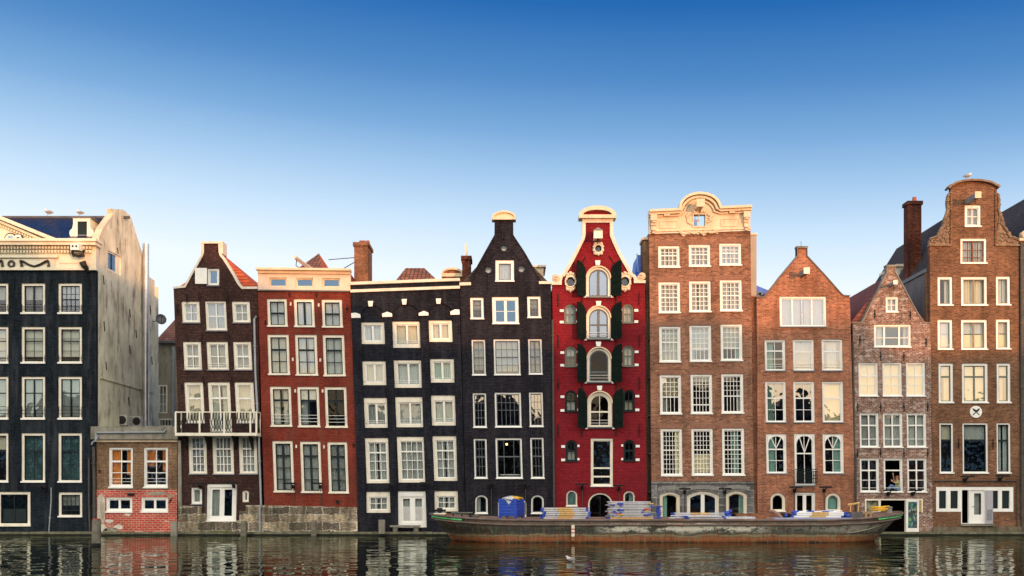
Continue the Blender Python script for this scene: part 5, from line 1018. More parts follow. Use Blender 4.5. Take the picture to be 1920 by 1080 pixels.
h.wall([(1602.5, 1012), (1750, 1012), (1748, 900), (1744.2, 606.5), (1731, 606), (1712, 573), (1695, 540), (1684, 520), (1679.5, 512), (1678, 499), (1663, 499), (1662.5, 512), (1656, 526), (1646, 546), (1631, 574), (1616, 604), (1599.6, 606.5), (1601, 800)])
h.band('coping', [(1599.2, 604.6), (1616, 603.4), (1631, 572.8), (1646, 544.8), (1655.5, 525), (1661.8, 511), (1662.3, 500)], 1.6, -.05, .34, 'concrete'); h.band('coping', [(1679, 500), (1680, 511), (1685, 519.5), (1696, 539.5), (1713, 572.5), (1731.5, 604.2), (1744.6, 605)], 1.6, -.05, .34, 'concrete')
h.plate('gable_cap', [(1662.2, 500.5), (1679.3, 500.5), (1680.6, 497), (1660.6, 497)], -.08, .4, 'concrete')
h.hoist(1676, 527.5, 1681, 532.5, .9, 'white', body='sill')
h.body(1600.5, 1743.5, 606, 1604, 1749, (600, 662, 758, 850, 929), depth=12); h.gable_roof(1596, 1743, 606, 1670, 507, MT_DRED, y1=12, dz=.2)
for x, ys in ((1640, (581,)), (1706.5, (583,)), (1612, (629,)), (1736, (634,)), (1651, (660, 755, 842)), (1694.5, (660, 755, 842)), (1607.5, (755, 842)), (1739, (755, 842))):
    for y in ys: h.anchor(x, y, y+16)
h.pipe([(1604, 850), (1604.5, 960)], .05, 'darkpipe', -.06)

# ================================================================== 11 tall umber house with ornate raised neck
h = House('canal_house', 'tall umber brick house with raised round-topped gable and carved wings near the right edge', 'house', 1826, MB10, .008, GR, fw=4.5, sash='greygreen', fmat='clean', sill='clean', sh=2.5, bw=1.3, fb=1.5, sw=1.6)
H10 = h
h.win(1809, 384.6, 1839.4, 426, 2, (.5,), cur='H', sash='clean', fw=4.2, k=0); h.win(1801, 447, 1850, 495, 4, (.42, .8), cur='SF', fw=4.2, sash='brownwood', mull=2.6, k=0)
for y0, y1 in ((519, 573.7), (599.5, 656.3)):
    lowr = y0 > 590; c1 = 'F' if not lowr else [(0, 1, 0, .45, 'curtain'), (0, 1, .45, 1, 'creamglow')]
    h.win(1758.3, y0, 1786.2, y1, 1, (), cur='R' if not lowr else c1, glass='glass' if not lowr else 'glassbright', rail=1 if lowr else 0); h.win(1802.3, y0, 1851.2, y1, 1, (), cur='F' if not lowr else c1, mull=3.2); h.win(1867.7, y0-.7, 1894.5, y1-.7, 1, (), cur='F' if not lowr else c1)
h.win(1760, 681, 1787.7, 756.3, 1, (-.30,), cur=[(0, 1, 0, .28, 'creamglow'), (.45, 1, .28, 1, 'creamglow')], glass='glassbright'); h.win(1803.8, 681, 1852.6, 756.3, 1, (-.30,), cur='C', xs=[], mull=2.6, glass='glassbright'); h.win(1869, 681, 1895.2, 756.3, 1, (-.30,), cur=[(0, 1, 0, .28, 'creamglow'), (0, .6, .28, 1, 'creamglow')], glass='glassbright')
h.win(1761.7, 793, 1787.8, 888.3, 1, (-.33,), cur='B', fw=3, sash='dark', glass='tealglass'); h.win(1805, 793, 1852.8, 888.3, 1, (-.33,), cur=[(0, 1, 0, .3, 'sheer')], fw=3, sash='dark', glass='tealglass'); h.win(1869, 793, 1895.2, 888.3, 1, (-.33,), cur='F', fw=3, sash='dark')
h.hole([(1755.2, 959.5), (1801.9, 959.5), (1801.9, 982), (1860.2, 982), (1860.2, 959.5), (1899.7, 959.5), (1899.7, 913.3), (1755.2, 913.3)])
fr = h.plate('shopfront_frame', [(1755.2, 959.5), (1801.9, 959.5), (1801.9, 982), (1860.2, 982), (1860.2, 959.5), (1899.7, 959.5), (1899.7, 913.3), (1755.2, 913.3)], -.02, .16, 'clean',
   holes=[[(1760.5, 953.5), (1774, 953.5), (1774, 920.3), (1760.5, 920.3)], [(1782, 953.5), (1796, 953.5), (1796, 920.3), (1782, 920.3)], [(1803.5, 981), (1816.3, 981), (1816.3, 919), (1803.5, 919)], [(1818, 981), (1846.5, 981), (1846.5, 919.5), (1818, 919.5)], [(1861.3, 953.5), (1871.3, 953.5), (1871.3, 920), (1861.3, 920)], [(1878.5, 953.5), (1892.7, 953.5), (1892.7, 920), (1878.5, 920)]])
for a, b in ((1760.5, 1774), (1782, 1796), (1861.3, 1871.3), (1878.5, 1892.7)):
    q = MB(); A = PP(a, 953.5); B = PP(b, 920); q.box(A[0], B[0], .07, .09, A[1], B[1]); o = q.build('dark_shutter', M['dark'], fr)
    for j in range(1, 4): q = MB(); x = A[0]+(B[0]-A[0])*j/4; q.box(x-.012, x+.012, .05, .069, A[1]+.05, B[1]-.05); q.build('batten', M['dark'], o) if False else None
o = h.plate('door', [(1818.2, 980.8), (1846.3, 980.8), (1846.3, 919.8), (1818.2, 919.8)], .04, .1, 'clean', holes=[[(1827, 965), (1840.5, 965), (1840.5, 925), (1827, 925)]]); q = MB(); A = PP(1827, 965); B = PP(1840.5, 925); q.quad((A[0], .08, A[1]), (B[0], .08, A[1]), (B[0], .08, B[1]), (A[0], .08, B[1])); q.build('pane', M['glass'], o)
q = MB(); q.quad((A[0], .3, A[1]), (B[0], .3, A[1]), (B[0], .3, B[1]), (A[0], .3, B[1])); q.build('curtain', M['sheer'], o); q = MB(); p = PP(1823.5, 950); q.tube([(p[0], .03, p[1]), (p[0], -.03, p[1]), (p[0]+.1, -.03, p[1])], .015, 5); q.build('handle', M['iron'], o)
q = MB(); A = PP(1847, 982); B = PP(1859.8, 919.5); q.box(A[0], B[0], -.14, -.08, A[1], B[1])
o = q.build('open_door_leaf', plain('grey_lilac_door_paint', (.38, .37, .42), .5, .1), h.root, label='open grey door leaf folded back beside the white door'); q = MB().box(A[0]+.05, B[0]-.05, -.16, -.141, A[1]+.2, A[1]+.8); q.build('door_panel', M['sill'], o)
# round sign: black crossed blades on a white disc
o = h.plate('round_sign', ell(1829.2, 772.3, 11.2, 11.2, 32), -.07, -.002, 'clean', label='round white sign with black crossed blades')
q = MB()
for s_ in (-1, 1):
    P_ = lambda u, v: PP(1829.2+s_*u, 772.3+v)
    pts = [P_(-6.6, 5.4), P_(-5.6, 6.6), P_(1.0, .2), P_(4.8, -1.8), P_(6.9, -6.2), P_(5.6, -6.6), P_(.4, -3.4), P_(-.4, -.8)]
    if s_ < 0: pts = pts[::-1]
    q.plate(pts, [], -.082-.006*(s_ > 0), -.0701)
q.build('emblem', M['dark'], o)
NL = [(1743, 459.5), (1783.4, 459.5), (1783.4, 352)]
arc = [(1824.8+42*math.cos(math.pi*i/16), 352-12.5*math.sin(math.pi*i/16)) for i in range(17)]
h.wall([(1749.5, 1012), (1914, 1012), (1911, 600), (1910.4, 459.5), (1866.8, 459.5)]+arc+[(1782.8, 459.5), (1743.3, 459.5), (1746, 800)])
rnd = random.Random(5)
for s_, bx, ex, yb in ((-1, 1782.8, 1743, 459), (1, 1866.8, 1910.5, 459)):
    def wx(t): return bx+(ex-bx)*t
    prof = [(bx, 362), (wx(.14), 366), (wx(.18), 380), (wx(.14), 392), (wx(.22), 402), (wx(.32), 412), (wx(.36), 424), (wx(.55), 434), (wx(.66), 445), (wx(.84), 446), (wx(1.0), 449), (ex, yb), (bx, yb)]
    prof = prof if s_ < 0 else prof
    pts = [p for p in prof]; pts = pts[::-1] if s_ > 0 else pts
    w_ = h.plate('gable_wing', pts, .02, .28, 'oldstone' if 'oldstone' in M else plain('weathered_carved_stone', (.24, .165, .11), .9, .35, 5, dirt=(.08, .05, .035), dirt_amt=.7, bump=1))
    M['oldstone'] = bpy.data.materials['weathered_carved_stone']
    q = MB()
    for i in range(len(prof)-3):
        for j in range(4):
            t = (j+rnd.random()*.6)/4; x = prof[i][0]+(prof[i+1][0]-prof[i][0])*t; y = prof[i][1]+(prof[i+1][1]-prof[i][1])*t; p = PP(x, y); q.ball((p[0]-s_*.03, .0, p[1]), .07+.07*rnd.random(), .08, .06+.06*rnd.random(), 6, 5)
    for i in range(34):
        t = rnd.random()**1.5*.85; x = wx(t); y0 = 455-(1-t)**1.7*70*rnd.random(); p = PP(x, y0); q.ball((p[0], .01, p[1]), .06+.08*rnd.random(), .06, .05+.08*rnd.random(), 6, 5)
    q.build('carving', M['oldstone'], w_, smooth=True)
    h.plate('gable_shoulder', [(min(bx, ex)-1, 461.5), (max(bx, ex)+1, 461.5), (max(bx, ex)+1, 458.8), (min(bx, ex)-1, 458.8)], -.10, .33, M['oldstone'])
    q = MB(); a = PP(bx+s_*1.5, 0)[0]; q.box(min(a, a-s_*.1), max(a, a-s_*.1), -.08, -.002, PP(0, 461)[1], PP(0, 356)[1]); q.build('pilaster_edge', MB10, h.root)
a2 = [(1824.6+46.5*math.cos(math.pi*i/18), 352-15.5*math.sin(math.pi*i/18)) for i in range(1, 18)]; a3 = [(1824.6+40*math.cos(math.pi*i/18), 352-11.5*math.sin(math.pi*i/18)) for i in range(17, 0, -1)]
h.band('gable_cap', [(1775.5, 353), (1780, 347)]+[(1824.6+44*math.cos(math.pi*(1-i/18)), 351-14*math.sin(math.pi*i/18)) for i in range(2, 17)]+[(1869.5, 347), (1873.8, 351.5)], 3.6, -.22, .36, M['oldstone'])
o = h.hoist(1829, 361, 1838, 370.5, 1.35, 'cream', body='sill')
h.body(1743.6, 1910, 504, 1749.5, 1913.5, (434, 507, 588, 668, 776, 903), depth=12, sidemat=MSB); h.gable_roof(1744.5, 1909.5, 504, 1825, 370, MT_DRK, y1=12, dz=.15)
q = MB(); A = PP(1743.5, 0)[0]; z = PP(0, 504)[1]; q.box(A-.06, A+.3, .35, 12, z-.08, z+.12); q.build('coping', M['zinc'], h.root); q = MB().box(A-.08, A, .31, .55, 3, z-.1); q.build('side_wall', MBA, h.root)
chimney(h.root, 1703, 1727.8, 378, 545, 3.6, .75, MCH2, ((1718, .14, .3),))
q = MB(); Y = 6.5; a = PP(1684, 500, Y); b = PP(1699, 540, Y); q.box(a[0], b[0], Y, Y+3, b[1], a[1]); d = q.build('dormer', M['acwhite'], h.root); q = MB().box(a[0]-.15, b[0]+.1, Y-.1, Y+3, a[1]+.002, a[1]+.15); q.build('dormer_roof', M['stonewhite'], d)
q = MB(); a = PP(1688, 505, Y-.02); b = PP(1697, 533, Y-.02); q.quad((a[0], Y-.02, b[1]), (b[0], Y-.02, b[1]), (b[0], Y-.02, a[1]), (a[0], Y-.02, a[1])); q.build('pane', M['glassblue'], d)
h.box('door_step', 1800, 983, 1862, 986, -.25, -.002, 'concrete'); h.plate('stone_plinth', [(1749, 1012), (1913.8, 1012), (1913.5, 987.5), (1749, 987.5)], -.12, -.002, plain('mossy_rubble', (.16, .13, .09), .95, .4, 3, dirt=(.05, .06, .03), dirt_amt=.9, bump=1))
h.anchor(1797, 822, 842); h.anchor(1861.5, 822, 842)
h.pipe([(1914, 455), (1915.5, 1000)], .09, 'darkpipe', -.08)
h.pipe([(1751, 902), (1905, 902), (1906, 990)], .03, 'darkpipe', -.05, 'cable')

# ================================================================== 12 house at the right edge
h = House('canal_house', 'brown brick house cut off by the right edge, with a cream scroll on its shoulder', 'house', 1995, MB10, 0, GR, fw=4.5, sash='greygreen', fmat='clean', sill='clean')
for y0, y1 in ((519, 574), (600, 656), (681, 756), (793, 888)):
    for a in (1930, 1976, 2030): h.win(a, y0, a+34, y1, 2, (.5,), cur='F')
h.wall([(1917.5, 1012), (2080, 1012), (2080, 452), (2050, 452), (2034, 400), (2024, 322), (1968, 322), (1958, 400), (1943, 452), (1911.8, 452), (1913, 700)])
h.plate('coping', [(1910, 452), (1943, 452), (1943, 447), (1910, 447)], -.12, .33, 'cream'); h.band('coping', [(1942, 450), (1957, 399), (1967, 320), (2025, 320), (2035, 399), (2050, 450)], 4, -.1, .34, 'cream')
scroll(1920, 440, 1)
h.body(1913, 2080, 453, 1917, 2080, (588, 668, 776, 903), depth=12); h.gable_roof(1914, 2079, 453, 1995, 329, MT_DRK, y1=12, dz=.05)
# ================================================================== water, quay ledge, ground behind
def structure(o): o['kind'] = 'structure'; return o
q = MB(); q.quad((-400, -88, 0), (400, -88, 0), (400, .6, 0), (-400, .6, 0)); wt = q.build('water', M['black'])
m = bpy.data.materials.new('canal_water'); m.use_nodes = True; t = m.node_tree; t.nodes.clear()
o_ = nd(t, 'ShaderNodeOutputMaterial'); p = nd(t, 'ShaderNodeBsdfGlossy'); df = nd(t, 'ShaderNodeBsdfDiffuse'); df.inputs[0].default_value = (.004, .006, .003, 1); p.inputs['Color'].default_value = (.84, .88, .80, 1); p.inputs['Roughness'].default_value = .02
fr_ = nd(t, 'ShaderNodeFresnel'); fr_.inputs[0].default_value = 1.33; mw = nd(t, 'ShaderNodeMixShader'); t.links.new(mth(t, 'MULTIPLY', fr_.outputs[0], .92), mw.inputs[0]); t.links.new(df.outputs[0], mw.inputs[1]); t.links.new(p.outputs[0], mw.inputs[2]); t.links.new(mw.outputs[0], o_.inputs[0])
tcn = nd(t, 'ShaderNodeTexCoord'); v = tcn.outputs['Object']
n1 = noise(t, v, 1.0, 1.0, .4, (.80, .95, 1)); n2 = noise(t, v, 3.0, 1, .5, (.8, 1.2, 1)); n3 = noise(t, v, .16, 2, .5, (.7, 1, 1))
calm = ramp(t, n3, [(.35, (.6,)*3), (.65, (1.2,)*3)])
hgt = mth(t, 'MULTIPLY', mth(t, 'ADD', mth(t, 'MULTIPLY', n1, .050), mth(t, 'MULTIPLY', n2, .0026)), calm)
b = nd(t, 'ShaderNodeBump'); b.inputs['Strength'].default_value = 1; b.inputs['Distance'].default_value = 1.0; t.links.new(hgt, b.inputs['Height']); t.links.new(b.outputs[0], p.inputs['Normal']); t.links.new(b.outputs[0], fr_.inputs['Normal'])
wt.data.materials[0] = m; structure(wt)
q = MB(); q.box(-60, 60, -.62, -.001, -.8, .075); M['wet'] = plain('black_wet_algae', (.012, .016, .009), .35, .4, 3, bump=.5); o = q.build('quay', M['wet']); structure(o)
q = MB(); 
for i in range(14):
    x = -38+i*5.6
    if x < 40: q.box(x, x+5.56, -.70, -.003, .076, .165+.012*(i % 3))
o = q.build('quay_coping', M['mossy']); structure(o)
q = MB(); q.quad((-400, .31, -.45), (400, .31, -.45), (400, 400, -.45), (-400, 400, -.45)); o = q.build('ground', M['concrete']); structure(o)
q = MB(); q.box(-400, 400, -260, -87.9, -2, .9); o = q.build('far_quay', M['concrete']); structure(o)
# the row across the water behind the camera, which shades the lower storeys and shows in the window panes
rnd = random.Random(11); x = -110; i = 0
wmesh = MB().box(-.55, .55, -.08, .08, 0, 1.9); wref = None
tones = [MB2, MB10, MB4, MB7, MB8]
while x < 190:
    w_ = rnd.uniform(7, 11); hh = rnd.uniform(12.2, 15.2); Y0 = -104
    if 8 < x < 30: hh += 3.6  # some unseen houses made taller so they shade the black house
    r_ = empty('canal_house', (x+w_/2, Y0, .9), 'brick gabled house number %d from the left in the row across the canal' % (i+1), 'house', 'houses across the canal behind the viewer')
    r_['label'] = 'gabled brick house in the row across the canal behind the viewer'
    q = MB().box(x, x+w_-.05, Y0, Y0-11, .9, hh); q.f = [tuple(reversed(f)) for f in q.f]; q.build('wall', tones[i % 5], r_)
    q = MB(); a, b, c = x-.1, x+w_+.05, x+w_/2; rr = rnd.uniform(2.2, 3.6)
    q.add([(a, Y0+.2, hh), (b, Y0+.2, hh), (c, Y0+.2, hh+rr), (a, Y0-11, hh), (b, Y0-11, hh), (c, Y0-11, hh+rr)], [(1, 0, 2), (3, 4, 5), (0, 3, 5, 2), (4, 1, 2, 5)]); q.build('roof', MT_DRK, r_)
    for fz in range(3):
        for cxk in range(3):
            X_ = x+w_*(.2+.3*cxk); Z_ = 2.6+fz*3.2
            q = MB().box(X_-.6, X_+.6, Y0, Y0+.06, Z_, Z_+1.9); q.build('window', M['clean'], r_)
            
    x += w_; i += 1

# ================================================================== barge
BX0, BX1, BY, BB = -4.15, 19.55, -6.35, 2.65
def bz(u): a = abs(u); return 1.07+(.27 if u < 0 else .36)*max(0, (a-.55)/.45)**2
def bb(u): a = abs(u); return BB*math.sqrt(max(.0004, 1-max(0, (a-.70)/.30)**2.4))
def bxx(u, zf):   # zf 1 at the top, 0 at the water: ends rake inwards
    mid = (BX0+BX1)/2; half = (BX1-BX0)/2; rk = (1.15 if u < 0 else 1.35)*(1-zf)*max(0, (abs(u)-.6)/.4); return mid+u*half-math.copysign(rk, u)
root = empty('cargo_barge', ((BX0+BX1)/2, BY, 0), 'long rusty iron cargo barge moored in front of the houses, green painted bow stripes', 'barge')
N = 60; us = [-1+2*i/N for i in range(N+1)]
lv = [1, .86, .62, .35, .1, -.25]
q = MB(); vs = []; fs = []
for u in us:
    zt = bz(u); b_ = bb(u); row = []
    for s_ in (-1, 1):
        for l in (lv if s_ < 0 else lv[::-1]):
            zz = zt*l; br = b_*(1-.04*(1-l)) - (.55*(1-l)*max(0, (abs(u)-.7)/.3)); row.append((bxx(u, l), BY+s_*max(.03, br), zz))
    vs += row
n = 12
for i in range(N):
    for k in range(n-1): fs.append((i*n+k, i*n+k+1, (i+1)*n+k+1, (i+1)*n+k))
fs += [tuple(range(n)), tuple(reversed(range(N*n, N*n+n)))]
q.add(vs, fs)
mh, t, p = newmat('rusty_barge_hull'); tcn = nd(t, 'ShaderNodeTexCoord'); v = tcn.outputs['Object']; s = nd(t, 'ShaderNodeSeparateXYZ'); t.links.new(v, s.inputs[0])
nA = noise(t, v, 1.1, 8, .68, (.8, 1, 2.2)); nB = noise(t, v, 2.2, 8, .8, (.7, 1, 1.3)); nC = noise(t, v, 5, 6, .7, (1.6, 1, .35)); nD = noise(t, v, .35, 4, .6)
zn = mth(t, 'ADD', s.outputs[2], mth(t, 'MULTIPLY', mth(t, 'SUBTRACT', nA, .5), .42))
basec = ramp(t, mth(t, 'MULTIPLY', zn, .8), [(.0, (.03, .015, .01)), (.03, (.15, .045, .014)), (.13, (.27, .075, .018)), (.22, (.17, .08, .03)), (.28, (.24, .19, .11)), (.32, (.04, .045, .03)), (.46, (.016, .022, .02)), (.58, (.03, .036, .03)), (.66, (.10, .085, .07)), (.78, (.12, .085, .065)), (1, (.11, .065, .045))])
algae = ramp(t, nC, [(.52, (0, 0, 0)), (.64, (.8,)*3)]); c1 = mix(t, algae, basec, (.16, .15, .085))
rust = ramp(t, nC, [(.38, (.9,)*3), (.47, (0, 0, 0))]); c1 = mix(t, rust, c1, (.12, .042, .018))
zb_ = ramp(t, zn, [(.42, (0, 0, 0)), (.60, (1, 1, 1)), (.86, (1, 1, 1)), (.92, (0, 0, 0))])
xb_ = ramp(t, mth(t, 'MULTIPLY_ADD', s.outputs[0], 1/24.0, .5), [(.34, (0, 0, 0)), (.38, (1, 1, 1)), (.66, (1, 1, 1)), (.70, (.1,)*3), (.86, (.35,)*3), (1, (.2,)*3)])
wp = mix(t, 1, mix(t, 1, zb_, xb_, 'MULTIPLY'), ramp(t, nB, [(.46, (0, 0, 0)), (.50, (.95,)*3)]), 'MULTIPLY'); c1 = mix(t, wp, c1, (.58, .56, .48))
setin(t, p, 'Base Color', c1); setin(t, p, 'Roughness', .65); bp = nd(t, 'ShaderNodeBump'); bp.inputs['Strength'].default_value = .6; bp.inputs['Distance'].default_value = .03; t.links.new(nA, bp.inputs['Height']); t.links.new(bp.outputs[0], p.inputs['Normal'])
q.build('hull', mh, root, smooth=True)
# deck
q = MB(); vs = []
for u in us: b_ = bb(u)*.985; vs += [(bxx(u, 1), BY-b_, bz(u)-.04), (bxx(u, 1), BY+b_, bz(u)-.04)]
q.add(vs, [(2*i, 2*i+2, 2*i+3, 2*i+1) for i in range(N)]); deckm = plain('worn_brown_deck', (.27, .16, .115), .8, .3, 1.6, dirt=(.10, .07, .06), dirt_amt=.8, bump=.5); q.build('deck', deckm, root)
q = MB().box(-.6, 15.2, BY-2.2, BY+2.2, 1.031, 1.10); q.build('hatch_cover', deckm, root)
def rail(z_off, r, out, name, mat, u0=-1, u1=1, sides=(-1, 1), hh=None):
    for s_ in sides:
        q = MB(); pts = []
        for i in range(71):
            u = u0+(u1-u0)*i/70; pts.append((bxx(u, 1)+(math.copysign(out, u) if abs(u) > .97 else 0)-(0 if z_off > -.1 else math.copysign(.12, u)*max(0, (abs(u)-.6)/.4)), BY+s_*(bb(u)+out), bz(u)+z_off))
        q.tube(pts, r, 6); q.build(name, mat, root, smooth=True)
mr = plain('rub_rail_iron', (.13, .10, .09), .7, .4, 2, dirt=(.22, .08, .035), dirt_amt=.8, bump=.6)
rail(-.02, .055, .0, 'gunwale', mr); rail(-.24, .05, .0, 'rub_rail', mr)
rail(-.13, .05, .012, 'painted_stripe', M['greentarp'], -.995, -.86, (-1,)); rail(-.12, .05, .012, 'painted_stripe', M['greentarp'], .84, .985, (-1,))
# curved guard below the stern
q = MB(); pts = []
for i in range(24):
    tt_ = i/23; u = .72+.26*tt_; l = .40+.52*tt_**1.7; pts.append((bxx(u, l), BY-max(.03, bb(u)*(1-.04*(1-l))-.55*(1-l)*max(0, (u-.7)/.3))-.02, bz(u)*l))
q.tube(pts, .028, 5); q.build('guard_rail', M['concrete'], root, smooth=True)
# draught gauge pole, red and white
for i, (ga, gb) in enumerate(((984, 991), (991.2, 993), (993.2, 998), (998.2, 1000), (1000.2, 1006), (1006.2, 1014))):
    a = PP(1071.5, ga, -9.05); b = PP(1077.5, gb, -9.05); q = MB(); q.box(a[0], b[0], -9.07, -8.99, b[1], a[1]); q.build('gauge_stripe', M['stonewhite'] if i % 2 == 0 else M['redpaint'], root) if i < 5 else q.build('gauge_stripe', M['brownwood'], root)
# bow and stern decks raised, fittings
q = MB(); q.tube([(BX0+.55, BY-.5, 1.30), (BX0+.55, BY-.5, 1.62)], .13, 10); q.tube([(BX0+.3, BY-.5, 1.5), (BX0+.85, BY-.5, 1.5)], .05, 6); q.build('bollard', M['iron'], root)
q = MB(); q.tube([(BX1-.7, BY-.3, 1.35), (BX1-.7, BY-.3, 1.62)], .15, 12); q.ball((BX1-.7, BY-.3, 1.64), .2, .2, .06); q.build('bollard', M['concrete'], root)
q = MB(); x0, z0 = PP(1621, 973, -7.8); q.box(x0, x0+.34, -7.9, -7.5, z0, z0+.12); q.box(x0+.02, x0+.1, -7.85, -7.6, z0+.12, z0+.36); q.box(x0+.25, x0+.33, -7.85, -7.6, z0+.12, z0+.36); q.tube([(x0-.06, -7.72, z0+.27), (x0+.4, -7.72, z0+.27)], .1, 10); q.build('winch', plain('ochre_winch', (.30, .21, .12), .8, .3), root)
# things lying on the barge
def topmesh(q, name, mat, base, label, cat, group=None, rz=None):
    o = q.build(name, mat); recentre(o, base); return tag(o, label, cat, group)
def deckpos(px, Y): return PP(px, 0, Y)[0]
# blue container with loose sacks on top
cx0, cx1 = deckpos(938, -7.3), deckpos(971.5, -7.3); D0, D1 = -7.0, -5.9; z0 = 1.14
xr_ = deckpos(985, -7.3+1.9)
r = empty('blue_container', ((cx0+cx1)/2, -6.3, z0), 'blue ribbed metal container standing on the barge deck', 'container'); r.rotation_euler = (0, 0, R(-20)); r.location.x += .14
W_ = cx1-cx0+.05
zt = 2.06
q = MB(); q.box(cx0, cx0+W_, D0, D1, z0+.08, z0+.14); q.box(cx0, cx0+W_, D0, D0+.05, z0+.141, zt); q.box(cx0, cx0+W_, D1-.05, D1, z0+.141, zt); q.box(cx0, cx0+.05, D0+.051, D1-.051, z0+.141, zt); q.box(cx0+W_-.05, cx0+W_, D0+.051, D1-.051, z0+.141, zt); q.build('body', M['blue'], r)
for j in range(5):
    z = z0+.2+j*.155; q = MB(); q.box(cx0+.05, cx0+W_-.05, D0-.06, D0-.002, z, z+.075); q.box(cx0+W_+.002, cx0+W_+.06, D0+.05, D1-.05, z, z+.06); q.build('rib', M['blue'], r)
for a, b in ((cx0, D0), (cx0+W_-.09, D0), (cx0, D1-.09), (cx0+W_-.09, D1-.09)): q = MB().box(a-.005, a+.095, b-.04, b+.055, z0-.02, zt+.02); q.build('leg', M['bluep'], r)
def crumple(c, rx, ry, rz, seed, n=18, m=10):
    rn = random.Random(seed); q = MB(); q.ball(c, rx, ry, rz, n, m); ph = [rn.random()*6 for _ in range(6)]
    q.v = [(c[0]+(x-c[0])*(1+.22*math.sin(5*(z-c[2])/rz+ph[0]+3*(y-c[1])/ry)), c[1]+(y-c[1])*(1+.2*math.sin(4*(x-c[0])/rx+ph[1])), c[2]+(z-c[2])*(1+.3*math.sin(4*(x-c[0])/rx+ph[2])*math.cos(3*(y-c[1])/ry+ph[3]))) for x, y, z in q.v]; return q
fill = MB().box(cx0+.06, cx0+W_-.06, D0+.06, D1-.06, zt-.14, zt-.08); fill.build('load', M['bluep'], r)
q = crumple((cx0+.42, D0+.25, zt+.02), .30, .42, .11, 3); q.add([(cx0+.18, D0-.05, zt+.05), (cx0+.66, D0-.05, zt+.05), (cx0+.44, D0-.06, zt-.28)], [(0, 2, 1)]); topmesh(q, 'white_sack', plain('white_plastic_sheet', (.62, .64, .68), .5, .1), (cx0+.42, D0+.25, zt-.05), 'crumpled white sheet hanging over the edge of the blue container', 'sheet')
q = crumple((cx0+W_-.22, D0+.35, zt+.03), .38, .40, .11, 8); topmesh(q, 'yellow_sack', M['yellow'], (cx0+W_-.2, D0+.35, zt-.05), 'crumpled yellow sack lying on top of the blue container', 'sack')
# scaffold boards in stacks: one prototype, copied
def proto_board(L, w, th, name, mat, endm, strap=None):
    r = bpy.data.objects.new(name, None); COL.objects.link(r); LOC[r.name] = Vector()
    q = MB().box(-L/2+.14, L/2-.14, -w/2, w/2, 0, th); q.build('board', mat, r)
    for s_ in (-1, 1):
        q = MB(); a, b = (-L/2, -L/2+.139) if s_ < 0 else (L/2-.139, L/2); q.box(a, b, -w/2+.02, w/2-.02, .006, th-.004); q.tube([((a+b)/2-.05*s_*-1, -w/2-.015, th*.5), ((a+b)/2+.05*s_, -w/2-.015, th*.5)], th*.3, 6); q.build('end_clamp', endm, r)
    if strap: q = MB().box(-L*.16, L*.16, -w/2-.006, w/2+.006, -.001, th+.001); q.build('middle_band', strap, r)
    return r
def copy_tree(o, loc, rz, sx=1):
    c = o.copy(); COL.objects.link(c); c.location = loc; c.rotation_euler = (0, 0, rz)
    for ch in list(o.children): d = ch.copy(); COL.objects.link(d); d.parent = c
    return c
def stack(pA, x0, x1, n, zbase, th, rows, label, group, seed, jig=.09):
    rn = random.Random(seed); L = x1-x0; first = True
    for k in range(n):
        for r_ in rows:
            loc = ((x0+x1)/2+rn.uniform(-jig, jig), r_+rn.uniform(-.03, .03), zbase+k*(th+.02)); rz = rn.uniform(-.012, .012)
            if first: o = pA; o.location = loc; o.rotation_euler = (0, 0, rz); first = False
            else: o = copy_tree(pA, loc, rz)
            o['label'] = label; o['category'] = 'scaffold board'; o['group'] = group
ZB = 1.105
a, b = deckpos(1016, -7.6), deckpos(1105, -7.6)
stack(proto_board(b-a, .6, .072, 'scaffold_board', M['alu'], M['bluep'], M['wood']), a, b, 6, ZB, .072, (-7.6, -6.9), 'pale scaffold board with blue ends and yellow middle, in the left barge stack', 'yellow-banded scaffold boards in the left stack', 1)
a, b = deckpos(1141, -7.6), deckpos(1220, -7.6)
stack(proto_board(b-a, .6, .058, 'scaffold_board', M['alu'], M['alu']), a, b, 10, ZB+.085, .058, (-7.6, -6.9), 'plain silver scaffold board in the tall stack on the barge below the crimson warehouse', 'silver scaffold boards in the tall stack', 2)
a, b = deckpos(1138, -7.6), deckpos(1229, -7.6)
for k_ in range(2):
    o = proto_board(b-a, .62, .065, 'scaffold_board', M['alu'] if k_ else M['wood'], M['bluep']); o.location = ((a+b)/2, -7.6+.7*k_, ZB); tag(o, ('blue-ended yellow board under the front of the tall silver stack', 'blue-ended silver board under the back of the tall silver stack')[k_], 'scaffold board')
# coloured clips poking out of the tall stack
rn = random.Random(4); cols = [M['bluep'], M['redpaint'], M['yellow'], M['bluep'], M['bluep']]
for i in range(26):
    xx = rn.choice([a+.12+rn.random()*.55, b-.75+rn.random()*.55]); z = ZB+.1+rn.random()*.62; q = MB().box(xx, xx+.10+.14*rn.random(), -7.975, -7.9, z, z+.03+.03*rn.random()); mcol = cols[i % 5]
    cn = {'blue_painted_metal': 'blue', 'red_gauge_paint': 'red', 'yellow_plastic': 'yellow'}[mcol.name]
    topmesh(q, 'scaffold_clip', mcol, (xx, -7.9, z), 'small %s clip on the front of the tall silver stack' % cn, 'clip', 'small %s clips on the tall stack' % cn)
for i in range(7):
    z = ZB+.02+i*.09; xx = b+.02+.05*rn.random(); q = MB(); q.tube([(xx, -7.7, z), (xx+.16+.1*rn.random(), -7.5, z+.03)], .04, 6); topmesh(q, 'blue_coupling', M['bluep'], (xx, -7.7, z), 'blue tube coupling heaped at the right end of the tall stack', 'coupling', 'blue couplings beside the tall stack')
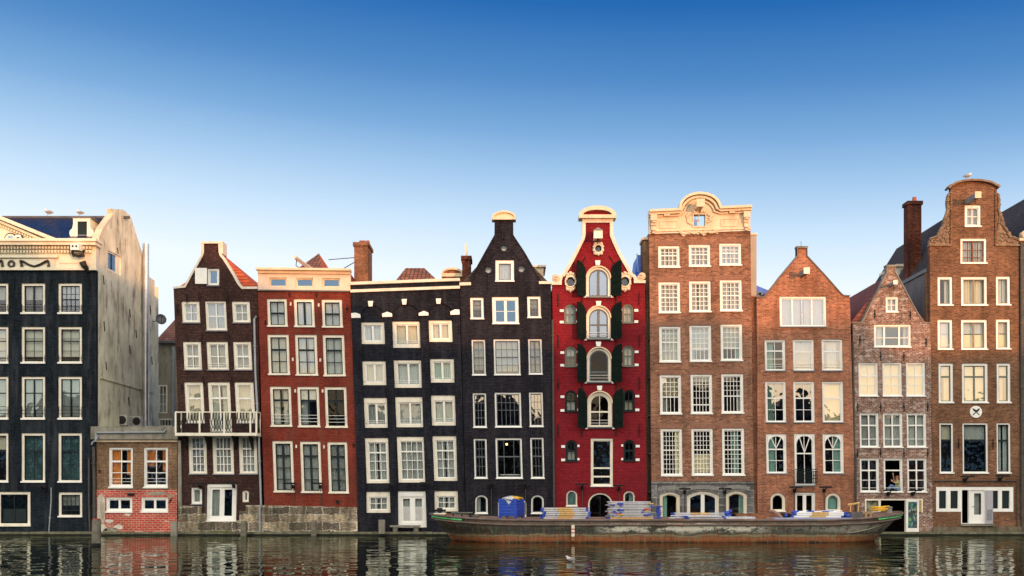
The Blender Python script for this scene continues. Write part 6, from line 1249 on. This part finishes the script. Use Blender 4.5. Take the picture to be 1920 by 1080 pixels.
def pole(x0, x1, Y, z, r, mat, label, group, dz=0):
    A = (deckpos(x0, Y), Y, z); B = (deckpos(x1, Y), Y+.1, z+dz); q = MB(); q.tube([A, B], r, 6); topmesh(q, 'scaffold_tube', mat, A, label, 'scaffold tube', group)
for i in range(6): pole(1254+i*3, 1345+i*4, -7.9+i*.22, ZB+.04+.10*(i % 2), .035, M['alu'] if i != 2 else M['bluep'], 'silver scaffold tube lying in front of the grey stone arches' if i != 2 else 'blue scaffold tube lying in front of the grey stone arches', 'scaffold tubes in front of the stone arches' if i != 2 else None)
a, b = deckpos(1281, -7.5), deckpos(1354, -7.5)
stack(proto_board(b-a, .6, .065, 'scaffold_board', M['alu'], M['bluep']), a, b, 2, ZB, .065, (-8.0,), 'silver blue-ended board in the low flat stack below the stone arches', 'boards in the low stack below the stone arches', 6)
a, b = deckpos(1260, -7.0), deckpos(1366, -7.0)
stack(proto_board(b-a, .45, .06, 'scaffold_board', M['alu'], M['bluep'], M['wood']), a, b, 2, ZB+.14, .06, (-7.2,), 'long yellow-banded board on top of the low stack below the stone arches', 'long yellow-banded boards below the stone arches', 7)
for k_, (xx, zz, r_) in enumerate(((1362, .26, .13), (1366, .12, .15), (1369, .36, .10))):
    q = crumple((deckpos(xx, -7.4), -7.4, ZB+zz), r_, r_, r_*.9, 20+k_, 8, 6); topmesh(q, 'blue_bundle', M['bluep'], (deckpos(xx, -7.4), -7.4, ZB+zz-r_), 'tangled blue netting bundle at the right end of the low stack', 'bundle', 'blue netting bundles')
a, b = deckpos(1374, -7.6), deckpos(1450, -7.6)
for k_, (yy, zz, mt, nm) in enumerate(((-8.1, 0, 'alu', 'grey'), (-7.5, .0, 'brownwood', 'rust brown'), (-7.3, .13, 'brownwood', 'dark rust red'))):
    q = MB(); aa = a+k_*.12-(.5 if k_ == 0 else 0); bb_ = b-k_*.35-(1.0 if k_ == 0 else 0); q.box(aa, bb_, yy, yy+.3, ZB+zz, ZB+zz+.11); topmesh(q, 'timber_beam', M[mt], ((aa+bb_)/2, yy, ZB+zz), ('grey', 'rust brown', 'dark rust red')[k_]+(' beam nearest the water', ' beam lying flat', ' beam resting on another')[k_]+' on the barge left of the long flat stack', 'beam')
q = MB(); q.tube([(deckpos(1443, -7), -7, ZB+.35), (deckpos(1449, -7), -7.2, ZB+.34), (deckpos(1455, -7), -7.5, ZB+.2), (deckpos(1459, -7), -7.8, ZB+.03)], [.09, .08, .08, .07], 7); topmesh(q, 'bent_pipe', plain('pinkish_hose', (.30, .18, .14), .7, .2), (deckpos(1459, -7), -7.8, ZB), 'bent brown pipe leaning between the beams and the long flat stack', 'pipe')
a, b = deckpos(1480, -7.5), deckpos(1578, -7.5)
stack(proto_board(b-a, .6, .075, 'scaffold_board', M['clean'], M['bluep'], M['wood']), a, b, 3, ZB+.07, .07, (-7.6,), 'white board with blue ends in the long flat stack below the orange brown house', 'white boards in the long flat stack', 9, .15)
a, b = deckpos(1449, -8.1), deckpos(1595, -8.1)
q = MB().box(a, b, -8.4, -7.9, ZB-.02, ZB+.06); topmesh(q, 'long_plank', plain('pale_blue_plank', (.30, .36, .55), .5, .15, 4), ((a+b)/2, -8.2, ZB-.02), 'long pale blue plank under the front of the long flat stack', 'plank')
for i in range(6): pole(1484+i*14, 1500+i*16, -7.6+.05*i, ZB+.33, .04, M['clean'] if i % 2 else M['bluep'], ('short white tube on top of the long flat stack' if i % 2 else 'short blue tube on top of the long flat stack'), ('white tubes on the long flat stack' if i % 2 else 'blue tubes on the long flat stack'), .03)
for k_, xx in enumerate((1468, 1473, 1582, 1588, 1478)):
    q = crumple((deckpos(xx, -7.5), -7.5, ZB+.14), .17, .15, .12, 40+k_, 8, 6); topmesh(q, 'strap_bundle', M['bluep'] if k_ % 2 else M['iron'], (deckpos(xx, -7.5), -7.5, ZB+.03), ('blue' if k_ % 2 else 'black')+' strap bundle at an end of the long flat stack', 'straps', ('blue' if k_ % 2 else 'black')+' strap bundles')
# dark box at the stern, hose, bow clutter
a, b = deckpos(1594, -6.6), deckpos(1627, -6.6); r = empty('open_dark_box', ((a+b)/2, -6.4, ZB), 'dark open metal tray on the right end of the barge', 'tray')
q = MB(); q.box(a, b, -6.9, -5.9, ZB, ZB+.05); q.build('base', M['zinc'], r); q = MB(); z = ZB+.30; q.box(a, b, -6.95, -6.9, ZB, z); q.box(a, b, -5.9, -5.85, ZB, z); q.box(a-.05, a, -6.95, -5.85, ZB, z); q.box(b, b+.05, -6.95, -5.85, ZB, z); q.build('side', M['zinc'], r)
q = MB(); pts = [(deckpos(1652, -6.8)+.45*math.cos(i*.5)*(1+.1*math.sin(i)), -6.6+.35*math.sin(i*.5), 1.46+.01*i) for i in range(26)]+[(deckpos(1671, -6.5), -6.5, 1.6), (deckpos(1660, -6.4), -6.3, 1.7)]; q.tube(pts, .035, 6); topmesh(q, 'yellow_hose', M['yellow'], (deckpos(1655, -6.6), -6.6, 1.42), 'yellow hose coiled on the right end of the barge by the bollard', 'hose')
q = MB(); A = (deckpos(1590, -4.6), -4.6, 1.75); B = (deckpos(1612, -4.6), -4.6, 1.85); q.tube([A, B], .05, 6); q.tube([(A[0]+.1, -4.6, 1.1), (A[0]+.15, -4.6, 1.78)], .03, 5); q.tube([(B[0]-.12, -4.6, 1.1), (B[0]-.05, -4.6, 1.9)], .03, 5); topmesh(q, 'yellow_trestle', M['wood'], (A[0]+.1, -4.6, 1.1), 'yellowish trestle bar standing behind the dark tray on the barge', 'trestle')
q = crumple((deckpos(826, -6.6), -6.8, 1.31), .42, .35, .09, 61); topmesh(q, 'pale_tarpaulin', plain('pale_yellow_cover', (.60, .57, .42), .8, .25, 5), (deckpos(826, -6.6), -6.8, 1.22), 'crumpled pale yellow cover lying on the left tip of the barge', 'cover')
q = MB(); x_ = deckpos(839, -8.0); q.tube([(x_, -7.9, 1.14), (x_, -7.9, 1.36)], [.09, .12], 12); topmesh(q, 'flower_pot', M['brownwood'], (x_, -7.9, 1.14), 'small rust red pot near the left tip of the barge', 'pot')
r = empty('low_bench', (deckpos(870, -6), -6, 1.05), 'low dark bench-like plank on legs near the left end of the barge', 'bench'); q = MB().box(deckpos(846, -6), deckpos(886, -6), -6.2, -5.8, 1.34, 1.39); q.build('seat', M['greygreen'], r)
for xx in (850, 866, 882):
    q = MB().box(deckpos(xx, -6)-.03, deckpos(xx, -6)+.03, -6.1, -5.95, 1.05, 1.339); q.build('leg', M['iron'], r)
for k_, (xx, mt) in enumerate(((884, 'oldwood'), (889, 'yellow'), (893, 'iron'))):
    q = crumple((deckpos(xx, -5.9), -5.9, 1.17), .15, .14, .09, 70+k_, 8, 6); topmesh(q, 'rope_heap', M['oldwood'], (deckpos(xx, -5.9), -5.9, 1.08), 'small brown heap of rope beside the dark bench on the barge', 'rope heap', 'rope heaps beside the bench')

# ================================================================== mooring posts, bench, ledge clutter
def post(px, pxw, ytop, Y, label, zb=-.6, mat='oldwood', topm=None, sq=False):
    r = empty('mooring_post', (PP(px, 0, Y)[0], Y, zb), label, 'post'); x, zt = PP(px, ytop, Y); rr = pxw*PX*(CD+Y)/CD/2
    q = MB()
    if sq: q.box(x-rr, x+rr, Y-rr, Y+rr, zb, zt)
    else: q.tube([(x-.03, Y, zb), (x, Y, (zb+zt)/2), (x+.01, Y, zt-.02)], [rr*1.02, rr, rr*.96], 14)
    q.build('shaft', M[mat], r, smooth=False)
    if Y < -2: q = MB(); q.tube([(x-.02, Y, zb), (x-.01, Y, .13)], rr*1.07, 14); q.build('wet_foot', M['iron'], r)
    if topm: q = MB(); q.tube([(x+.01, Y, zt-.02), (x+.01, Y, zt+.04)], rr*.9, 12); q.build('top', M[topm], r)
    return r
post(180.5, 16.5, 974, -12.4, 'thick weathered wooden mooring post standing in the water in front of the black house', topm='redwood')
post(327, 11, 977, -.75, 'short square concrete post at the foot of the red brick annex', sq=True, mat='concrete'); post(457, 9.5, 977, -.9, 'pale split wooden post in front of the balcony house', sq=True)
post(588.5, 10, 975, -.95, 'dark wet wooden post in front of the rough stone foot of the red house'); post(716, 11, 974.5, -.8, 'square grey post on the ledge left of the white double door', sq=True, mat='concrete', zb=.1)
r = empty('plank_bench', (PP(760, 0, -.4)[0], -.4, .16), 'rough plank bench on two stumps below the white double door', 'bench'); q = MB(); a = PP(731, 985, -.5); b = PP(788, 988.5, -.5); q.box(a[0], b[0], -.55, -.25, b[1], a[1]); q.build('seat', M['concrete'], r)
for xx in (741, 780): q = MB(); x = PP(xx, 0, -.45)[0]; q.tube([(x, -.4, .156), (x, -.4, b[1]-.002)], .15, 10); q.build('leg', M['oldwood'], r)
q = MB(); rnd = random.Random(8)
for i in range(260):
    x = PP(418+rnd.gauss(0, 12), 0)[0]; y = -.24-rnd.random()*.25; z = .12+rnd.random()*.05; a_ = rnd.random()*6.3; hh = rnd.uniform(.05, .16); q.add([(x-.012, y, z), (x+.012, y, z), (x+math.cos(a_)*.07, y-.03, z+hh)], [(0, 1, 2)])
o = q.build('weeds', M['grass']); recentre(o, (PP(418, 0)[0], -.3, .12)); o['kind'] = 'stuff'; o['label'] = 'green weeds growing on the stone ledge under the white door'; o['category'] = 'weeds'

# ================================================================== flood lamps on short arms along the facades
def floodlamp(x0, x1, y, where, foot=None):
    a = PP(x0, y); b = PP(x1, y+2.2); r = empty('flood_lamp', ((a[0]+b[0])/2, -.45, a[1]), 'flat black flood lamp '+where, 'lamp', 'flat flood lamps low on the facades')
    q = MB(); q.box(a[0], b[0], -.75, -.50, a[1]-.035, a[1]+.035); q.box(a[0]+.03, b[0]-.03, -.73, -.52, a[1]+.035, a[1]+.06); q.build('lamp_head', M['iron'], r)
    m_ = (a[0]+b[0])/2+.08; q = MB(); q.tube([(m_, -.52, a[1]-.02), (m_, -.25, a[1]-.16), (m_, -.0, a[1]-.16)], .035, 6); q.box(m_-.08, m_+.08, -.12, -.001, a[1]-.28, a[1]-.06); q.build('arm', M['iron'], r)
    if foot: q = MB(); q.tube([(m_+.02, -.05, a[1]-.29), (m_+.02, -.05, PP(0, foot)[1])], .022, 5); q.build('cable', M['darkpipe'], r)
for a in ((68, 97, 911, 'on the black house at the far left'), (360, 387, 907, 'left of the white door of the balcony house', None), (423, 449, 906, 'right of the white door of the balcony house', None),
          (535, 560, 907, 'left of the middle ground window of the red house', 993), (587, 609, 907, 'right of the middle ground window of the red house', 993), (719, 742, 908, 'left above the white double door'), (788, 812, 906, 'right above the white double door'),
          (907, 929, 906, 'above and left of the blue container', 965), (971, 993, 906, 'above and right of the blue container', 965), (1077, 1100, 909, 'left of the tall door of the crimson warehouse', 950), (1147, 1168, 911, 'right of the tall door of the crimson warehouse', 945),
          (1270, 1291, 917, 'on the grey stone between the left and middle arches', 965), (1344, 1367, 917, 'on the grey stone between the middle and right arches', 965), (1475, 1498, 914, 'left of the balconette on the orange brown house', 965), (1531, 1553, 914, 'right of the balconette on the orange brown house', 965),
          (1650, 1674, 920, 'above the dark boat doorway'), (1697, 1719, 920, 'above the graffiti door'), (1794, 1817, 894, 'left above the white shopfront'), (1859, 1882, 893, 'right above the white shopfront')): floodlamp(*a)

# ================================================================== annex roof: air conditioners; dish
for k_, (x0, x1, y0, y1, lab) in enumerate(((209, 238, 777.5, 797.5, 'left beige air conditioning unit on the annex roof'), (240.5, 263.5, 780.5, 799, 'right beige air conditioning unit on the annex roof, nearer the metal flue'))):
    Y = 3.6+k_*1.6; a = PP(x0, y0, Y); b = PP(x1, y1, Y); zb = PP(0, 802)[1]; r = empty('air_conditioner', ((a[0]+b[0])/2, Y+.2, zb), lab, 'air conditioner', 'air conditioners on the annex roof')
    z0_ = max(b[1], zb+.12); q = MB(); q.box(a[0], b[0], Y, Y+.4, z0_, a[1]); q.build('casing', M['acwhite'], r)
    c = (a[0]+(b[0]-a[0])*.68, (z0_+a[1])/2); rr = (a[1]-z0_)*.38; q = MB(); q.add([(c[0]+rr*math.cos(2*math.pi*i/24), Y-.012, c[1]+rr*math.sin(2*math.pi*i/24)) for i in range(24)], [tuple(range(24))]); q.build('fan', M['black'], r)
    q = MB()
    for j in range(4): rj = rr*(.25+.25*j); q.tube([(c[0]+rj*math.cos(2*math.pi*i/20), Y-.03, c[1]+rj*math.sin(2*math.pi*i/20)) for i in range(21)], .012, 4)
    q.build('fan_guard', M['darkpipe'], r)
    q = MB()
    for j in range(6): z = z0_+.08+j*(a[1]-z0_-.16)/5; q.box(a[0]+.05, a[0]+(b[0]-a[0])*.36, Y-.02, Y-.002, z-.02, z+.02)
    q.build('louvre', M['sill'], r)
    for xx in (a[0]+.06, b[0]-.14): q = MB().box(xx, xx+.08, Y, Y+.4, zb, z0_-.002); q.build('foot', M['iron'], r)
Y = 9.4; x, z = PP(301.5, 600, Y); r = empty('satellite_dish', (-23.4+.02, Y, z-.1), 'dark grey satellite dish on an arm from the side wall of the black house', 'satellite dish')
q = MB(); n = 20; rr = .34; vs = [(x, Y-.05, z)]; fs = []
ax = Vector((.45, -.85, .3)).normalized(); e1 = ax.cross(Vector((0, 0, 1))).normalized(); e2 = ax.cross(e1)
for j in (1, 2, 3):
    for i in range(n):
        a = 2*math.pi*i/n; rj = rr*j/3; P_ = Vector((x, Y, z))+e1*rj*math.cos(a)+e2*rj*math.sin(a)*1.1+ax*(.12*(j/3)**2); vs.append(tuple(P_))
for i in range(n): fs.append((0, 1+i, 1+(i+1) % n))
for j in range(2):
    for i in range(n): fs.append((1+j*n+i, 1+(j+1)*n+i, 1+(j+1)*n+(i+1) % n, 1+j*n+(i+1) % n))
q.add(vs, fs); o = q.build('reflector', M['dish'], r, smooth=True)
q = MB(); q.tube([(-23.39, Y, z-.1), (x, Y+.02, z-.02)], .03, 6); q.build('arm', M['iron'], r); q = MB(); c = Vector((x, Y, z))+ax*.42; q.tube([tuple(Vector((x, Y, z))-e2*.0+e2*.3), tuple(c)], .015, 5); q.ball(tuple(c), .05, .05, .05, 8, 6); q.build('receiver', M['iron'], r)

# ================================================================== gulls
def gull(x, y, Y, label, face=1, s=1.0, swim=False):
    X_, Z_ = (x, y) if swim == 'abs' else PP(x, y, Y)
    r = empty('seagull', (X_, Y, Z_), label, 'seagull', 'gulls resting on the roofs' if not swim else None)
    me = bpy.data.meshes.new('body'); me.from_pydata([(-.20*face*s, 0, .13*s), (-.10*face*s, 0, .15*s), (.04*face*s, 0, .17*s), (.11*face*s, 0, .25*s), (.14*face*s, 0, .315*s), (.20*face*s, 0, .31*s)], [(0, 1), (1, 2), (2, 3), (3, 4), (4, 5)], [])
    o = bpy.data.objects.new('body', me); COL.objects.link(o); o.parent = r; sk = o.modifiers.new('skin', 'SKIN'); me.materials.append(M['gull'])
    for i, rad in enumerate((.025, .075, .095, .05, .045, .012)): me.skin_vertices[0].data[i].radius = (rad*s, rad*s)
    me.skin_vertices[0].data[2].use_root = True; ss = o.modifiers.new('sub', 'SUBSURF'); ss.levels = 1; ss.render_levels = 2
    for sd in (-1, 1):
        q = MB(); q.ball((-.06*face*s, sd*.075*s, .175*s), .17*s, .028*s, .06*s, 10, 6); q.v = [(v_[0], v_[1], v_[2]) for v_ in q.v]
        me2 = bpy.data.meshes.new('wing'); me2.from_pydata(q.v, [], q.f); me2.materials.append(M['gullwing']); w = bpy.data.objects.new('wing', me2); COL.objects.link(w); w.parent = r
        if not swim:
            q = MB(); q.tube([(0.02*face*s, sd*.03*s, .1*s), (.02*face*s, sd*.03*s, 0)], .009*s, 5); me2 = bpy.data.meshes.new('leg'); me2.from_pydata(q.v, [], q.f); me2.materials.append(M['wood']); w = bpy.data.objects.new('leg', me2); COL.objects.link(w); w.parent = r
    return r
def ridge(px): return PP(px, 404.6, 4.3)[1]
x_ = PP(91, 0, 4.3)[0]; gull(x_, 19.05, 4.3, 'brownish seagull on the blue tiled ridge, left of the dormer', -1, 1.3, False) if False else None
for px, f_, s_, lab in ((90, -1, 1.35, 'brownish seagull on the blue tiled ridge, well left of the dormer'), (149, -1, 1.2, 'white seagull on the blue tiled ridge just behind the dormer')):
    gull(px, 923-(19.05-CH)/(PX*(CD+4.3)/CD), 4.3, lab, f_, s_)
gull(1815, 336.5, .05, 'seagull perched on the round-topped gable at the right', 1, 1.15)
gull(1069, 1056.5, PP(0, 0)[0]*0-23.2, 'small white seagull floating on the canal in front of the barge', -1, .8, True)

# ================================================================== person sitting in the open window
X_, Z_ = PP(1674, 920, .1)
r = empty('person', (X_, .2, Z_), 'person in green patterned top and blue jeans sitting in the open window, arm raised', 'person', None)
def figure(name, verts, edges, radii, mat, root_i=0, lvl=2):
    me = bpy.data.meshes.new(name); me.from_pydata(verts, edges, []); o = bpy.data.objects.new(name, me); COL.objects.link(o); o.parent = r; o.modifiers.new('skin', 'SKIN'); me.materials.append(mat)
    for i, rad in enumerate(radii): me.skin_vertices[0].data[i].radius = (rad, rad) if isinstance(rad, float) else rad
    me.skin_vertices[0].data[root_i].use_root = True; s_ = o.modifiers.new('sub', 'SUBSURF'); s_.levels = s_.render_levels = lvl; return o
# seated at the right of the opening, turned to the left, knees up
V_ = [(.34, .06, .10), (.35, .07, .30), (.33, .06, .52), (.31, .05, .60), (.29, .04, .70), (.27, .02, .80),      # pelvis, waist, chest, neck, head, crown
      (.30, -.13, .50), (.14, -.20, .42), (-.02, -.16, .52),                                                      # near shoulder, elbow, wrist
      (.30, .24, .50), (.16, .20, .66), (.10, .10, .88),                                                          # far shoulder, elbow, wrist (raised)
      (.30, -.04, .08), (-.08, -.10, .30), (-.28, -.12, .02), (-.38, -.14, .0),                                   # near hip, knee, ankle, toe
      (.30, .16, .08), (-.02, .14, .34), (-.20, .12, .04), (-.31, .11, .0)]
E_ = [(0, 1), (1, 2), (2, 3), (3, 4), (4, 5), (2, 6), (6, 7), (7, 8), (2, 9), (9, 10), (10, 11), (0, 12), (12, 13), (13, 14), (14, 15), (0, 16), (16, 17), (17, 18), (18, 19)]
rad = [.13, .115, .13, .052, .085, .07, .062, .042, .030, .062, .042, .030, .09, .062, .042, .03, .09, .062, .042, .03]
figure('body', V_, E_, rad, M['skin'])
pat, tt, pp = newmat('green_patterned_cloth'); tcn = nd(tt, 'ShaderNodeTexCoord'); setin(tt, pp, 'Base Color', ramp(tt, noise(tt, tcn.outputs['Object'], 14, 3), [(.42, (.10, .26, .05)), (.5, (.62, .68, .45)), (.58, (.14, .34, .08))])); M['top'] = pat
figure('shirt', [V_[0], V_[1], V_[2], V_[6], (.22, -.17, .46), V_[9], (.23, .22, .58)], [(0, 1), (1, 2), (2, 3), (3, 4), (2, 5), (5, 6)], [.145, .13, .145, .078, .058, .078, .058], M['top'])
figure('jeans', [V_[0], V_[12], V_[13], V_[14], V_[16], V_[17], V_[18]], [(0, 1), (1, 2), (2, 3), (0, 4), (4, 5), (5, 6)], [.14, .104, .075, .055, .104, .075, .055], M['jeans'])
q = MB(); q.ball((.305, .04, .755), .105, .10, .095, 12, 8); me = bpy.data.meshes.new('hair'); me.from_pydata(q.v, [], q.f); me.materials.append(M['brownwood']); [setattr(p_, 'use_smooth', True) for p_ in me.polygons]; o = bpy.data.objects.new('hair', me); COL.objects.link(o); o.parent = r
def hand(w, d):
    w = Vector(w); d = Vector(d).normalized(); side = d.cross(Vector((0, 1, 0))).normalized(); q = MB(); q.tube([tuple(w), tuple(w+d*.05), tuple(w+d*.09)], [.026, .034, .032], 8)
    for i, (o_, L) in enumerate(((-.026, .065), (-.009, .078), (.009, .072), (.025, .055))): a = w+d*.085+side*o_; q.tube([tuple(a), tuple(a+d*L*.6), tuple(a+d*L+Vector((0, -.012, 0)))], [.009, .008, .006], 5)
    q.tube([tuple(w+d*.03+side*.03), tuple(w+d*.06+side*.058), tuple(w+d*.09+side*.062)], [.011, .009, .007], 5)
    me = bpy.data.meshes.new('hand'); me.from_pydata(q.v, [], q.f); me.materials.append(M['skin']); o = bpy.data.objects.new('hand', me); COL.objects.link(o); o.parent = r
hand(V_[8], (-.6, 0, .6)); hand(V_[11], (-.25, -.2, .9))
q = MB(); q.ball((.205, -.005, .735), .018, .016, .018, 6, 5); q.ball((.20, .055, .745), .014, .014, .014, 6, 5); me = bpy.data.meshes.new('face_features'); me.from_pydata(q.v, [], q.f); me.materials.append(M['brownwood']); o = bpy.data.objects.new('eyes', me); COL.objects.link(o); o.parent = r
